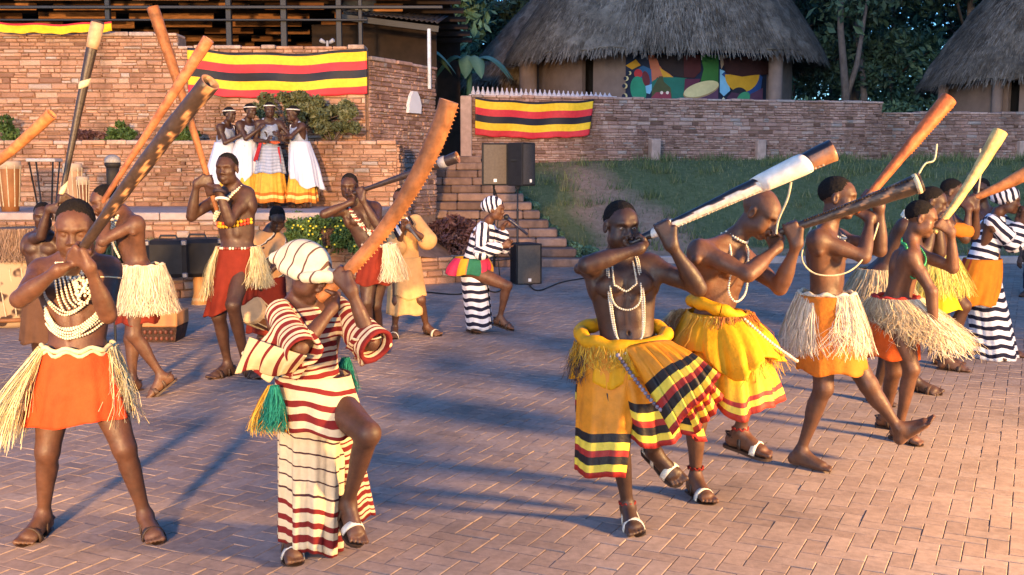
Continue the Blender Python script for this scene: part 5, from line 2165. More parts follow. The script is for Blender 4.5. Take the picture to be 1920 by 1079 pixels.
for k in range(3):
    beads(R_, 'bead_string', drape(P, [(.34 + .05 * k, .14, .02), (.28 + .05 * k, .09, .075), (.22 + .045 * k, .03, .10), (.22 + .05 * k, -.04, .10), (.27 + .05 * k, -.10, .07), (.36 + .05 * k, -.145, .02)]), .0068, seed=130 + k)
for k in range(5):
    beads(R_, 'bead_string', drape(P, [(.96, .07 - .01 * k, .05), (.80, .05 - .02 * k, .112), (.60, .03 - .025 * k, .128), (.48 + .02 * k, .01 - .03 * k, .115)]), .0068, seed=20 + k)
for k in range(9):
    a = P['at'](.93, -.085 + rnd.uniform(-.02, .02), .10)
    beads(R_, 'shoulder_tassel', [a, a + V(rnd.uniform(-.05, .06), -.03, rnd.uniform(-.03, -.07)), a + V(rnd.uniform(-.08, .09), -.04, rnd.uniform(-.12, -.19))], .0085, seed=40 + k)
ring(R_, 'bracelet_cord', TAPE, lerp(P['sL'], P['eL'], .22), (.062, .058), (V(1, 0, 0), V(0, 1, -.2)), .004)
h_ = build_horn(P, 'big dark mottled horn held by the man in the orange wrap', HORND, seed=4, lump=.07, hollow=.80,
                tint_fn=lambda q, th: .28 + .62 * (math.sin(62 * q + 2.5 * math.sin(2 * th) + 1.5 * math.sin(17 * q)) > .3) * (q > .30) * (math.cos(th - 3.6) > .15) + .15 * (math.sin(90 * q + 4 * th) > .7))

# =========================== 2  woman in red and cream stripes
P = person('woman in red and cream striped dress and turban blowing the orange horn', dict(
    hc=(580, 512, 0), hf=V(.72, -.42, -.52), nk=(565, 567, .05), sR=(524, 590, -.03), sL=(628, 585, .10), eR=(498, 655, -.17), eL=(674, 622, -.02),
    pv=(586, 738, .03), hR=(556, 755, .02), hL=(622, 755, .04), kR=(556, 885, .03), kL=(690, 813, -.21), aR=(547, 1035, .03), aL=(652, 944, -.02), tR=(553, 1078, -.13), tL=(670, 1003, -.11)),
    4.89, flat=('R',), fem=True, s=.96, bust=1.0, hair=False, horn=dict(end=(842, 190, -.12), r0=.025, r1=.045, ex=.9, sag=(.14, 0, -.06)), grips=(('R', .03, (0, -.6, -1)), ('L', .13, (.3, -.4, -1))), puff=.005)
R_ = P['root']; F_ = LEVEL(P)
CREAM, REDD, NAVYB = (.60, .49, .32), (.17, .017, .017), (.06, .022, .028)
add_sandals(P, R_, .15, .35, 1.0)
MBL = stripe_mat('striped_blouse', [(0, REDD), (.36, CREAM), (.60, REDD), (.74, CREAM)], period=.068, wob=.02)
MSK = []
x = 0.0
for w_, c_ in ((.03, REDD), (.03, CREAM), (.035, REDD), (.035, CREAM), (.03, REDD), (.045, CREAM), (.022, REDD)):
    MSK.append((x, c_)); x += w_
while x < .82:
    MSK.append((x, CREAM)); x += .058
    MSK.append((x, NAVYB)); x += .009
MSK = stripe_mat('striped_skirt', MSK[:31], wob=.03)
u_, f_ = P['tF'][2], P['tF'][1]
sd = SDF(.0068)
sd.limb(P['at'](1.0), P['at'](-.06), V(.090, .138, .152, .143, .136, .138, .150), .03, (f_, .82), True)
sd.ell(P['at'](.67, .06, .085), V(.07, .06, .07), P['tF'], .03); sd.ell(P['at'](.67, -.06, .085), V(.07, .06, .07), P['tF'], .03)
eR2 = lerp(P['sR'], P['eR'], 1.16)
sd.limb(P['sR'] + u_ * .02, eR2, V(.066, .070, .076, .080), .03, None, True)
# hanging bell of the sleeve
sd.limb(lerp(P['sR'], P['eR'], .7) - V(.02, 0, 0), A(478, 690, 4.74), V(.065, .08, .095), .04, (nrm(V(.1, 1, .1)), .38), True)
sd.limb(P['eR'] + V(.06, 0, .03), A(535, 690, 4.74), V(.05, .065, .08), .04, (nrm(V(.1, 1, .1)), .40), True)
sd.limb(P['sL'] + u_ * .02, lerp(P['sL'], P['eL'], 1.17), V(.066, .072, .080, .090), .03, None, True)
sd.limb(lerp(P['sL'], P['eL'], .7), P['eL'] + V(.02, .02, -.07), V(.07, .08, .085), .03, (V(0, 1, 0), .55), True)
for S_, k_ in (('R', 1.16), ('L', 1.17)):
    sd.limb(lerp(P['s' + S_], P['e' + S_], .62), lerp(P['s' + S_], P['e' + S_], 1.5), V(.058, .066, .074), .008, None, True, True)
sd.limb(P['nk'] + u_ * .10 + f_ * .03, P['nk'] - u_ * .02 + f_ * .02, V(.085, .085), .015, None, True, True)


def _bs(v):
    s = (v - P['pv']) @ u_
    for S_ in ('R', 'L'):
        a, b = P['s' + S_], P['e' + S_]
        d = nrm(b - a)
        out = (v - a) @ nrm(a - P['at'](.85))
        m = out > -.005
        s = np.where(m, (v - a) @ d + .04, s)
    return s + 1.0


garment(R_, 'blouse', MBL, sd, _bs, .004, 4)
MDR = stripe_mat('sleeve_lining', [(0, (.66, .50, .26)), (.78, REDD)], period=.24, at='a', wob=.02)
panel(R_, 'sleeve_drape', MDR, A(468, 632, 4.70), P['eR'] + V(.05, -.105, -.02), A(440, 696, 4.72), A(550, 702, 4.68), bulge=.03, amp=.010, nf=3, seed=5)
panel(R_, 'sleeve_drape', MBL, P['eL'] + V(-.07, -.075, .03), P['eL'] + V(.055, -.05, .03), A(648, 655, 4.83), A(704, 622, 4.84), bulge=.025, amp=.008, nf=2, seed=6)
c0 = A(585, 722, 4.92)
slit = lambda a: 1.0
# wrapped skirt: open on the side of the raised leg
skirt(R_, 'skirt', MSK, c0, (.155, .135), A(584, 1020, 4.93), (.142, .135), F_, nf=10, amp=.10, seed=9, th=(-80, 236), hem=lambda a: 1.0 - .05 * math.cos(a) , wav=.01, n=100)
skirt(R_, 'skirt_back', MBL, c0, (.16, .13), A(655, 965, 5.12), (.12, .10), F_, nf=5, amp=.08, seed=10, th=(90, 205), n=50, wav=.01)
skirt(R_, 'hip_cloth', MSK, c0 + V(.004, 0, .055), (.172, .150), A(600, 800, 4.90), (.205, .195), F_, nf=6, amp=.05, seed=12, wav=.012, hem=lambda a: 1 - .12 * math.cos(a))
# turban: banded crown and a tail at the back
r_, fh, uh = P['hF']
W = P['W']
sd = SDF(.0068)
sd.ell(W(0, -.025, .052), V(.090, .112, .086), P['hF'], .02)
sd.ell(W(0, -.10, .02), V(.075, .07, .075), P['hF'], .04)
sd.path([W(-.09, .05, .02), W(-.06, .092, .045), W(0, .108, .052), W(.06, .092, .045), W(.09, .05, .02)], [.024, .026, .028, .026, .024], .012)
sd.path([W(.088, -.0, .0), W(.06, -.1, -.02), W(-.06, -.1, -.02), W(-.088, 0, 0)], [.028, .034, .034, .028], .02)
sd.limb(W(0, -.12, .02), W(.05, -.17, -.03), V(.05, .045, .03), .03)
sd.ell(W(0, .06, -.06), V(.075, .07, .075), P['hF'], .012, True)
MTU = stripe_mat('striped_turban', [(0, (.55, .49, .38)), (.72, (.10, .055, .05)), (.86, (.55, .49, .38))], period=.062, wob=.03)
garment(R_, 'turban', MTU, sd, lambda v: (v - P['hc']) @ nrm(fh + uh * .25) + 1, .004, 7)
TEALT = tint_mat('teal_tassel', [(0, (.0, .09, .075)), (1, (.02, .26, .19))], bump=0, rough=.8)
YELT = tint_mat('yellow_tassel', [(0, (.45, .18, .015)), (1, (.68, .42, .05))], bump=0, rough=.8)
for (px, py, dd, L, m_, n_, sp) in ((510, 728, -.12, .20, YELT, 240, .9), (515, 728, -.16, .19, TEALT, 300, .55), (648, 675, .22, .15, TEALT, 220, .8)):
    c = A(px, py, 4.89 + dd)
    fringe(R_, 'tassel', m_, c, (.018, .018), (V(1, 0, 0), V(0, 1, 0)), L, sp * .36, (0, 360), n_, 6 + n_, .0045, jit=.25, curl=.012, drop=nrm(V(-.08, -.05, -1)))
build_horn(P, 'curved orange horn held by the woman in red stripes', HORNO, seed=8, lump=.06, hollow=.78, stitch=(.10, .985, 52, (.75, 0, -.65), LACEO, .011))

# =========================== 3  man in yellow with the black and white horn
P = person('man in yellow skirt and padded yellow belt with long bead necklaces', dict(
    hc=(1164, 424, 0), hf=V(.34, -1, -.10), nk=(1164, 483, .06), sR=(1112, 500, .06), sL=(1214, 497, .06), eR=(1048, 518, -.12), eL=(1292, 532, -.06),
    pv=(1178, 655, .05), hR=(1148, 680, .05), hL=(1210, 680, .05), kR=(1160, 828, -.02), kL=(1214, 800, -.05), aR=(1177, 965, .05), aL=(1226, 848, .14), tR=(1190, 1024, -.12), tL=(1264, 890, .10)),
    5.27, flat=('R',), skin=SKIN2, mus=1.08, hs=1.03, horn=dict(end=(1562, 282, -.18), r0=.018, r1=.055, ex=1.35, sag=(0, 0, .0)), grips=(('R', .03, (0, -.7, -.7)), ('L', .17, (0, -.3, -1))), eyes=True, puff=.010)
R_ = P['root']; F_ = LEVEL(P)
add_sandals(P, R_, .1, .9, 1.0)
YG = (.62, .21, .008)
SK_Y = stripe_mat('yellow_striped_skirt', [(0, (.30, .02, .015)), (.024, (.68, .50, .05)), (.062, (.015, .010, .010)), (.098, (.30, .02, .015)), (.13, (.68, .50, .05)), (.168, (.015, .010, .010)), (.212, YG)], var=.2, rough=.55, spec=.3)
SK_Y2 = stripe_mat('bright_yellow_skirt', [(0, (.34, .03, .015)), (.03, (.70, .55, .06)), (.06, (.35, .03, .02)), (.085, (.66, .34, .014))], var=.25, rough=.6, spec=.3)
PAD = cloth('padded_yellow', (.64, .29, .010), .55)
w0 = A(1168, 632, 5.32)
skirt(R_, 'skirt', SK_Y, w0 - V(0, 0, .02), (.205, .165), A(1205, 800, 5.33), (.29, .235), F_, nf=13, amp=.075, seed=21, hem=lambda a: 1 + .05 * math.sin(a) - .05 * math.cos(a), wav=.03, bulge=.10)
# long front apron and the wing of cloth swung out on the other side
skirt(R_, 'apron', SK_Y, w0 + V(-.01, 0, -.03), (.225, .18), A(1140, 876, 5.26), (.185, .20), F_, nf=9, amp=.038, seed=22, th=(20, 112), n=50, wav=.008)
panel(R_, 'swung_cloth', SK_Y, A(1172, 652, 5.13), A(1258, 640, 5.20), A(1262, 812, 4.93), A(1354, 704, 5.10), bulge=.10, amp=.022, nf=6, seed=23)
panel(R_, 'swung_cloth', SK_Y2, A(1215, 648, 5.22), A(1262, 642, 5.26), A(1300, 822, 5.15), A(1356, 745, 5.25), bulge=.06, amp=.02, seed=27)
skirt(R_, 'over_frill', PAD, w0 + V(0, 0, -.015), (.225, .175), A(1170, 705, 5.32), (.265, .215), F_, nf=17, amp=.05, seed=24, hem=lambda a: 1 + .15 * math.sin(6 * a), wav=.02, m=10)
ring(R_, 'padded_belt', PAD, w0 + V(0, 0, .015), (.215, .165), (F_[0], nrm(F_[1] + V(0, 0, -.25))), .036, wob=.02, seed=4)
fringe(R_, 'gold_fringe', YELT, w0 - V(0, 0, .03), (.225, .18), F_, .12, .22, (-20, 200), 240, 31, .005, jit=.4, curl=.02)
BROWNF = tint_mat('brown_fur', [(0, (.03, .018, .014)), (1, (.16, .09, .06))], bump=0, rough=.9)
fringe(R_, 'fur_tail', BROWNF, w0 + F_[0] * .10, (.10, .14), F_, .22, .25, (-55, 40), 300, 32, .005, jit=.3, curl=.03)
beads(R_, 'bead_belt', [w0 + F_[0] * math.cos(a) * .225 + F_[1] * math.sin(a) * .185 + V(0, 0, -.05 - .03 * math.sin(a * 2)) for a in np.linspace(.2, 2.6, 12)], .008, seed=5)
beads(R_, 'bead_belt', [w0 + F_[0] * .05 + F_[1] * .20 - V(0, 0, .05), w0 + F_[0] * -.03 + F_[1] * .27 - V(0, 0, .16), w0 + F_[0] * -.14 + F_[1] * .34 - V(0, 0, .29), w0 + F_[0] * -.26 + F_[1] * .30 - V(0, 0, .36)], .011, tint_mat('grey_beads', [(0, (.10, .08, .11)), (1, (.34, .28, .33))], bump=0, rough=.4), 6)
for k, (lo, wd) in enumerate(((.66, .055), (.46, .075), (.12, .085), (.08, .075))):
    beads(R_, 'bead_necklace', drape(P, [(1.04, wd * .8, -.01), (.93, wd * .95, .06), (.8 * .6 + lo * .4, wd, .112), (lo + .06, wd * .75, .112), (lo, 0, .116), (lo + .05, -wd * .75, .112), (.8 * .6 + lo * .4, -wd, .112), (.93, -wd * .95, .06), (1.04, -wd * .8, -.01)]), .0058, seed=60 + k, pat=lambda i: .3)
for S_ in ('R',):
    ring(R_, 'ankle_thread', cloth('red_thread', (.22, .025, .02)), lerp(P['k' + S_], P['a' + S_], .93), (.041, .041), (V(1, 0, 0), V(0, 1, 0)), .0045, wob=.02)
HORNBW = tint_mat('horn_black', [(0, (.012, .009, .010)), (.5, (.025, .016, .016)), (.8, (.30, .13, .06)), (1, (.60, .52, .42))], rough=.4, var=.3, scale=20, bump=.5, bscale=40, spec=.5)
build_horn(P, 'black horn with white hide sleeves held by the man in the padded belt', HORNBW, seed=12, lump=.045, hollow=.80, stitch=(.18, .93, 42, (.25, -.65, -.75), LACE, .012),
           bands=((.115, .215, HIDEW, .012, 'hide_sleeve'), (.63, .865, HIDEW, -.02, 'hide_sleeve')), tint_fn=lambda q, th: 1.0 if (math.cos(th + .5) < -.05 + .12 * math.sin(40 * q) and .2 < q < .86) else (.8 if q > .88 and math.cos(th + .5) < .1 else .2))
H = P['horn']
hb_ = [o for o in bpy.data.objects if o.get('label', '').startswith('black horn with white hide')][0]
MB().tube(smooth_line([H.at(.80) - V(0, 0, .06), H.at(.80) + V(-.015, 0, -.14), H.at(.80) + V(-.05, .02, -.24), H.at(.80) + V(-.06, .02, -.31)]), .0055, 6).build('hanging_cord', TAPE, hb_, smooth=True)

# =========================== 4  second man in yellow, head bowed
P = person('bald-headed man in bright yellow skirt bowing over a black horn', dict(
    hc=(1424, 398, 0), hf=V(.72, -.50, -.55), nk=(1372, 456, .06), sR=(1312, 470, -.10), sL=(1392, 484, .20), eR=(1300, 525, -.25), eL=(1444, 548, .06),
    pv=(1332, 612, .06), hR=(1334, 640, -.06), hL=(1326, 640, .15), kR=(1412, 704, -.16), kL=(1306, 790, .10), aR=(1386, 812, -.10), aL=(1303, 928, .12), tR=(1446, 852, -.22), tL=(1324, 962, -.02)),
    5.7, flat=('L',), skin=SKIN3, mus=1.10, hs=1.07, wide=1.04, hair=False, horn=dict(end=(1728, 342, -.22), r0=.018, r1=.049, ex=1.2, sag=(0, 0, -.01)), grips=(('R', .02, (0, -.5, -1)), ('L', .15, (.5, -.3, -1))), puff=.006)
R_ = P['root']; F_ = LEVEL(P)
add_sandals(P, R_, .2, .15, 1.0)
w0 = A(1345, 588, 5.75)
skirt(R_, 'skirt', SK_Y2, w0, (.185, .15), A(1352, 742, 5.68), (.40, .30), F_, nf=10, amp=.085, seed=31, hem=lambda a: 1 + .06 * math.sin(3 * a), wav=.03, bulge=.12)
skirt(R_, 'over_skirt', PAD, w0 + V(0, 0, .012), (.19, .155), A(1365, 668, 5.66), (.345, .27), F_, nf=14, amp=.06, seed=32, hem=lambda a: 1 + .2 * math.sin(4 * a + 1), wav=.03, bulge=.15)
fringe(R_, 'gold_fringe', YELT, w0, (.21, .17), F_, .30, .52, (-60, 250), 420, 33, .006, jit=.5, curl=.03, blow=V(.10, 0, 0))
RUST = tint_mat('rust_tassel', [(0, (.22, .05, .015)), (1, (.50, .18, .04))], bump=0, rough=.85)
fringe(R_, 'rust_tassel', RUST, w0, (.21, .18), F_, .20, .40, (-10, 110), 420, 34, .005, jit=.4, curl=.03)
fringe(R_, 'raffia_fringe', RAFFB, w0 + V(-.10, .0, .0), (.14, .14), F_, .26, .7, (90, 280), 300, 35, .005, jit=.4, curl=.04)
ring(R_, 'padded_belt', PAD, w0 + V(0, 0, .02), (.185, .15), (nrm(F_[0] + V(0, 0, .12)), nrm(F_[1] + V(0, 0, -.35))), .034, wob=.008, seed=7)
beads(R_, 'bead_belt', [w0 + F_[1] * .12 - F_[0] * -.18 + V(0, 0, .0), w0 + F_[1] * .26 + F_[0] * .20 - V(0, 0, .12), w0 + F_[1] * .42 + F_[0] * .10 - V(0, 0, .24)], .009, seed=8, pat=lambda i: .5)
tf = P['tF']
beads(R_, 'bead_necklace', [P['nk'] - tf[1] * .05 + tf[0] * .05 + tf[2] * .04, P['nk'] + tf[1] * .03 + tf[0] * .075, A(1372, 500, 5.56), A(1366, 545, 5.52), A(1380, 566, 5.5), A(1398, 548, 5.58), A(1402, 500, 5.68), P['nk'] + tf[1] * .06 - tf[0] * .06, P['nk'] - tf[1] * .05 - tf[0] * .05 + tf[2] * .04], .0068, seed=9)
beads(R_, 'bead_necklace', [P['nk'] + tf[2] * .055 + tf[0] * .06 - tf[1] * .02, P['nk'] + tf[2] * .03 + tf[0] * .05 + tf[1] * .06, P['nk'] + tf[2] * .02 + tf[1] * .085, P['nk'] + tf[2] * .03 - tf[0] * .05 + tf[1] * .06], .008, seed=10)
ring(R_, 'ankle_thread', cloth('red_thread', (.22, .025, .02)), lerp(P['kR'], P['aR'], .92), (.042, .042), (V(1, 0, 0), V(0, 1, 0)), .005, wob=.02)
ring(R_, 'ankle_thread', cloth('red_thread', (.22, .025, .02)), lerp(P['kL'], P['aL'], .80), (.042, .042), (V(1, 0, 0), V(0, 1, 0)), .005, wob=.02)
build_horn(P, 'black ridged horn held by the bald man in yellow', HORND, seed=15, lump=.05, hollow=.80, stitch=(.25, .96, 40, (.1, -.5, .6), STUD, .016), bands=((.955, .985, TAPE, 0, 'rim_binding'),),
           tint_fn=lambda q, th: .3 + .45 * (q > .4) * (math.sin(45 * q + 3 * th) > .2) * (math.cos(th) > -.2))
H = P['horn']
hb_ = [o for o in bpy.data.objects if o.get('label', '').startswith('black ridged horn')][0]
MB().tube(smooth_line([H.at(.98) + V(0, 0, .05), H.at(.98) + V(.03, 0, .10), H.at(.98) + V(.075, 0, .12), H.at(.98) + V(.085, 0, .20)]), .005, 6).build('curled_cord', TAPE, hb_, smooth=True)

# =========================== 5  young man swinging his leg
P = person('young man in white raffia over an orange wrap swinging one bare foot forward', dict(
    hc=(1570, 371, 0), hf=V(.90, -.32, -.06), nk=(1551, 430, .04), sR=(1532, 449, -.13), sL=(1570, 446, .20), eR=(1546, 515, -.20), eL=(1615, 513, .10),
    pv=(1548, 580, .03), hR=(1542, 602, -.07), hL=(1556, 602, .11), kR=(1544, 728, -.12), kL=(1628, 722, -.03), aR=(1500, 853, -.04), aL=(1686, 806, -.06), tR=(1541, 890, -.13), tL=(1750, 785, -.14)),
    6.42, flat=('R',), mus=1.0, hs=1.06, wide=.97, horn=dict(end=(1778, 186, .10), r0=.020, r1=.052, ex=1.2, sag=(0, 0, .0)), grips=(('R', .03, (.2, -.5, -1)), ('L', .12, (.5, -.2, -1))), puff=.004)
R_ = P['root']; F_ = LEVEL(P)
w0 = A(1550, 552, 6.44)
skirt(R_, 'wrap', GOLDO, w0, (.170, .170), A(1560, 693, 6.39), (.225, .20), F_, nf=6, amp=.04, seed=41)
fringe(R_, 'raffia_fringe', RAFFW, w0, (.148, .162), F_, .35, .26, (-85, -8), 520, 42, .006, curl=.012, jit=.2)
fringe(R_, 'raffia_fringe', RAFFW, w0, (.148, .162), F_, .36, .26, (52, 285), 760, 43, .006, curl=.012, jit=.2)
fringe(R_, 'raffia_fringe', RAFFW, w0, (.155, .17), F_, .33, .30, (30, 70), 90, 47, .0055, curl=.03, jit=.2, blow=V(-.1, 0, 0))
ring(R_, 'waist_rope', RAFFW, w0 + V(0, 0, .005), (.146, .160), F_, .013, wob=.03, seed=3)
tf = P['tF']
for k in range(3):
    beads(R_, 'bead_collar', [P['nk'] + tf[2] * (.04 - .02 * k) - tf[1] * .05 + tf[0] * .05, P['nk'] + tf[0] * (.07 + .01 * k) - tf[2] * .02 * k, P['nk'] + tf[1] * (.09 + .015 * k) + tf[0] * .03 - tf[2] * (.05 + .035 * k), P['nk'] + tf[1] * .10 - tf[0] * .04 - tf[2] * (.05 + .03 * k), P['nk'] - tf[0] * .07 - tf[2] * .01], .008, seed=70 + k)
MB().tube(smooth_line([P['nk'] - tf[1] * .07 + tf[2] * .03 + tf[0] * .06, A(1503, 480, 6.24), A(1525, 512, 6.20), A(1570, 516, 6.18), A(1605, 500, 6.2), A(1632, 462, 6.28), lerp(P['eL'], P['wL'], .75)]), .0055, 6).build('neck_cord', TAPE, R_, smooth=True)
HORNQ = tint_mat('horn_red_orange', [(0, (.08, .025, .012)), (.5, (.33, .085, .025)), (.8, (.42, .16, .07)), (1, (.5, .24, .1))], rough=.58, var=.42, scale=17, bump=.7, bscale=28, spec=.3, bdist=.007, stain=.5)
build_horn(P, 'plain reddish-orange horn raised steeply by the leg-swinging man', HORNQ, seed=18, lump=.04, hollow=.8, stitch=(.55, .97, 20, (.7, -.2, -.6), LACEO, .012))

# =========================== 6  boy with the green beads
P = person('boy with green bead cords in beige raffia bending over a yellow horn', dict(
    hc=(1726, 410, 0), hf=V(.92, -.25, -.22), nk=(1706, 458, .03), sR=(1708, 480, -.12), sL=(1718, 474, .17), eR=(1737, 552, -.17), eL=(1750, 527, .10), wR=(1752, 617, -.19),
    pv=(1678, 580, .03), hR=(1680, 606, -.07), hL=(1672, 606, .11), kR=(1709, 692, -.13), kL=(1676, 696, .12), aR=(1686, 795, -.04), aL=(1660, 785, .28), tR=(1718, 832, -.16), tL=(1692, 808, .22)),
    7.05, s=.92, hs=.98, mus=.94, skin=SKIN3, horn=dict(end=(1875, 247, .05), r0=.019, r1=.049, ex=1.2, sag=(.02, 0, -.03)), grips=(('L', .08, (.6, -.3, -1)),), hands=dict(R=(V(.15, -.1, -1), V(-1, 0, 0), .3)), puff=.003)
R_ = P['root']; F_ = LEVEL(P)
add_sandals(P, R_, .25, .15, .3)
w0 = A(1680, 560, 7.08)
skirt(R_, 'shorts', cloth('bright_orange_shorts', (.55, .09, .015)), w0, (.14, .14), A(1672, 668, 7.06), (.16, .17), F_, nf=5, amp=.04, seed=51)
dr = nrm(V(.42, -.05, -.85))
fringe(R_, 'raffia_fringe', RAFFB, w0, (.15, .15), F_, .27, .50, (-90, 100), 900, 52, .0055, drop=dr, curl=.035, jit=.25, lenfn=lambda a: 1 + .35 * math.sin(a))
fringe(R_, 'raffia_fringe', RAFFB, w0, (.15, .15), F_, .22, .55, (100, 270), 500, 53, .0055, drop=nrm(V(.1, 0, -1)), curl=.035, jit=.3)
fringe(R_, 'raffia_fringe', RAFFW, w0, (.16, .16), F_, .36, .45, (30, 110), 360, 54, .0055, drop=dr, curl=.03, jit=.2)
ring(R_, 'waistband', cloth('red_waistband', (.4, .04, .03)), w0 + V(0, 0, .01), (.145, .145), F_, .012, wob=.02)
GRNB = tint_mat('green_beads', [(0, (.01, .16, .05)), (1, (.04, .42, .16))], bump=0, rough=.35, spec=.5)
tf = P['tF']
for k in range(3):
    beads(R_, 'green_bead_cord', [P['at'](1.0, .10, -.05), P['at'](.96 - .02 * k, .19, .0), P['at'](.74 - .05 * k, .165, .03), P['at'](.62 - .05 * k, .12, .095), P['at'](.80, -.02, .13), P['at'](1.0, -.09, .05), P['at'](1.08, -.02, -.05), P['at'](1.0, .10, -.05)], .0075, GRNB, 80 + k)
beads(R_, 'bead_bracelet', [P['wR'] + V(.032 * math.cos(a), .032 * math.sin(a), .02) for a in np.linspace(0, 6.28, 9)], .007, GRNB, 3)
build_horn(P, 'pale yellow horn held by the boy with green beads', HORNY, seed=21, lump=.05, hollow=.8)
# =========================== 7  man in profile with white bracelet, back left
P = person('man in pale raffia seen from the side with a white bracelet behind the orange wrap', dict(
    hc=(197, 377, 0), hf=V(-.75, -.55, -.3), nk=(232, 402, .05), sL=(256, 418, -.12), sR=(226, 422, .20), eL=(238, 472, -.22), eR=(204, 460, .10),
    pv=(262, 514, .03), hL=(258, 522, -.07), hR=(264, 522, .11), kL=(250, 628, -.14), kR=(246, 636, .10), aL=(304, 706, -.06), aR=(250, 728, .10), tL=(270, 752, -.14), tR=(236, 748, .05)),
    8.5, flat=('R',), hs=1.05, horn=dict(end=(391, 74, -.25), r0=.018, r1=.046, ex=1.2), grips=(('L', .06, (.2, -.5, -1)), ('R', .02, (0, .3, -1))))
R_ = P['root']; F_ = LEVEL(P)
add_sandals(P, R_, .2, .3, .3)
w0 = A(268, 498, 8.53)
skirt(R_, 'shorts', DKRED, w0, (.15, .15), A(258, 604, 8.5), (.18, .16), F_, nf=6, amp=.05, seed=61)
fringe(R_, 'raffia_fringe', RAFFW, w0, (.155, .155), F_, .37, .20, (90, 300), 900, 62, .006, jit=.12)
ring(R_, 'waist_rope', RAFFW, w0, (.155, .155), F_, .012, wob=.03)
ring(R_, 'bracelet', HIDEW, lerp(P['eL'], P['wL'], .72), (.042, .042), (V(1, 0, 0), V(0, 1, -.15)), .010)
tf = P['tF']
for k in range(4):
    beads(R_, 'bead_string', [P['at'](1.0, -.06, .06), P['at'](.85 - .08 * k, .02, .13), P['at'](.6 - .08 * k, .07 - .03 * k, .13), P['at'](.5 - .05 * k, .12, .08)], .010, seed=90 + k)
build_horn(P, 'brown horn crossing behind the big dark horn', HORNR, seed=31, lump=.04, hollow=.8)

# =========================== 8  tall man in dark red
P = person('tall man in dark red cloth with a chest bead band and an upright horn', dict(
    hc=(426, 317, 0), hf=V(-.14, -1, -.02), nk=(439, 352, .06), sR=(413, 369, .05), sL=(463, 364, .02), eR=(397, 425, .02), eL=(440, 424, -.14),
    pv=(446, 480, .03), hR=(431, 490, .02), hL=(459, 490, .04), kR=(410, 592, -.08), kL=(437, 572, -.22), aR=(428, 688, .05), aL=(462, 690, .02), tR=(398, 713, -.12), tL=(480, 716, -.12)),
    9.2, hs=1.14, s=1.10, mus=.98, skin=SKIN2, horn=dict(start=(407, 395, -.16), end=(286, 14, -.20), r0=.020, r1=.052, ex=1.1, sag=(.03, 0, 0)), grips=(('R', .15, (-.4, -.8, 0)), ('L', .10, (.4, -.8, 0))))
R_ = P['root']; F_ = LEVEL(P)
add_sandals(P, R_, .2, .2, .3)
w0 = A(447, 464, 9.23)
skirt(R_, 'wrap', DKRED, w0, (.165, .13), A(434, 576, 9.17), (.205, .185), F_, nf=6, amp=.07, seed=71, hem=lambda a: 1 + .16 * math.cos(a), wav=.01)
fringe(R_, 'raffia_fringe', RAFF, w0, (.175, .14), F_, .34, .22, (128, 230), 520, 72, .006, jit=.15)
fringe(R_, 'raffia_fringe', RAFF, w0, (.175, .14), F_, .44, .30, (-50, 25), 240, 73, .006, jit=.2)
beads(R_, 'bead_belt', [w0 + F_[0] * math.cos(a) * .172 + F_[1] * math.sin(a) * .14 for a in np.linspace(-.2, 3.4, 14)], .013, seed=4, pat=lambda i: [.3, .3, .95, .95][i % 4])
BB = tint_mat('red_yellow_beads', [(0, (.55, .32, .02)), (.5, (.55, .30, .02)), (.55, (.45, .04, .02)), (1, (.45, .04, .02))], bump=0, rough=.5)
for k in range(2):
    beads(R_, 'chest_band', drape(P, [(.50 - .045 * k, .14, .02), (.48 - .045 * k, .08, .10), (.48 - .045 * k, 0, .118), (.50 - .045 * k, -.08, .10), (.53 - .045 * k, -.15, .02)]), .016, BB, 5 + k)
for k in range(4):
    beads(R_, 'bead_collar', drape(P, [(1.02, -.08, .02), (.88 - .02 * k, -.02 + .02 * k, .10), (.70 - .03 * k, .06 + .02 * k, .115), (.6 - .03 * k, .10 + .01 * k, .09)]), .012, seed=100 + k)
ring(R_, 'bracelet', HIDEW, lerp(P['eL'], P['wL'], .68), (.046, .046), (V(1, 0, 0), V(0, 1, -.3)), .012)
ring(R_, 'wristlet', mat('dark_wristlet', (.03, .02, .03), .6), lerp(P['eL'], P['wL'], .9), (.042, .042), (V(1, 0, 0), V(0, 1, -.4)), .014)
build_horn(P, 'long light brown horn held upright by the tall man', HORNO, seed=33, lump=.05, hollow=.8)

# =========================== 9  drummer half hidden behind the turban
P = person('drummer in a tan top bending behind the striped turban', dict(
    hc=(520, 410, 0), hf=V(.30, -.85, -.55), nk=(507, 434, .06), sR=(490, 448, .0), sL=(522, 450, .10), eR=(478, 476, -.05), eL=(530, 478, -.08), wR=(474, 512, -.26), wL=(500, 518, -.28),
    pv=(503, 530, .12), hR=(494, 540, .1), hL=(512, 540, .14), kR=(490, 598, -.02), kL=(514, 598, .0), aR=(489, 650, .1), aL=(516, 650, .1), tR=(486, 662, -.12), tL=(521, 662, -.1)),
    10.6, skin=SKIN2, s=.97)
R_ = P['root']; F_ = LEVEL(P)
sd = SDF(.012); u_, f_ = P['tF'][2], P['tF'][1]
sd.limb(P['at'](1.0), P['at'](-.1), V(.10, .16, .175, .165, .165, .17), .03, (f_, .82), True)
for S_ in 'RL': sd.limb(P['s' + S_], lerp(P['s' + S_], P['e' + S_], .7), V(.075, .08), .03)
TPAT = stripe_mat('tan_patterned_top', [(0, (.50, .27, .12)), (.62, (.05, .03, .03)), (.72, (.55, .5, .42)), (.80, (.50, .27, .12))], period=.16, wob=.1)
garment(R_, 'top', TPAT, sd, lambda v: (v - P['pv']) @ (u_ + P['tF'][0] * .8) + 1, .004)
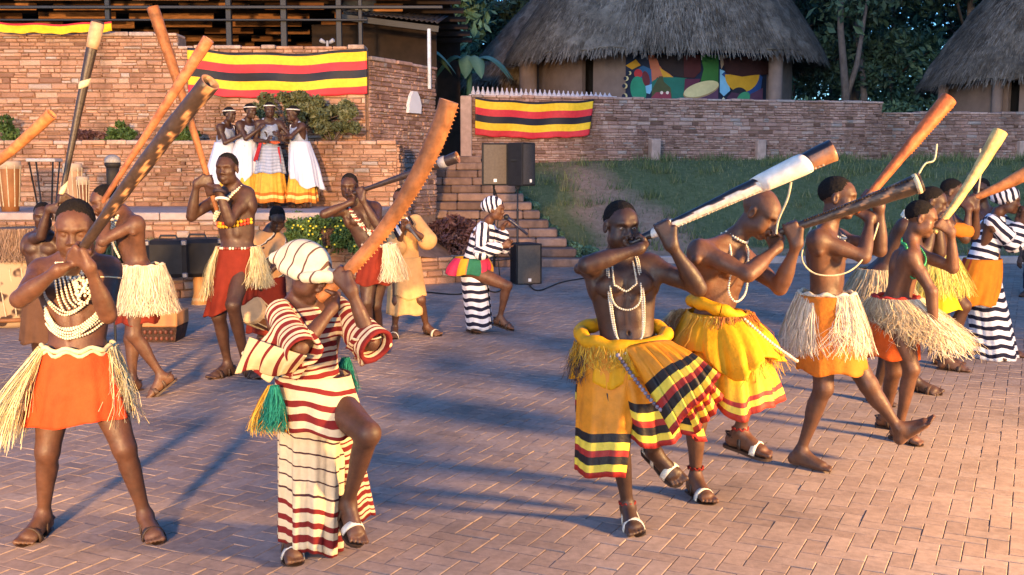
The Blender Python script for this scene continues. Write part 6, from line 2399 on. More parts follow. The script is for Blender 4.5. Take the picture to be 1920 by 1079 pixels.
skirt(R_, 'wrap', DKRED, P['pv'] + V(0, 0, .06), (.17, .14), A(502, 622, 10.65), (.2, .18), F_, nf=6, amp=.05, seed=75)
# the drum he plays
dc, dax = A(469, 580, 9.75), nrm(V(-.10, -.90, .34))
dr = empty('drum', (dc[0], 10.1, 0), 'pale-skinned drum tilted forward between the tall man and the striped sleeve', 'drum')
DWOOD = mat('drum_wood', (.20, .085, .035), .6, .3, 6, .3, stretch=(1, 1, .3))
HIDE = mat('drum_hide', (.50, .36, .22), .8, .2, 8, .2)
MB().lathe(dc, -dax, [(.0, .122), (.04, .130), (.2, .12), (.45, .095), (.62, .085)], 22).build('shell', DWOOD, dr, smooth=True)
MB().lathe(dc + dax * .008, -dax, [(0, .02), (0.0005, .118), (.012, .131), (.06, .137)], 22).build('drum_skin', HIDE, dr)
for k in range(12):
    a_ = nrm(np.cross(dax, V(0, 0, 1))); b_ = np.cross(dax, a_)
    c, s = math.cos(k * .5236), math.sin(k * .5236)
    MB().tube([dc + (a_ * c + b_ * s) * .137 - dax * .05, dc + (a_ * c + b_ * s) * .11 - dax * .42], .006, 5).build('cord', TAPE, dr)

# =========================== 10  man with the level black horn
P = person('man in pale raffia sighting along a thin black horn', dict(
    hc=(655, 350, 0), hf=V(-.06, -1, -.12), nk=(670, 381, .06), sR=(651, 395, .03), sL=(703, 390, .10), eR=(617, 404, -.10), eL=(710, 424, -.10),
    pv=(704, 478, .05), hR=(694, 490, .0), hL=(714, 488, .10), kR=(688, 567, -.10), kL=(704, 572, .06), aR=(690, 656, .05), aL=(714, 642, .38), tR=(672, 678, -.12), tL=(718, 664, .20)),
    10.1, hs=1.02, skin=SKIN2, horn=dict(end=(858, 295, -.45), r0=.018, r1=.054, ex=1.5), grips=(('R', .03, (0, -.5, -1)), ('L', .13, (.3, -.4, -1))))
R_ = P['root']; F_ = LEVEL(P)
w0 = A(707, 459, 10.13)
skirt(R_, 'shorts', DKRED, w0, (.15, .13), A(700, 532, 10.1), (.19, .17), F_, nf=6, amp=.05, seed=81)
fringe(R_, 'raffia_fringe', RAFFW, w0 + V(.03, -.01, 0), (.155, .14), F_, .33, .24, (60, 300), 1000, 82, .006, jit=.1)
ring(R_, 'waist_rope', RAFFW, w0, (.155, .135), F_, .012, wob=.03)
for k in range(4):
    beads(R_, 'bead_string', drape(P, [(1.0, .09, .03), (.82 - .05 * k, .10 - .02 * k, .10), (.55 - .08 * k, .05 - .02 * k, .12), (.42 - .04 * k, -.04, .11), (.40, -.12, .05)]), .011, seed=110 + k, pat=lambda i: [.3, .3, .9, .2, .97][i % 5])
build_horn(P, 'thin black horn with a pale rim pointing past the orange horn', HORNBW, seed=37, lump=.03, hollow=.78, bands=((.84, .90, mat('grey_band', (.2, .2, .24), .5), 0, 'metal_band'),))

# =========================== 11  person in the tan dress
P = person('person in a tan dress holding a grey microphone behind the thin black horn', dict(
    hc=(752, 374, 0), hf=V(-.45, -.9, -.1), nk=(754, 405, .04), sR=(736, 418, -.06), sL=(780, 415, .06), eR=(746, 454, -.15), eL=(802, 448, -.02), wR=(756, 428, -.24), wL=(772, 432, -.22),
    pv=(760, 494, .03), hR=(748, 505, 0), hL=(772, 505, .05), kR=(744, 565, -.08), kL=(788, 562, -.05), aR=(740, 625, .0), aL=(800, 620, .12), tR=(738, 640, -.16), tL=(820, 631, .02)),
    11.4, fem=True, s=.96, hands=dict(R=(V(.2, -.2, 1), V(0, -1, 0), .9), L=(V(-.5, -.2, .8), V(0, -1, 0), .9)))
R_ = P['root']; F_ = LEVEL(P)
add_sandals(P, R_, .05, .1, .95)
u_, f_ = P['tF'][2], P['tF'][1]
sd = SDF(.012)
sd.limb(P['at'](.98), P['at'](-.05), V(.11, .155, .165, .15, .155, .165), .03, (f_, .82), True)
for S_ in 'RL': sd.limb(P['s' + S_], lerp(P['s' + S_], P['e' + S_], .95), V(.075, .085, .105), .03)
garment(R_, 'dress_top', TAN, sd, None, .004)
skirt(R_, 'dress_skirt', TAN, P['pv'] + u_ * .06, (.165, .14), A(761, 588, 11.42), (.205, .18), F_, nf=6, amp=.05, seed=91)
skirt(R_, 'overskirt', TAN, P['pv'] + u_ * .07, (.17, .145), A(764, 545, 11.42), (.20, .175), F_, nf=5, amp=.06, seed=92, hem=lambda a: 1 + .2 * math.sin(a))
SASH = stripe_mat('black_white_sash', [(0, (.015, .012, .02)), (.5, (.62, .62, .66))], period=.075)
panel(R_, 'sash', SASH, A(735, 428, 11.2), A(768, 405, 11.24), A(745, 446, 11.16), A(776, 422, 11.2), bulge=.03, amp=.005, solid=.012).data.attributes['s'].data.foreach_set('value', np.tile(np.linspace(0, .26, 45), 27).astype(np.float32))
MIC = mat('mic_grey', (.10, .10, .12), .5, .2, 20)
m0 = P['wL'] + V(-.02, -.07, .03)
t = empty('microphone', m0, 'grey hand microphone held by the person in the tan dress', 'microphone')
MB().lathe(m0, V(.5, -.2, -.6), [(0, .016), (.18, .012)], 10).build('handle', MIC, t, smooth=True)
MB().ball(m0 - nrm(V(.5, -.2, -.6)) * .02, .03, 12, 8).build('grille', MIC, t, smooth=True)

# =========================== 12  singer in black and white stripes
P = person('singer in black and white stripes stepping out beside the loudspeakers', dict(
    hc=(928, 393, 0), hf=V(.93, -.28, -.08), nk=(914, 418, .03), sR=(905, 428, -.11), sL=(916, 427, .15), eR=(904, 470, -.2), eL=(936, 455, .12), wR=(944, 462, -.17), wL=(942, 426, .0),
    pv=(888, 500, .03), hR=(888, 510, -.07), hL=(890, 510, .11), kR=(946, 534, -.12), kL=(892, 568, .06), aR=(937, 597, -.06), aL=(884, 618, .10), tR=(958, 611, -.10), tL=(890, 630, .02)),
    11.65, flat=('L',), ikleg=('R',), fem=True, s=.94, bust=.9, hair=False, skin=SKIN3, hands=dict(R=(V(.6, -.1, .5), V(0, -1, 0), .6), L=(V(.5, -.3, .6), V(.6, -.3, -.5), 1.0)))
R_ = P['root']; F_ = LEVEL(P)
add_sandals(P, R_, .15, .1, .4)
u_, f_ = P['tF'][2], P['tF'][1]
BW = [(0, (.66, .66, .74)), (.55, (.016, .016, .035))]
MBW = stripe_mat('black_white_stripes', BW, period=.075, wob=.03)
MBW2 = stripe_mat('black_white_skirt', BW, period=.090, wob=.03)
sd = SDF(.0115)
sd.limb(P['at'](1.0), P['at'](-.05), V(.09, .145, .16, .15, .155, .17), .03, (f_, .85), True)
for m in (-1, 1): sd.ell(P['at'](.66, m * .06, .085), V(.065, .055, .065), P['tF'], .03)
sd.limb(P['sR'], P['eR'], V(.072, .074, .08), .04); sd.limb(P['eR'], lerp(P['eR'], P['wR'], .7), V(.078, .07), .04)
sd.limb(P['sL'], P['eL'], V(.07, .075), .04); sd.limb(P['eL'], lerp(P['eL'], P['wL'], .6), V(.07, .07), .03)


def _bw(v):
    a, b = P['sR'], P['eR']
    near = np.linalg.norm(np.cross(v - a, nrm(b - a)), axis=1) < .085
    near &= ((v - a)[:, 1] < -.02)
    return np.where(near, (v - a) @ nrm(np.cross(b - a, V(0, 1, 0))) * 1.0, (v - P['pv']) @ u_) + 2


garment(R_, 'blouse', MBW, sd, _bw, .004)
skirt(R_, 'skirt', MBW2, P['pv'] + V(0, 0, -.0), (.165, .15), A(901, 615, 11.66), (.155, .15), F_, nf=6, amp=.05, seed=95, th=(-250, 62), hem=lambda a: 1.0, n=80)
KIT = stripe_mat('kitenge', [(0, (.02, .12, .08)), (.10, (.45, .03, .08)), (.22, (.55, .25, .03)), (.30, (.02, .10, .07)), (.42, (.42, .05, .03)), (.55, (.6, .32, .03)), (.7, (.02, .12, .08)), (.82, (.45, .03, .10)), (.92, (.55, .28, .03))], at='a')
skirt(R_, 'hip_wrap', KIT, P['pv'] + V(-.03, 0, .10), (.19, .19), P['pv'] + V(-.06, 0, -.08), (.22, .25), F_, nf=7, amp=.06, seed=96, bulge=.1)
sd = SDF(.0115)
W = P['W']
sd.ell(W(0, -.03, .05), V(.095, .115, .095), P['hF'], .02); sd.ell(W(0, -.10, .03), V(.06, .06, .06), P['hF'], .04)
sd.ell(W(0, .075, -.05), V(.08, .07, .08), P['hF'], .01, True)
MBW3 = stripe_mat('black_white_turban', BW, period=.055, wob=.05)
garment(R_, 'turban', MBW3, sd, lambda v: (v - P['hc']) @ P['hF'][1] + 2 + .3 * ((v - P['hc']) @ P['hF'][2]), .004)
m0 = P['wL'] + nrm(V(.5, -.3, .6)) * .07
md = nrm(V(.75, 0, -.62))
mt = P['mouth'] + P['hF'][1] * .04
t = empty('microphone', mt, 'black microphone held to the mouth of the singer in stripes', 'microphone')
MB().ball(mt, .032, 12, 8).build('grille', mat('mic_black', (.012, .012, .014), .4), t, smooth=True)
MB().lathe(mt + md * .02, md, [(0, .024), (.05, .02), (.28, .014)], 10).build('handle', mat('mic_handle', (.02, .022, .05), .35, spec=.6), t, smooth=True)

# =========================== 13  bent man behind the boy
P = person('stooping man with white bead bands half hidden behind the boy', dict(
    hc=(1748, 380, 0), hf=V(.9, -.3, -.25), nk=(1722, 408, .03), sR=(1696, 424, -.12), sL=(1716, 418, .20), eR=(1702, 478, -.12), eL=(1742, 455, .16), wR=(1752, 418, -.03), wL=(1758, 410, .10),
    pv=(1646, 522, .03), hR=(1648, 535, -.06), hL=(1642, 535, .12), kR=(1672, 630, -.10), kL=(1694, 620, .12), aR=(1642, 750, .0), aL=(1716, 724, .35), tR=(1664, 786, -.14), tL=(1738, 745, .28)),
    8.2, s=1.04, skin=SKIN2, hands=dict(R=(V(.5, -.1, .8), V(1, 0, -.3), .9), L=(V(.5, -.1, .8), V(1, 0, -.3), .9)))
R_ = P['root']; F_ = LEVEL(P)
add_sandals(P, R_, .2, .2, .5)
w0 = A(1650, 506, 8.23)
skirt(R_, 'shorts', cloth('bright_orange_shorts', (.50, .08, .015)), w0, (.15, .15), A(1648, 600, 8.2), (.17, .17), F_, nf=5, amp=.04, seed=101)
fringe(R_, 'raffia_fringe', RAFFB, w0, (.16, .16), F_, .36, .38, (0, 360), 1300, 102, .006, jit=.2)
tf = P['tF']
for k in range(3):
    beads(R_, 'bead_band', [P['at'](.92 - .03 * k, .20, .03), P['at'](.9 - .03 * k, .21, -.02), P['at'](.93 - .03 * k, .17, -.08), P['at'](.98 - .02 * k, .08, -.09)], .012, seed=120 + k)
    beads(R_, 'bead_collar', [P['at'](1.05, .06, -.05), P['at'](1.0 - .03 * k, .10, .05), P['at'](.9 - .04 * k, .04, .12), P['at'](1.0, -.07, .05)], .012, seed=125 + k)

# =========================== 14  dancer in yellow
P = person('dancer in a yellow skirt and yellow raffia behind the pale yellow horn', dict(
    hc=(1785, 361, 0), hf=V(.85, -.4, -.2), nk=(1770, 394, .03), sR=(1766, 408, -.12), sL=(1778, 405, .17), eR=(1764, 462, -.16), eL=(1800, 446, .14),
    pv=(1752, 494, .03), hR=(1750, 506, -.06), hL=(1754, 506, .11), kR=(1808, 574, -.17), kL=(1768, 592, .08), aR=(1775, 668, -.05), aL=(1764, 676, .18), tR=(1812, 700, -.14), tL=(1792, 692, .12)),
    9.55, horn=dict(end=(1950, 312, -.25), r0=.024, r1=.072, ex=1.2, sag=(0, 0, -.03)), grips=(('R', .04, (.2, -.5, -1)), ('L', .12, (.4, -.3, -1))))
R_ = P['root']; F_ = LEVEL(P)
add_sandals(P, R_, .2, .2, .2)
w0 = A(1755, 478, 9.57)
skirt(R_, 'skirt', cloth('lemon_skirt', (.66, .50, .02)), w0, (.17, .15), A(1760, 578, 9.52), (.27, .22), F_, nf=6, amp=.06, seed=111)
fringe(R_, 'raffia_fringe', RAFFY, w0, (.18, .16), F_, .36, .40, (0, 360), 1100, 112, .006, jit=.3)
sd = SDF(.011)
sd.limb(lerp(P['sR'], P['eR'], .55), lerp(P['eR'], P['wR'], .25), V(.06, .068, .066), .03, None, False)
garment(R_, 'sleeve', GOLDO, sd, None, .004)
MB().tube([P['horn'].at(.2), P['horn'].at(.2) + V(.02, 0, .25), P['horn'].at(.2) + V(.0, 0, .42)], .008, 5).build('cord', TAPE, R_)
build_horn(P, 'orange-brown horn running out of the right edge', HORNO, seed=41, lump=.04, hollow=.8)

# =========================== 15  second woman in black and white stripes
P = person('woman in black and white striped skirt with an orange hip wrap at right', dict(
    hc=(1890, 377, 0), hf=V(.92, -.32, -.1), nk=(1868, 404, .05), sR=(1860, 416, -.12), sL=(1876, 413, .17), eR=(1868, 462, -.2), eL=(1905, 445, .12),
    pv=(1838, 500, .03), hR=(1838, 514, -.07), hL=(1840, 514, .11), kR=(1866, 600, -.08), kL=(1872, 600, .10), aR=(1850, 668, -.03), aL=(1882, 664, .12), tR=(1872, 683, -.12), tL=(1904, 678, .06)),
    10.1, fem=True, s=.98, bust=.9, hair=False, horn=dict(end=(2010, 424, -.3), r0=.026, r1=.075, ex=1.2), grips=(('R', .05, (0, -.5, -1)), ('L', .14, (0, -.3, -1))))
R_ = P['root']; F_ = LEVEL(P)
add_sandals(P, R_, .1, .1, .6)
u_, f_ = P['tF'][2], P['tF'][1]
sd = SDF(.011)
sd.limb(P['at'](1.0), P['at'](-.05), V(.09, .145, .16, .15, .155, .17), .03, (f_, .85), True)
sd.limb(P['sR'], P['eR'], V(.072, .076, .085), .04); sd.limb(P['eR'], lerp(P['eR'], P['wR'], .5), V(.08, .09), .04)
sd.limb(P['sL'], P['eL'], V(.07, .08), .04)
garment(R_, 'blouse', MBW, sd, _bw, .004)
skirt(R_, 'skirt', MBW2, P['pv'] - V(0, 0, .0), (.17, .16), A(1868, 672, 10.12), (.215, .19), F_, nf=7, amp=.06, seed=121)
KIT2 = stripe_mat('orange_kitenge', [(0, (.52, .17, .015)), (.30, (.40, .04, .02)), (.40, (.52, .17, .015)), (.66, (.55, .38, .03)), (.71, (.02, .10, .03)), (.785, (.30, .03, .02)), (.86, (.52, .17, .015)), (.90, (.40, .06, .02)), (.92, (.52, .17, .015))], at='a')
skirt(R_, 'hip_wrap', KIT2, P['pv'] + u_ * .08, (.18, .17), A(1822, 570, 10.08), (.22, .21), F_, nf=7, amp=.06, seed=122, bulge=.08)
sd = SDF(.0115)
W = P['W']
sd.ell(W(0, -.03, .055), V(.105, .125, .100), P['hF'], .02); sd.ell(W(0, -.11, .05), V(.07, .07, .07), P['hF'], .04)
sd.ell(W(0, .08, -.05), V(.08, .07, .08), P['hF'], .01, True)
garment(R_, 'turban', MBW3, sd, lambda v: (v - P['hc']) @ P['hF'][1] + 2 + .5 * ((v - P['hc']) @ P['hF'][2]), .004)
build_horn(P, 'dark level horn leaving the right edge in front of the striped woman', HORND, seed=43, lump=.03, hollow=.8)

# =========================== 16  player behind her
P = person('dark-haired player in orange cloth standing behind the orange-brown horn', dict(
    hc=(1840, 356, 0), hf=V(-.7, -.7, -.12), nk=(1843, 390, .04), sR=(1828, 402, -.02), sL=(1860, 400, .05), eR=(1812, 432, -.1), eL=(1858, 436, -.1),
    pv=(1844, 482, .03), hR=(1836, 492, .0), hL=(1854, 492, .04), kR=(1832, 560, -.06), kL=(1852, 560, -.03), aR=(1830, 632, .03), aL=(1854, 632, .05), tR=(1824, 645, -.14), tL=(1856, 645, -.12)),
    11.3, skin=SKIN2, horn=dict(end=(1742, 404, -.55), r0=.022, r1=.06, ex=1.2), grips=(('R', .12, (0, -.4, -1)), ('L', .05, (0, -.4, -1))))
R_ = P['root']; F_ = LEVEL(P)
skirt(R_, 'wrap', GOLDO, P['pv'] + V(0, 0, .07), (.165, .14), A(1844, 570, 11.3), (.21, .18), F_, nf=6, amp=.06, seed=131)
build_horn(P, 'short dark horn pointing left between the yellow and orange horns', HORND, seed=45, lump=.03, hollow=.8)

# =========================== 17  edge figure in dark stripes
P = person('figure in dark striped clothes cut by the right edge', dict(
    hc=(1940, 374, 0), hf=V(-.8, -.6, 0), nk=(1942, 399, .04), sR=(1930, 410, .0), sL=(1955, 410, .05), eR=(1922, 448, -.05), eL=(1950, 448, -.1), wR=(1914, 482, -.12), wL=(1930, 470, -.2),
    pv=(1942, 470, .03), hR=(1936, 478, .0), hL=(1950, 478, .04), kR=(1930, 515, -.06), kL=(1950, 515, -.03), aR=(1926, 548, .03), aL=(1952, 548, .05), tR=(1916, 557, -.12), tL=(1946, 557, -.12)),
    15.0, skin=SKIN2, s=.98)
R_ = P['root']; F_ = LEVEL(P)
add_sandals(P, R_, .1, .1, .1)
MDK = stripe_mat('dark_striped_top', [(0, (.02, .02, .035)), (.82, (.25, .25, .3))], period=.16)
u_, f_ = P['tF'][2], P['tF'][1]
sd = SDF(.014)
sd.limb(P['at'](1.0), P['at'](-.15), V(.10, .165, .175, .17, .17, .18), .03, (f_, .82), True)
for S_ in 'RL': sd.limb(P['s' + S_], P['e' + S_], V(.075, .07), .03)
garment(R_, 'top', MDK, sd, lambda v: v[:, 2], .003)
sd = SDF(.014)
for S_ in 'RL':
    sd.limb(P['h' + S_], P['k' + S_], V(.105, .08), .03); sd.limb(P['k' + S_], lerp(P['k' + S_], P['a' + S_], .9), V(.078, .062), .03, None, True)
sd.ell(P['pv'], V(.165, .13, .12), P['pF'], .04)
garment(R_, 'trousers', mat('navy_trousers', (.02, .022, .04), .9), sd, None, .003)

# =========================== 18  player at the far left behind the drum
P = person('short-haired player behind the left shoulder of the man in the orange wrap', dict(
    hc=(81, 406, 0), hf=V(.3, -.95, -.1), nk=(80, 437, .06), sR=(57, 450, .03), sL=(105, 450, .05), eR=(50, 500, -.05), eL=(118, 492, -.08),
    pv=(84, 540, .04), hR=(74, 550, .02), hL=(96, 550, .04), kR=(70, 630, -.1), kL=(98, 630, -.08), aR=(72, 705, .03), aL=(98, 705, .05), tR=(66, 722, -.14), tL=(104, 722, -.14)),
    9.2, s=.98, skin=SKIN2, horn=dict(start=(110, 402, -.22), end=(184, 40, -.15), r0=.019, r1=.050, ex=1.3, sag=(-.02, 0, 0)), grips=(('L', .08, (.3, -.8, -.3)), ('R', .02, (-.3, -.8, -.3))))
R_ = P['root']; F_ = LEVEL(P)
skirt(R_, 'wrap', cloth('brown_wrap', (.10, .05, .03)), P['pv'] + V(0, 0, .08), (.165, .14), A(84, 640, 9.2), (.2, .18), F_, nf=6, amp=.06, seed=141)
build_horn(P, 'tall dark horn with pale bindings standing nearly upright at left', HORND, seed=47, lump=.04, hollow=.8, bands=((.66, .70, TAPE, .015, 'binding'), (.86, .99, mat('pale_wood_rim', (.45, .28, .17), .7, .25, 20), 0, 'rim_sleeve'), (.10, .16, TAPE, .02, 'binding')), tint_fn=lambda q, th: .25 + .45 * (q > .5) * (math.cos(th) > 0))


# =========================== 19  the four dancers in white
def stand(px, yaw, H, lean=0.0):
    c = A(px, 388, 17.25)
    b = V(c[0], 17.25, ZT)
    f = V(math.sin(yaw), -math.cos(yaw), 0)
    r = np.cross(f, V(0, 0, 1))
    q = H / 1.62
    p = lambda x, y, z: b + r * x * q + f * (y + lean * max(z - .9, 0)) * q + V(0, 0, z * q)
    return p, f, r, q


GREYS = mat('grey_sequin_top', (.22, .26, .36), .5, .25, 60, .3, 200, spec=.5)
WHITE = cloth('white_drape', (.52, .54, .64), .8, .06)
GOLD = stripe_mat('gold_skirt', [(0, (.55, .18, .03)), (.06, (.66, .50, .16)), (.11, (.50, .13, .02)), (.16, (.58, .33, .05))], var=.2)
SILV = stripe_mat('silver_check', [(0, (.26, .29, .38)), (.5, (.36, .39, .48))], period=.05)
specs = [(424, 1.2, 1.60, 'leftmost dancer in white, hidden below by the tall man', 0), (464, 1.0, 1.66, 'dancer in white with a big knotted white drape, second from the left', 1), (508, .35, 1.68, 'dancer facing front in a silver checked overskirt and gold skirt', 2), (566, -.9, 1.62, 'rightmost dancer in white, white drape swept from one shoulder', 3)]
for px, yaw, H, lab, kk in specs:
    p, f, r, q = stand(px, yaw, H, .12)
    P = dict(hc=p(0, .05, 1.50), hf=nrm(f + V(0, 0, -.08)), nk=p(0, 0, 1.345), sR=p(.165, 0, 1.30), sL=p(-.165, 0, 1.30), eR=p(.21, .10 - .05 * (kk == 2), 1.06), eL=p(-.21, .10 + .04 * kk, 1.06 + .02 * kk), wR=p(.05 - .10 * (kk == 3), .30 - .08 * (kk == 2), [1.16, 1.22, 1.02, 1.08][kk]), wL=p([-.02, -.08, -.12, .08][kk], .28, [1.12, 1.10, 1.04, 1.14][kk]),
             pv=p(0, -.02, .86), hR=p(.085, -.02, .82), hL=p(-.085, -.02, .82), kR=p(.09, .06, .44), kL=p(-.09, .04, .44), aR=p(.09, -.02, .084), aL=p(-.09, -.03, .084), tR=p(.11, .16, .016), tL=p(-.11, .16, .016))
    sd = make_body(P, h=.013, fem=True, s=.93, bust=.9, flat=('R', 'L'), hands=dict(R=(nrm(f + V(0, 0, .6)), -r, .5), L=(nrm(f + V(0, 0, .6)), r, .5)))
    R_ = finish_body(P, sd, lab, SKIN2, (p(0, 0, 0)), 'four dancers in white on the stage terrace')
    P['root'] = R_
    add_hair(P, R_, .012, th=.010)
    add_sandals(P, R_, .05, .05, .05)
    F_ = LEVEL(P)
    u_, f_ = P['tF'][2], P['tF'][1]
    sd = SDF(.013)
    sd.limb(P['at'](.88), P['at'](-.1), V(.135, .15, .15, .14, .15, .165), .03, (f_, .85), True)
    for m in (-1, 1):
        sd.ell(P['at'](.66, m * .06, .085), V(.06, .055, .06), P['tF'], .03)
        sd.limb(P['at'](.75, m * .09, .06), P['nk'] + P['tF'][0] * m * .09 + u_ * .01, V(.045, .03), .03)
    garment(R_, 'top', GREYS, sd, None, .003)
    W = P['W']
    hb = [W(.088 * math.cos(a), -.01 + .108 * math.sin(a), .062 + .012 * math.sin(a)) for a in np.linspace(0, 6.283, 24)]
    MB().tube(hb, .010, 6).build('headband', HIDEW, R_, smooth=True)
    skirt(R_, 'skirt', GOLD, P['pv'] + V(0, 0, .04), (.165, .15), p(0, 0, .09), (.27, .24), F_, nf=9, amp=.08, seed=150 + kk)
    if kk == 2:
        skirt(R_, 'overskirt', SILV, P['pv'] + V(0, 0, .10), (.175, .16), p(0, 0, .54), (.24, .22), F_, nf=9, amp=.06, seed=160)
        panel(R_, 'red_sash', cloth('red_sash', (.40, .03, .04)), p(.13, .12, 1.0), p(.17, .10, 1.0), p(.20, .17, .74), p(.26, .12, .72), bulge=.01)
        panel(R_, 'waist_band', cloth('orange_band', (.5, .12, .06)), p(.12, .14, 1.03), p(-.14, .14, 1.03), p(.12, .15, .99), p(-.14, .15, .99), bulge=.02)
    else:
        dn = [.42, .40, 0, .45][kk]
        skirt(R_, 'drape', WHITE, P['at'](.42), (.165, .155), p(-.05 if kk == 3 else .0, -.06, dn), (.26, .25), F_, nf=8, amp=.075, seed=170 + kk, hem=lambda a: 1 + (.22 * math.cos(a + kk)), wav=.03, bulge=.08)
        d = 1 if kk == 3 else -1
        panel(R_, 'shoulder_drape', WHITE, P['at'](.98, .15 * d, -.06), P['at'](.98, .13 * d, .07), P['at'](.25, -.15 * d, .14), P['at'](.05, .16 * d, .16), bulge=.05, amp=.015, seed=kk)
        panel(R_, 'drape_tail', WHITE, P['at'](.75, .19 * d, -.05), P['at'](.6, .20 * d, .10), p(.30 * d, -.10, .50 - .1 * (kk == 3)), p(.26 * d, .10, .60), bulge=.05, amp=.02, seed=kk + 5)
    if kk == 3:
        c_ = p(.30, .12, .80)
        panel(R_, 'held_cloth', cloth('blue_white_cloth', (.36, .42, .66), .8, .3), p(.22, .30, 1.02), p(.34, .24, 1.0), p(.30, .22, .42), p(.50, .14, .45), bulge=.04, amp=.02, seed=8)
        panel(R_, 'held_cloth', cloth('red_sash', (.40, .03, .04)), p(.12, .30, .98), p(.22, .30, .96), p(.16, .26, .60), p(.28, .22, .62), bulge=.03, amp=.01, seed=9)
# ------------------------------------------------------------------ instruments, loudspeakers and other things on the plaza
BLACKP = mat('black_cabinet', (.014, .014, .017), .6, .2, 12, .25, 120, spec=.18)
GRILL = mat('speaker_grille', (.105, .082, .062), .6, .15, 30, .6, 500, spec=.4)
BADGE = mat('badge_white', (.7, .7, .68), .4)


def cabinet(name, c, w, d, h, rz, label, grille=GRILL, wedge=0.0):
    """c: floor centre; a trapezoid cabinet, grille set into the front, handles and a badge"""
    c = np.asarray(c, float)
    root = empty(name, c, label, 'loudspeaker', 'black loudspeakers by the steps')
    u = V(math.cos(rz), math.sin(rz), 0); n = V(math.sin(rz), -math.cos(rz), 0)
    P_ = lambda x, y, z: c + u * x + n * y + V(0, 0, z)
    bw = w * .74
    v = [P_(-w / 2, d / 2, 0), P_(w / 2, d / 2, 0), P_(bw / 2, -d / 2, 0), P_(-bw / 2, -d / 2, 0)]
    v += [q + V(0, 0, h) for q in v]
    import bmesh
    o = obj('cabinet', v, [(3, 2, 1, 0), (4, 5, 6, 7), (0, 1, 5, 4), (1, 2, 6, 5), (2, 3, 7, 6), (3, 0, 4, 7)], BLACKP, root)
    b = o.modifiers.new('bevel', 'BEVEL'); b.width = .015; b.segments = 2
    g = MB()
    N = 12
    for i in range(N + 1):
        x = -w * .42 + w * .84 * i / N
        y = d / 2 + .006 + .03 * (1 - (2 * i / N - 1) ** 2)
        g.v += [np.array([P_(x, y, h * .04), P_(x, y, h * .96), P_(x, d / 2 - .01, h * .04), P_(x, d / 2 - .01, h * .96)])]
        g.t.append(np.full(4, .5))
    g.n = 4 * (N + 1)
    for i in range(N):
        q = 4 * i
        g.f += [(q, q + 4, q + 5, q + 1), (q + 1, q + 5, q + 7, q + 3), (q, q + 2, q + 6, q + 4)]
    g.f += [(0, 1, 3, 2), (4 * N, 4 * N + 2, 4 * N + 3, 4 * N + 1)]
    g.build('grille', grille, root)
    MB().box(P_(.0, d / 2 + .038, h * .12), (.05, .008, .05), rz, bevel=.003).build('badge', BADGE, root)
    for s in (-1, 1):
        MB().box(P_(s * (w * .435), 0, h * .6), (.02, .14, .05), rz - s * .13, bevel=.006).build('handle', mat('handle_black', (.008, .008, .009), .6), root)
    return root


sub = A(977, 531, 16.7)
cabinet('loudspeaker', (sub[0] + .05, 16.75, 0), .44, .42, .64, .35, 'large black loudspeaker standing on the paving under a pole', GRILL)
cabinet('loudspeaker', (A(976, 349, 16.75)[0], 16.78, A(976, 349, 16.75)[2]), .34, .33, .67, .9, 'black loudspeaker on the pole above the floor loudspeaker, turned away', mat('speaker_grille_dark', (.03, .03, .036), .6, .2, 30, .5, 500))
ls = A(926, 348, 16.9)
cabinet('loudspeaker', (ls[0], 16.95, ls[2]), .42, .34, .66, .12, 'loudspeaker with a brownish grille raised on a tripod behind the singer', GRILL)
pz = A(968, 349, 16.75)
pole = empty('speaker_pole', (pz[0], 16.76, .64), 'thin black pole between the floor loudspeaker and the one above', 'pole')
MB().lathe((pz[0] + .02, 16.76, .64), (0, 0, 1), [(0, .03), (.02, .018), (.5, .018), (.52, .024), (.54, .014), (pz[2] - .66, .014)], 10).build('tube', STEEL, pole, smooth=True)
MB().lathe((pz[0] + .02, 16.76, pz[2] - .05), (0, 0, 1), [(0, .03), (.045, .05)], 10).build('top_plate', STEEL, pole)
tp = empty('speaker_tripod', (ls[0], 16.95, 0), 'black tripod stand under the raised loudspeaker, legs splayed behind the singer', 'stand')
MB().lathe((ls[0], 16.95, .25), (0, 0, 1), [(0, .02), (.7, .02), (.72, .026), (.74, .016), (ls[2] - .25, .016)], 10).build('pole', STEEL, tp, smooth=True)
for k in range(3):
    a = .35 + k * 2.094
    e = V(ls[0] + .58 * math.cos(a), 16.95 + .58 * math.sin(a), .02)
    MB().tube([V(ls[0], 16.95, .78), lerp(V(ls[0], 16.95, .78), e, .5), e], .014, 8).build('leg', STEEL, tp, smooth=True)
    MB().tube([V(ls[0], 16.95, .34), lerp(V(ls[0], 16.95, .78), e, .55)], .009, 6).build('brace', STEEL, tp)
# cables up the stands
MB_ = MB().tube([V(ls[0] - .02, 16.9, ls[2] + .02), V(ls[0] + .1, 16.85, ls[2] - .3), V(ls[0] + .03, 16.9, ls[2] - .8), V(ls[0] + .1, 16.8, .02), V(ls[0] + .6, 16.4, .02)], .009, 6)
tag(MB_.build('speaker_cable', mat('cable_black', (.01, .01, .01), .5), base=(ls[0], 16.9, 0), smooth=True), 'black cable hanging from the raised loudspeaker', 'cable')

for k, (pts_, lab) in enumerate((([(990, 532), (1010, 545), (1060, 528), (1150, 515), (1240, 505)], 'black cable running right from the floor loudspeaker'), ([(955, 534), (930, 548), (900, 541), (860, 552), (800, 548)], 'black cable trailing left across the paving from the loudspeakers'))):
    q = smooth_line([G(x, y, .022) for x, y in pts_])
    tag(MB().tube(q, .010, 6).build('speaker_cable', bpy.data.materials['cable_black'], base=q[0], smooth=True), lab, 'cable')
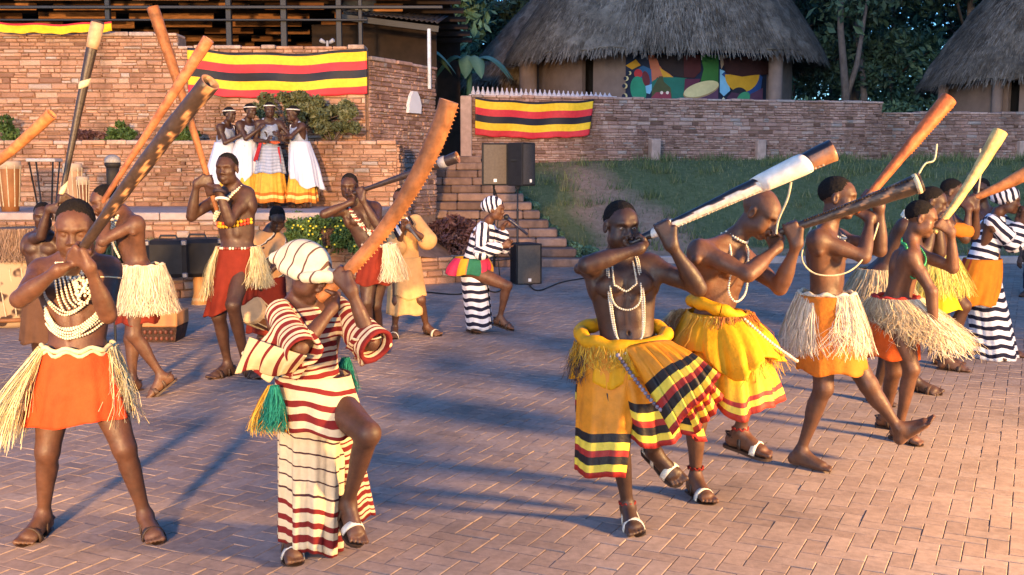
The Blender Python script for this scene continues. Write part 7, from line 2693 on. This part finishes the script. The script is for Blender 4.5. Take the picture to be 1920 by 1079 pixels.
# black cases and monitors by the bed wall
for k, (px, y, d, w, dd, h, rz, lab) in enumerate(((318, 518, 13.9, .50, .5, .48, .15, 'black equipment case standing left on the bed wall'), (372, 517, 14.2, .62, .5, .50, .3, 'larger black equipment case behind the tall thin drum'))):
    c = A(px, y, d)
    root = empty('equipment_case', c, lab, 'case', 'black equipment cases by the bed wall')
    MB().box(c + V(0, 0, h / 2), (w, dd, h), rz, bevel=.05).build('case_body', BLACKP, root)
    n = V(math.sin(rz), -math.cos(rz), 0)
    MB().lathe(c + V(0, 0, h * .52) + n * (dd / 2 - .01), n, [(0, .15), (.004, .152), (.006, .13), (.002, .10), (.004, .03)], 22).build('speaker_cone', mat('cone_black', (.012, .012, .018), .5, spec=.4), root, smooth=True)
    MB().tube([c + V(-.12, 0, h), c + V(-.1, 0, h + .05), c + V(.1, 0, h + .05), c + V(.12, 0, h)], .014, 6).build('handle', STEEL, root)
    for s in (-1, 1):
        for z in (.03, h - .03):
            MB().box(c + V(math.cos(rz) * s * (w / 2 - .02), math.sin(rz) * s * (w / 2 - .02), z) + n * (dd / 2 - .02), (.07, .07, .07), rz, bevel=.012).build('corner_guard', mat('guard_steel', (.12, .12, .15), .4, metal=.6), root)

# tall thin drum with a hide cap
c = G(376, 572)
d_ = empty('drum', c, 'tall slim orange-brown drum with a pale hide cap beside the dark red wrap', 'drum')
DW2 = mat('drum_wood_orange', (.44, .19, .05), .55, .25, 5, .3, 30, stretch=(1, 1, .25))
MB().lathe(c, (0, 0, 1), [(0, .115), (.03, .118), (.12, .095), (.16, .083), (.4, .088), (.66, .104), (.68, .112)], 24).build('shell', DW2, d_, smooth=True)
MB().lathe(c + V(0, 0, .66), (0, 0, 1), [(0, .114), (.015, .118), (.19, .122), (.205, .118), (.207, .01)], 24).build('hide_cap', mat('pale_hide', (.52, .37, .26), .85, .2, 10, .3), d_, smooth=True)
for k in range(14):
    a = k * 2 * math.pi / 14
    MB().tube([c + V(.122 * math.cos(a), .122 * math.sin(a), .80), c + V(.121 * math.cos(a + .12), .121 * math.sin(a + .12), .66)], .006, 5).build('peg', DWOOD, d_)
MB().lathe(c, (0, 0, 1), [(0, .119), (.10, .104)], 24, caps=False).build('foot_band', mat('pale_foot', (.5, .3, .14), .7, .3, 8), d_, smooth=True)

# box with a wooden lid and dark carved sides
c = A(304, 640, 11.2); c[2] = 0
b_ = empty('carved_box', c, 'low box with an orange wooden lid and dark carved tapering sides', 'box')
v = [(-.19, -.17, 0), (.19, -.17, 0), (.19, .17, 0), (-.19, .17, 0), (-.225, -.2, .17), (.225, -.2, .17), (.225, .2, .17), (-.225, .2, .17)]
obj('side', [c + V(*q) for q in v], [(3, 2, 1, 0), (4, 5, 6, 7), (0, 1, 5, 4), (1, 2, 6, 5), (2, 3, 7, 6), (3, 0, 4, 7)], mat('dark_carved', (.05, .022, .014), .6, .5, 25, .8, 50), b_)
for k in range(7):
    for j in range(2):
        MB().ball(c + V(-.165 + .055 * k, -.182 - .018 * j, .05 + .07 * j), V(.018, .012, .022), 6, 4).build('stud', mat('stud_red', (.16, .05, .03), .5) if k == 0 and j == 0 else bpy.data.materials['stud_red'], b_)
MB().box(c + V(0, 0, .25), (.46, .42, .155), bevel=.012).build('lid', mat('lid_wood', (.42, .20, .08), .65, .25, 5, .3, stretch=(.3, 1, 1)), b_)
MB().lathe(c + V(-.02, .02, .33), (0, 0, 1), [(0, .03), (.03, .012), (.06, .03), (.09, .035), (.11, .015)], 12).build('knob', DWOOD, b_, smooth=True)

# big cow-hide drum with a straw skirt over it, far left
c = A(30, 607, 12.4); c[2] = 0
b_ = empty('drum', c, 'huge spotted cow-hide drum at the left edge', 'drum')
m, nt, n, l, p = new_mat('spotted_cowhide')
ns = noise(n, l, 4.2, 2, .5)
r_ = ramp(n, [(.54, (.40, .28, .17)), (.58, (.05, .025, .018))])
l.new(ns.outputs['Fac'], r_.inputs[0]); l.new(r_.outputs[0], p.inputs['Base Color']); p.inputs['Roughness'].default_value = .9
MB().lathe(c, (0, 0, 1), [(0, .36), (.04, .40), (.12, .44), (.5, .50), (.72, .50), (.78, .46), (.79, .02)], 36).build('shell', m, b_, smooth=True)
for k in range(26):
    a = k * 2 * math.pi / 26
    MB().tube([c + V(.505 * math.cos(a), .505 * math.sin(a), .70), c + V(.46 * math.cos(a + .1), .46 * math.sin(a + .1), .15)], .008, 5).build('cord', TAPE, b_)
MB().tube([c + V(.44 * math.cos(a), .44 * math.sin(a), .10) for a in np.linspace(0, 6.283, 40)], .025, 8, caps=False).build('bottom_ring', DWOOD, b_, smooth=True)
c2 = A(38, 455, 12.3)
sk = empty('straw_bundle', (c2[0], 12.35, .8), 'brown straw skirt piled over the big spotted drum', 'straw skirt')
STRAW = tint_mat('brown_straw', [(0, (.10, .055, .035)), (.5, (.24, .15, .10)), (1, (.36, .25, .17))], bump=0, rough=.9)
fringe(sk, 'straw', STRAW, V(c2[0], 12.35, A(0, 428, 12.35)[2]), (.40, .36), (V(1, 0, 0), V(0, -1, 0)), .36, .18, (0, 360), 1300, 77, .009, jit=.2, curl=.03)
MB().lathe((c2[0], 12.35, .80), (0, 0, 1), [(0, .40), (.30, .39), (.33, .33), (.335, .02)], 28).build('core', mat('straw_core', (.16, .10, .07), .95, .3, 20), sk, smooth=True)

# drums and a small table up on the stage terrace
def small_drum(px, y, d, r, h, label, col, taper=.72, tilt=0.0):
    c = A(px, y, d); c[2] = ZT
    b_ = empty('drum', c, label, 'drum', 'drums on the stage terrace')
    mw = mat('drum_wood', col, .55, .3, 6, .3, stretch=(1, 1, .3))
    MB().lathe(c, (0, 0, 1), [(0, r * taper), (h * .3, r * (taper + .12)), (h * .8, r), (h * .98, r * 1.02)], 22).build('shell', mw, b_, smooth=True)
    MB().lathe(c + V(0, 0, h * .96), (0, 0, 1), [(-.10, r * 1.035), (0, r * 1.05), (.02, r), (.022, .01)], 22).build('drum_skin', mat('grey_hide', (.40, .31, .24), .8, .2, 8), b_, smooth=True)
    for k in range(10):
        a = k * .6283
        MB().tube([c + V(r * 1.04 * math.cos(a), r * 1.04 * math.sin(a), h * .90), c + V(r * taper * 1.05 * math.cos(a), r * taper * 1.05 * math.sin(a), h * .1)], .008, 5).build('cord', TAPE, b_)


small_drum(20, 402, 15.9, .17, .76, 'brown conical drum at the left edge of the terrace', (.24, .10, .035))
small_drum(140, 400, 15.9, .13, .72, 'pale drum on the terrace behind the dark upright horn', (.36, .22, .13))
small_drum(158, 402, 15.7, .085, .52, 'small dark brown drum right of the pale one', (.13, .045, .02))
c = A(88, 400, 16.2); c[2] = ZT
tb = empty('stool', c, 'grey-topped folding stand among the drums on the terrace', 'stand')
MB().box(c + V(0, 0, .76), (.44, .3, .05), bevel=.012).build('top', mat('grey_top', (.36, .35, .36), .6), tb)
for s in (-1, 1):
    for q in (-1, 1):
        MB().tube([c + V(s * .18, q * .12, .74), c + V(s * .10 + .08 * q, -q * .12, 0)], .014, 6).build('leg', STEEL, tb)

# rehearsal microphone on its stand behind the man in the orange wrap
mh = A(211, 303, 9.3)
ms = empty('microphone_stand', (mh[0] - .05, 9.32, 0), 'large grey-headed microphone on a stand above the profile man', 'microphone stand')
MB().ball(mh, V(.068, .068, .060), 16, 10).build('microphone_head', mat('mic_mesh', (.24, .24, .26), .5, .3, 120, .6, 300, metal=.3), ms, smooth=True)
MB().lathe(mh + V(0, 0, -.055), (0, 0, 1), [(0, .055), (.02, .068), (.045, .068)], 16).build('collar', BLACKP, ms, smooth=True)
MB().lathe(mh + V(0, 0, -.05), V(-.10, 0, -1), [(0, .055), (.08, .050), (.30, .032)], 14).build('handle', BLACKP, ms, smooth=True)
MB().tube([mh + V(-.03, 0, -.25), V(mh[0] - .05, 9.32, .04)], .012, 8).build('pole', STEEL, ms)
MB().lathe((mh[0] - .05, 9.32, 0), (0, 0, 1), [(0, .13), (.025, .13), (.04, .02)], 20).build('base', BLACKP, ms)

# one more horn end at the left edge, its player outside the frame
P = dict(mouth=A(-150, 400, 8.0), hF=(V(1, 0, 0), V(1, 0, 0), V(0, 0, 1)))
P['horn'] = Horn(P, dict(start=A(-150, 405, 8.0), end=A(97, 214, 7.8), r0=.018, r1=.046, ex=1.2, sag=(.05, 0, -.05)))
build_horn(P, 'orange-brown horn end coming in from the left edge', HORNO, seed=51, lump=.04, hollow=.78)
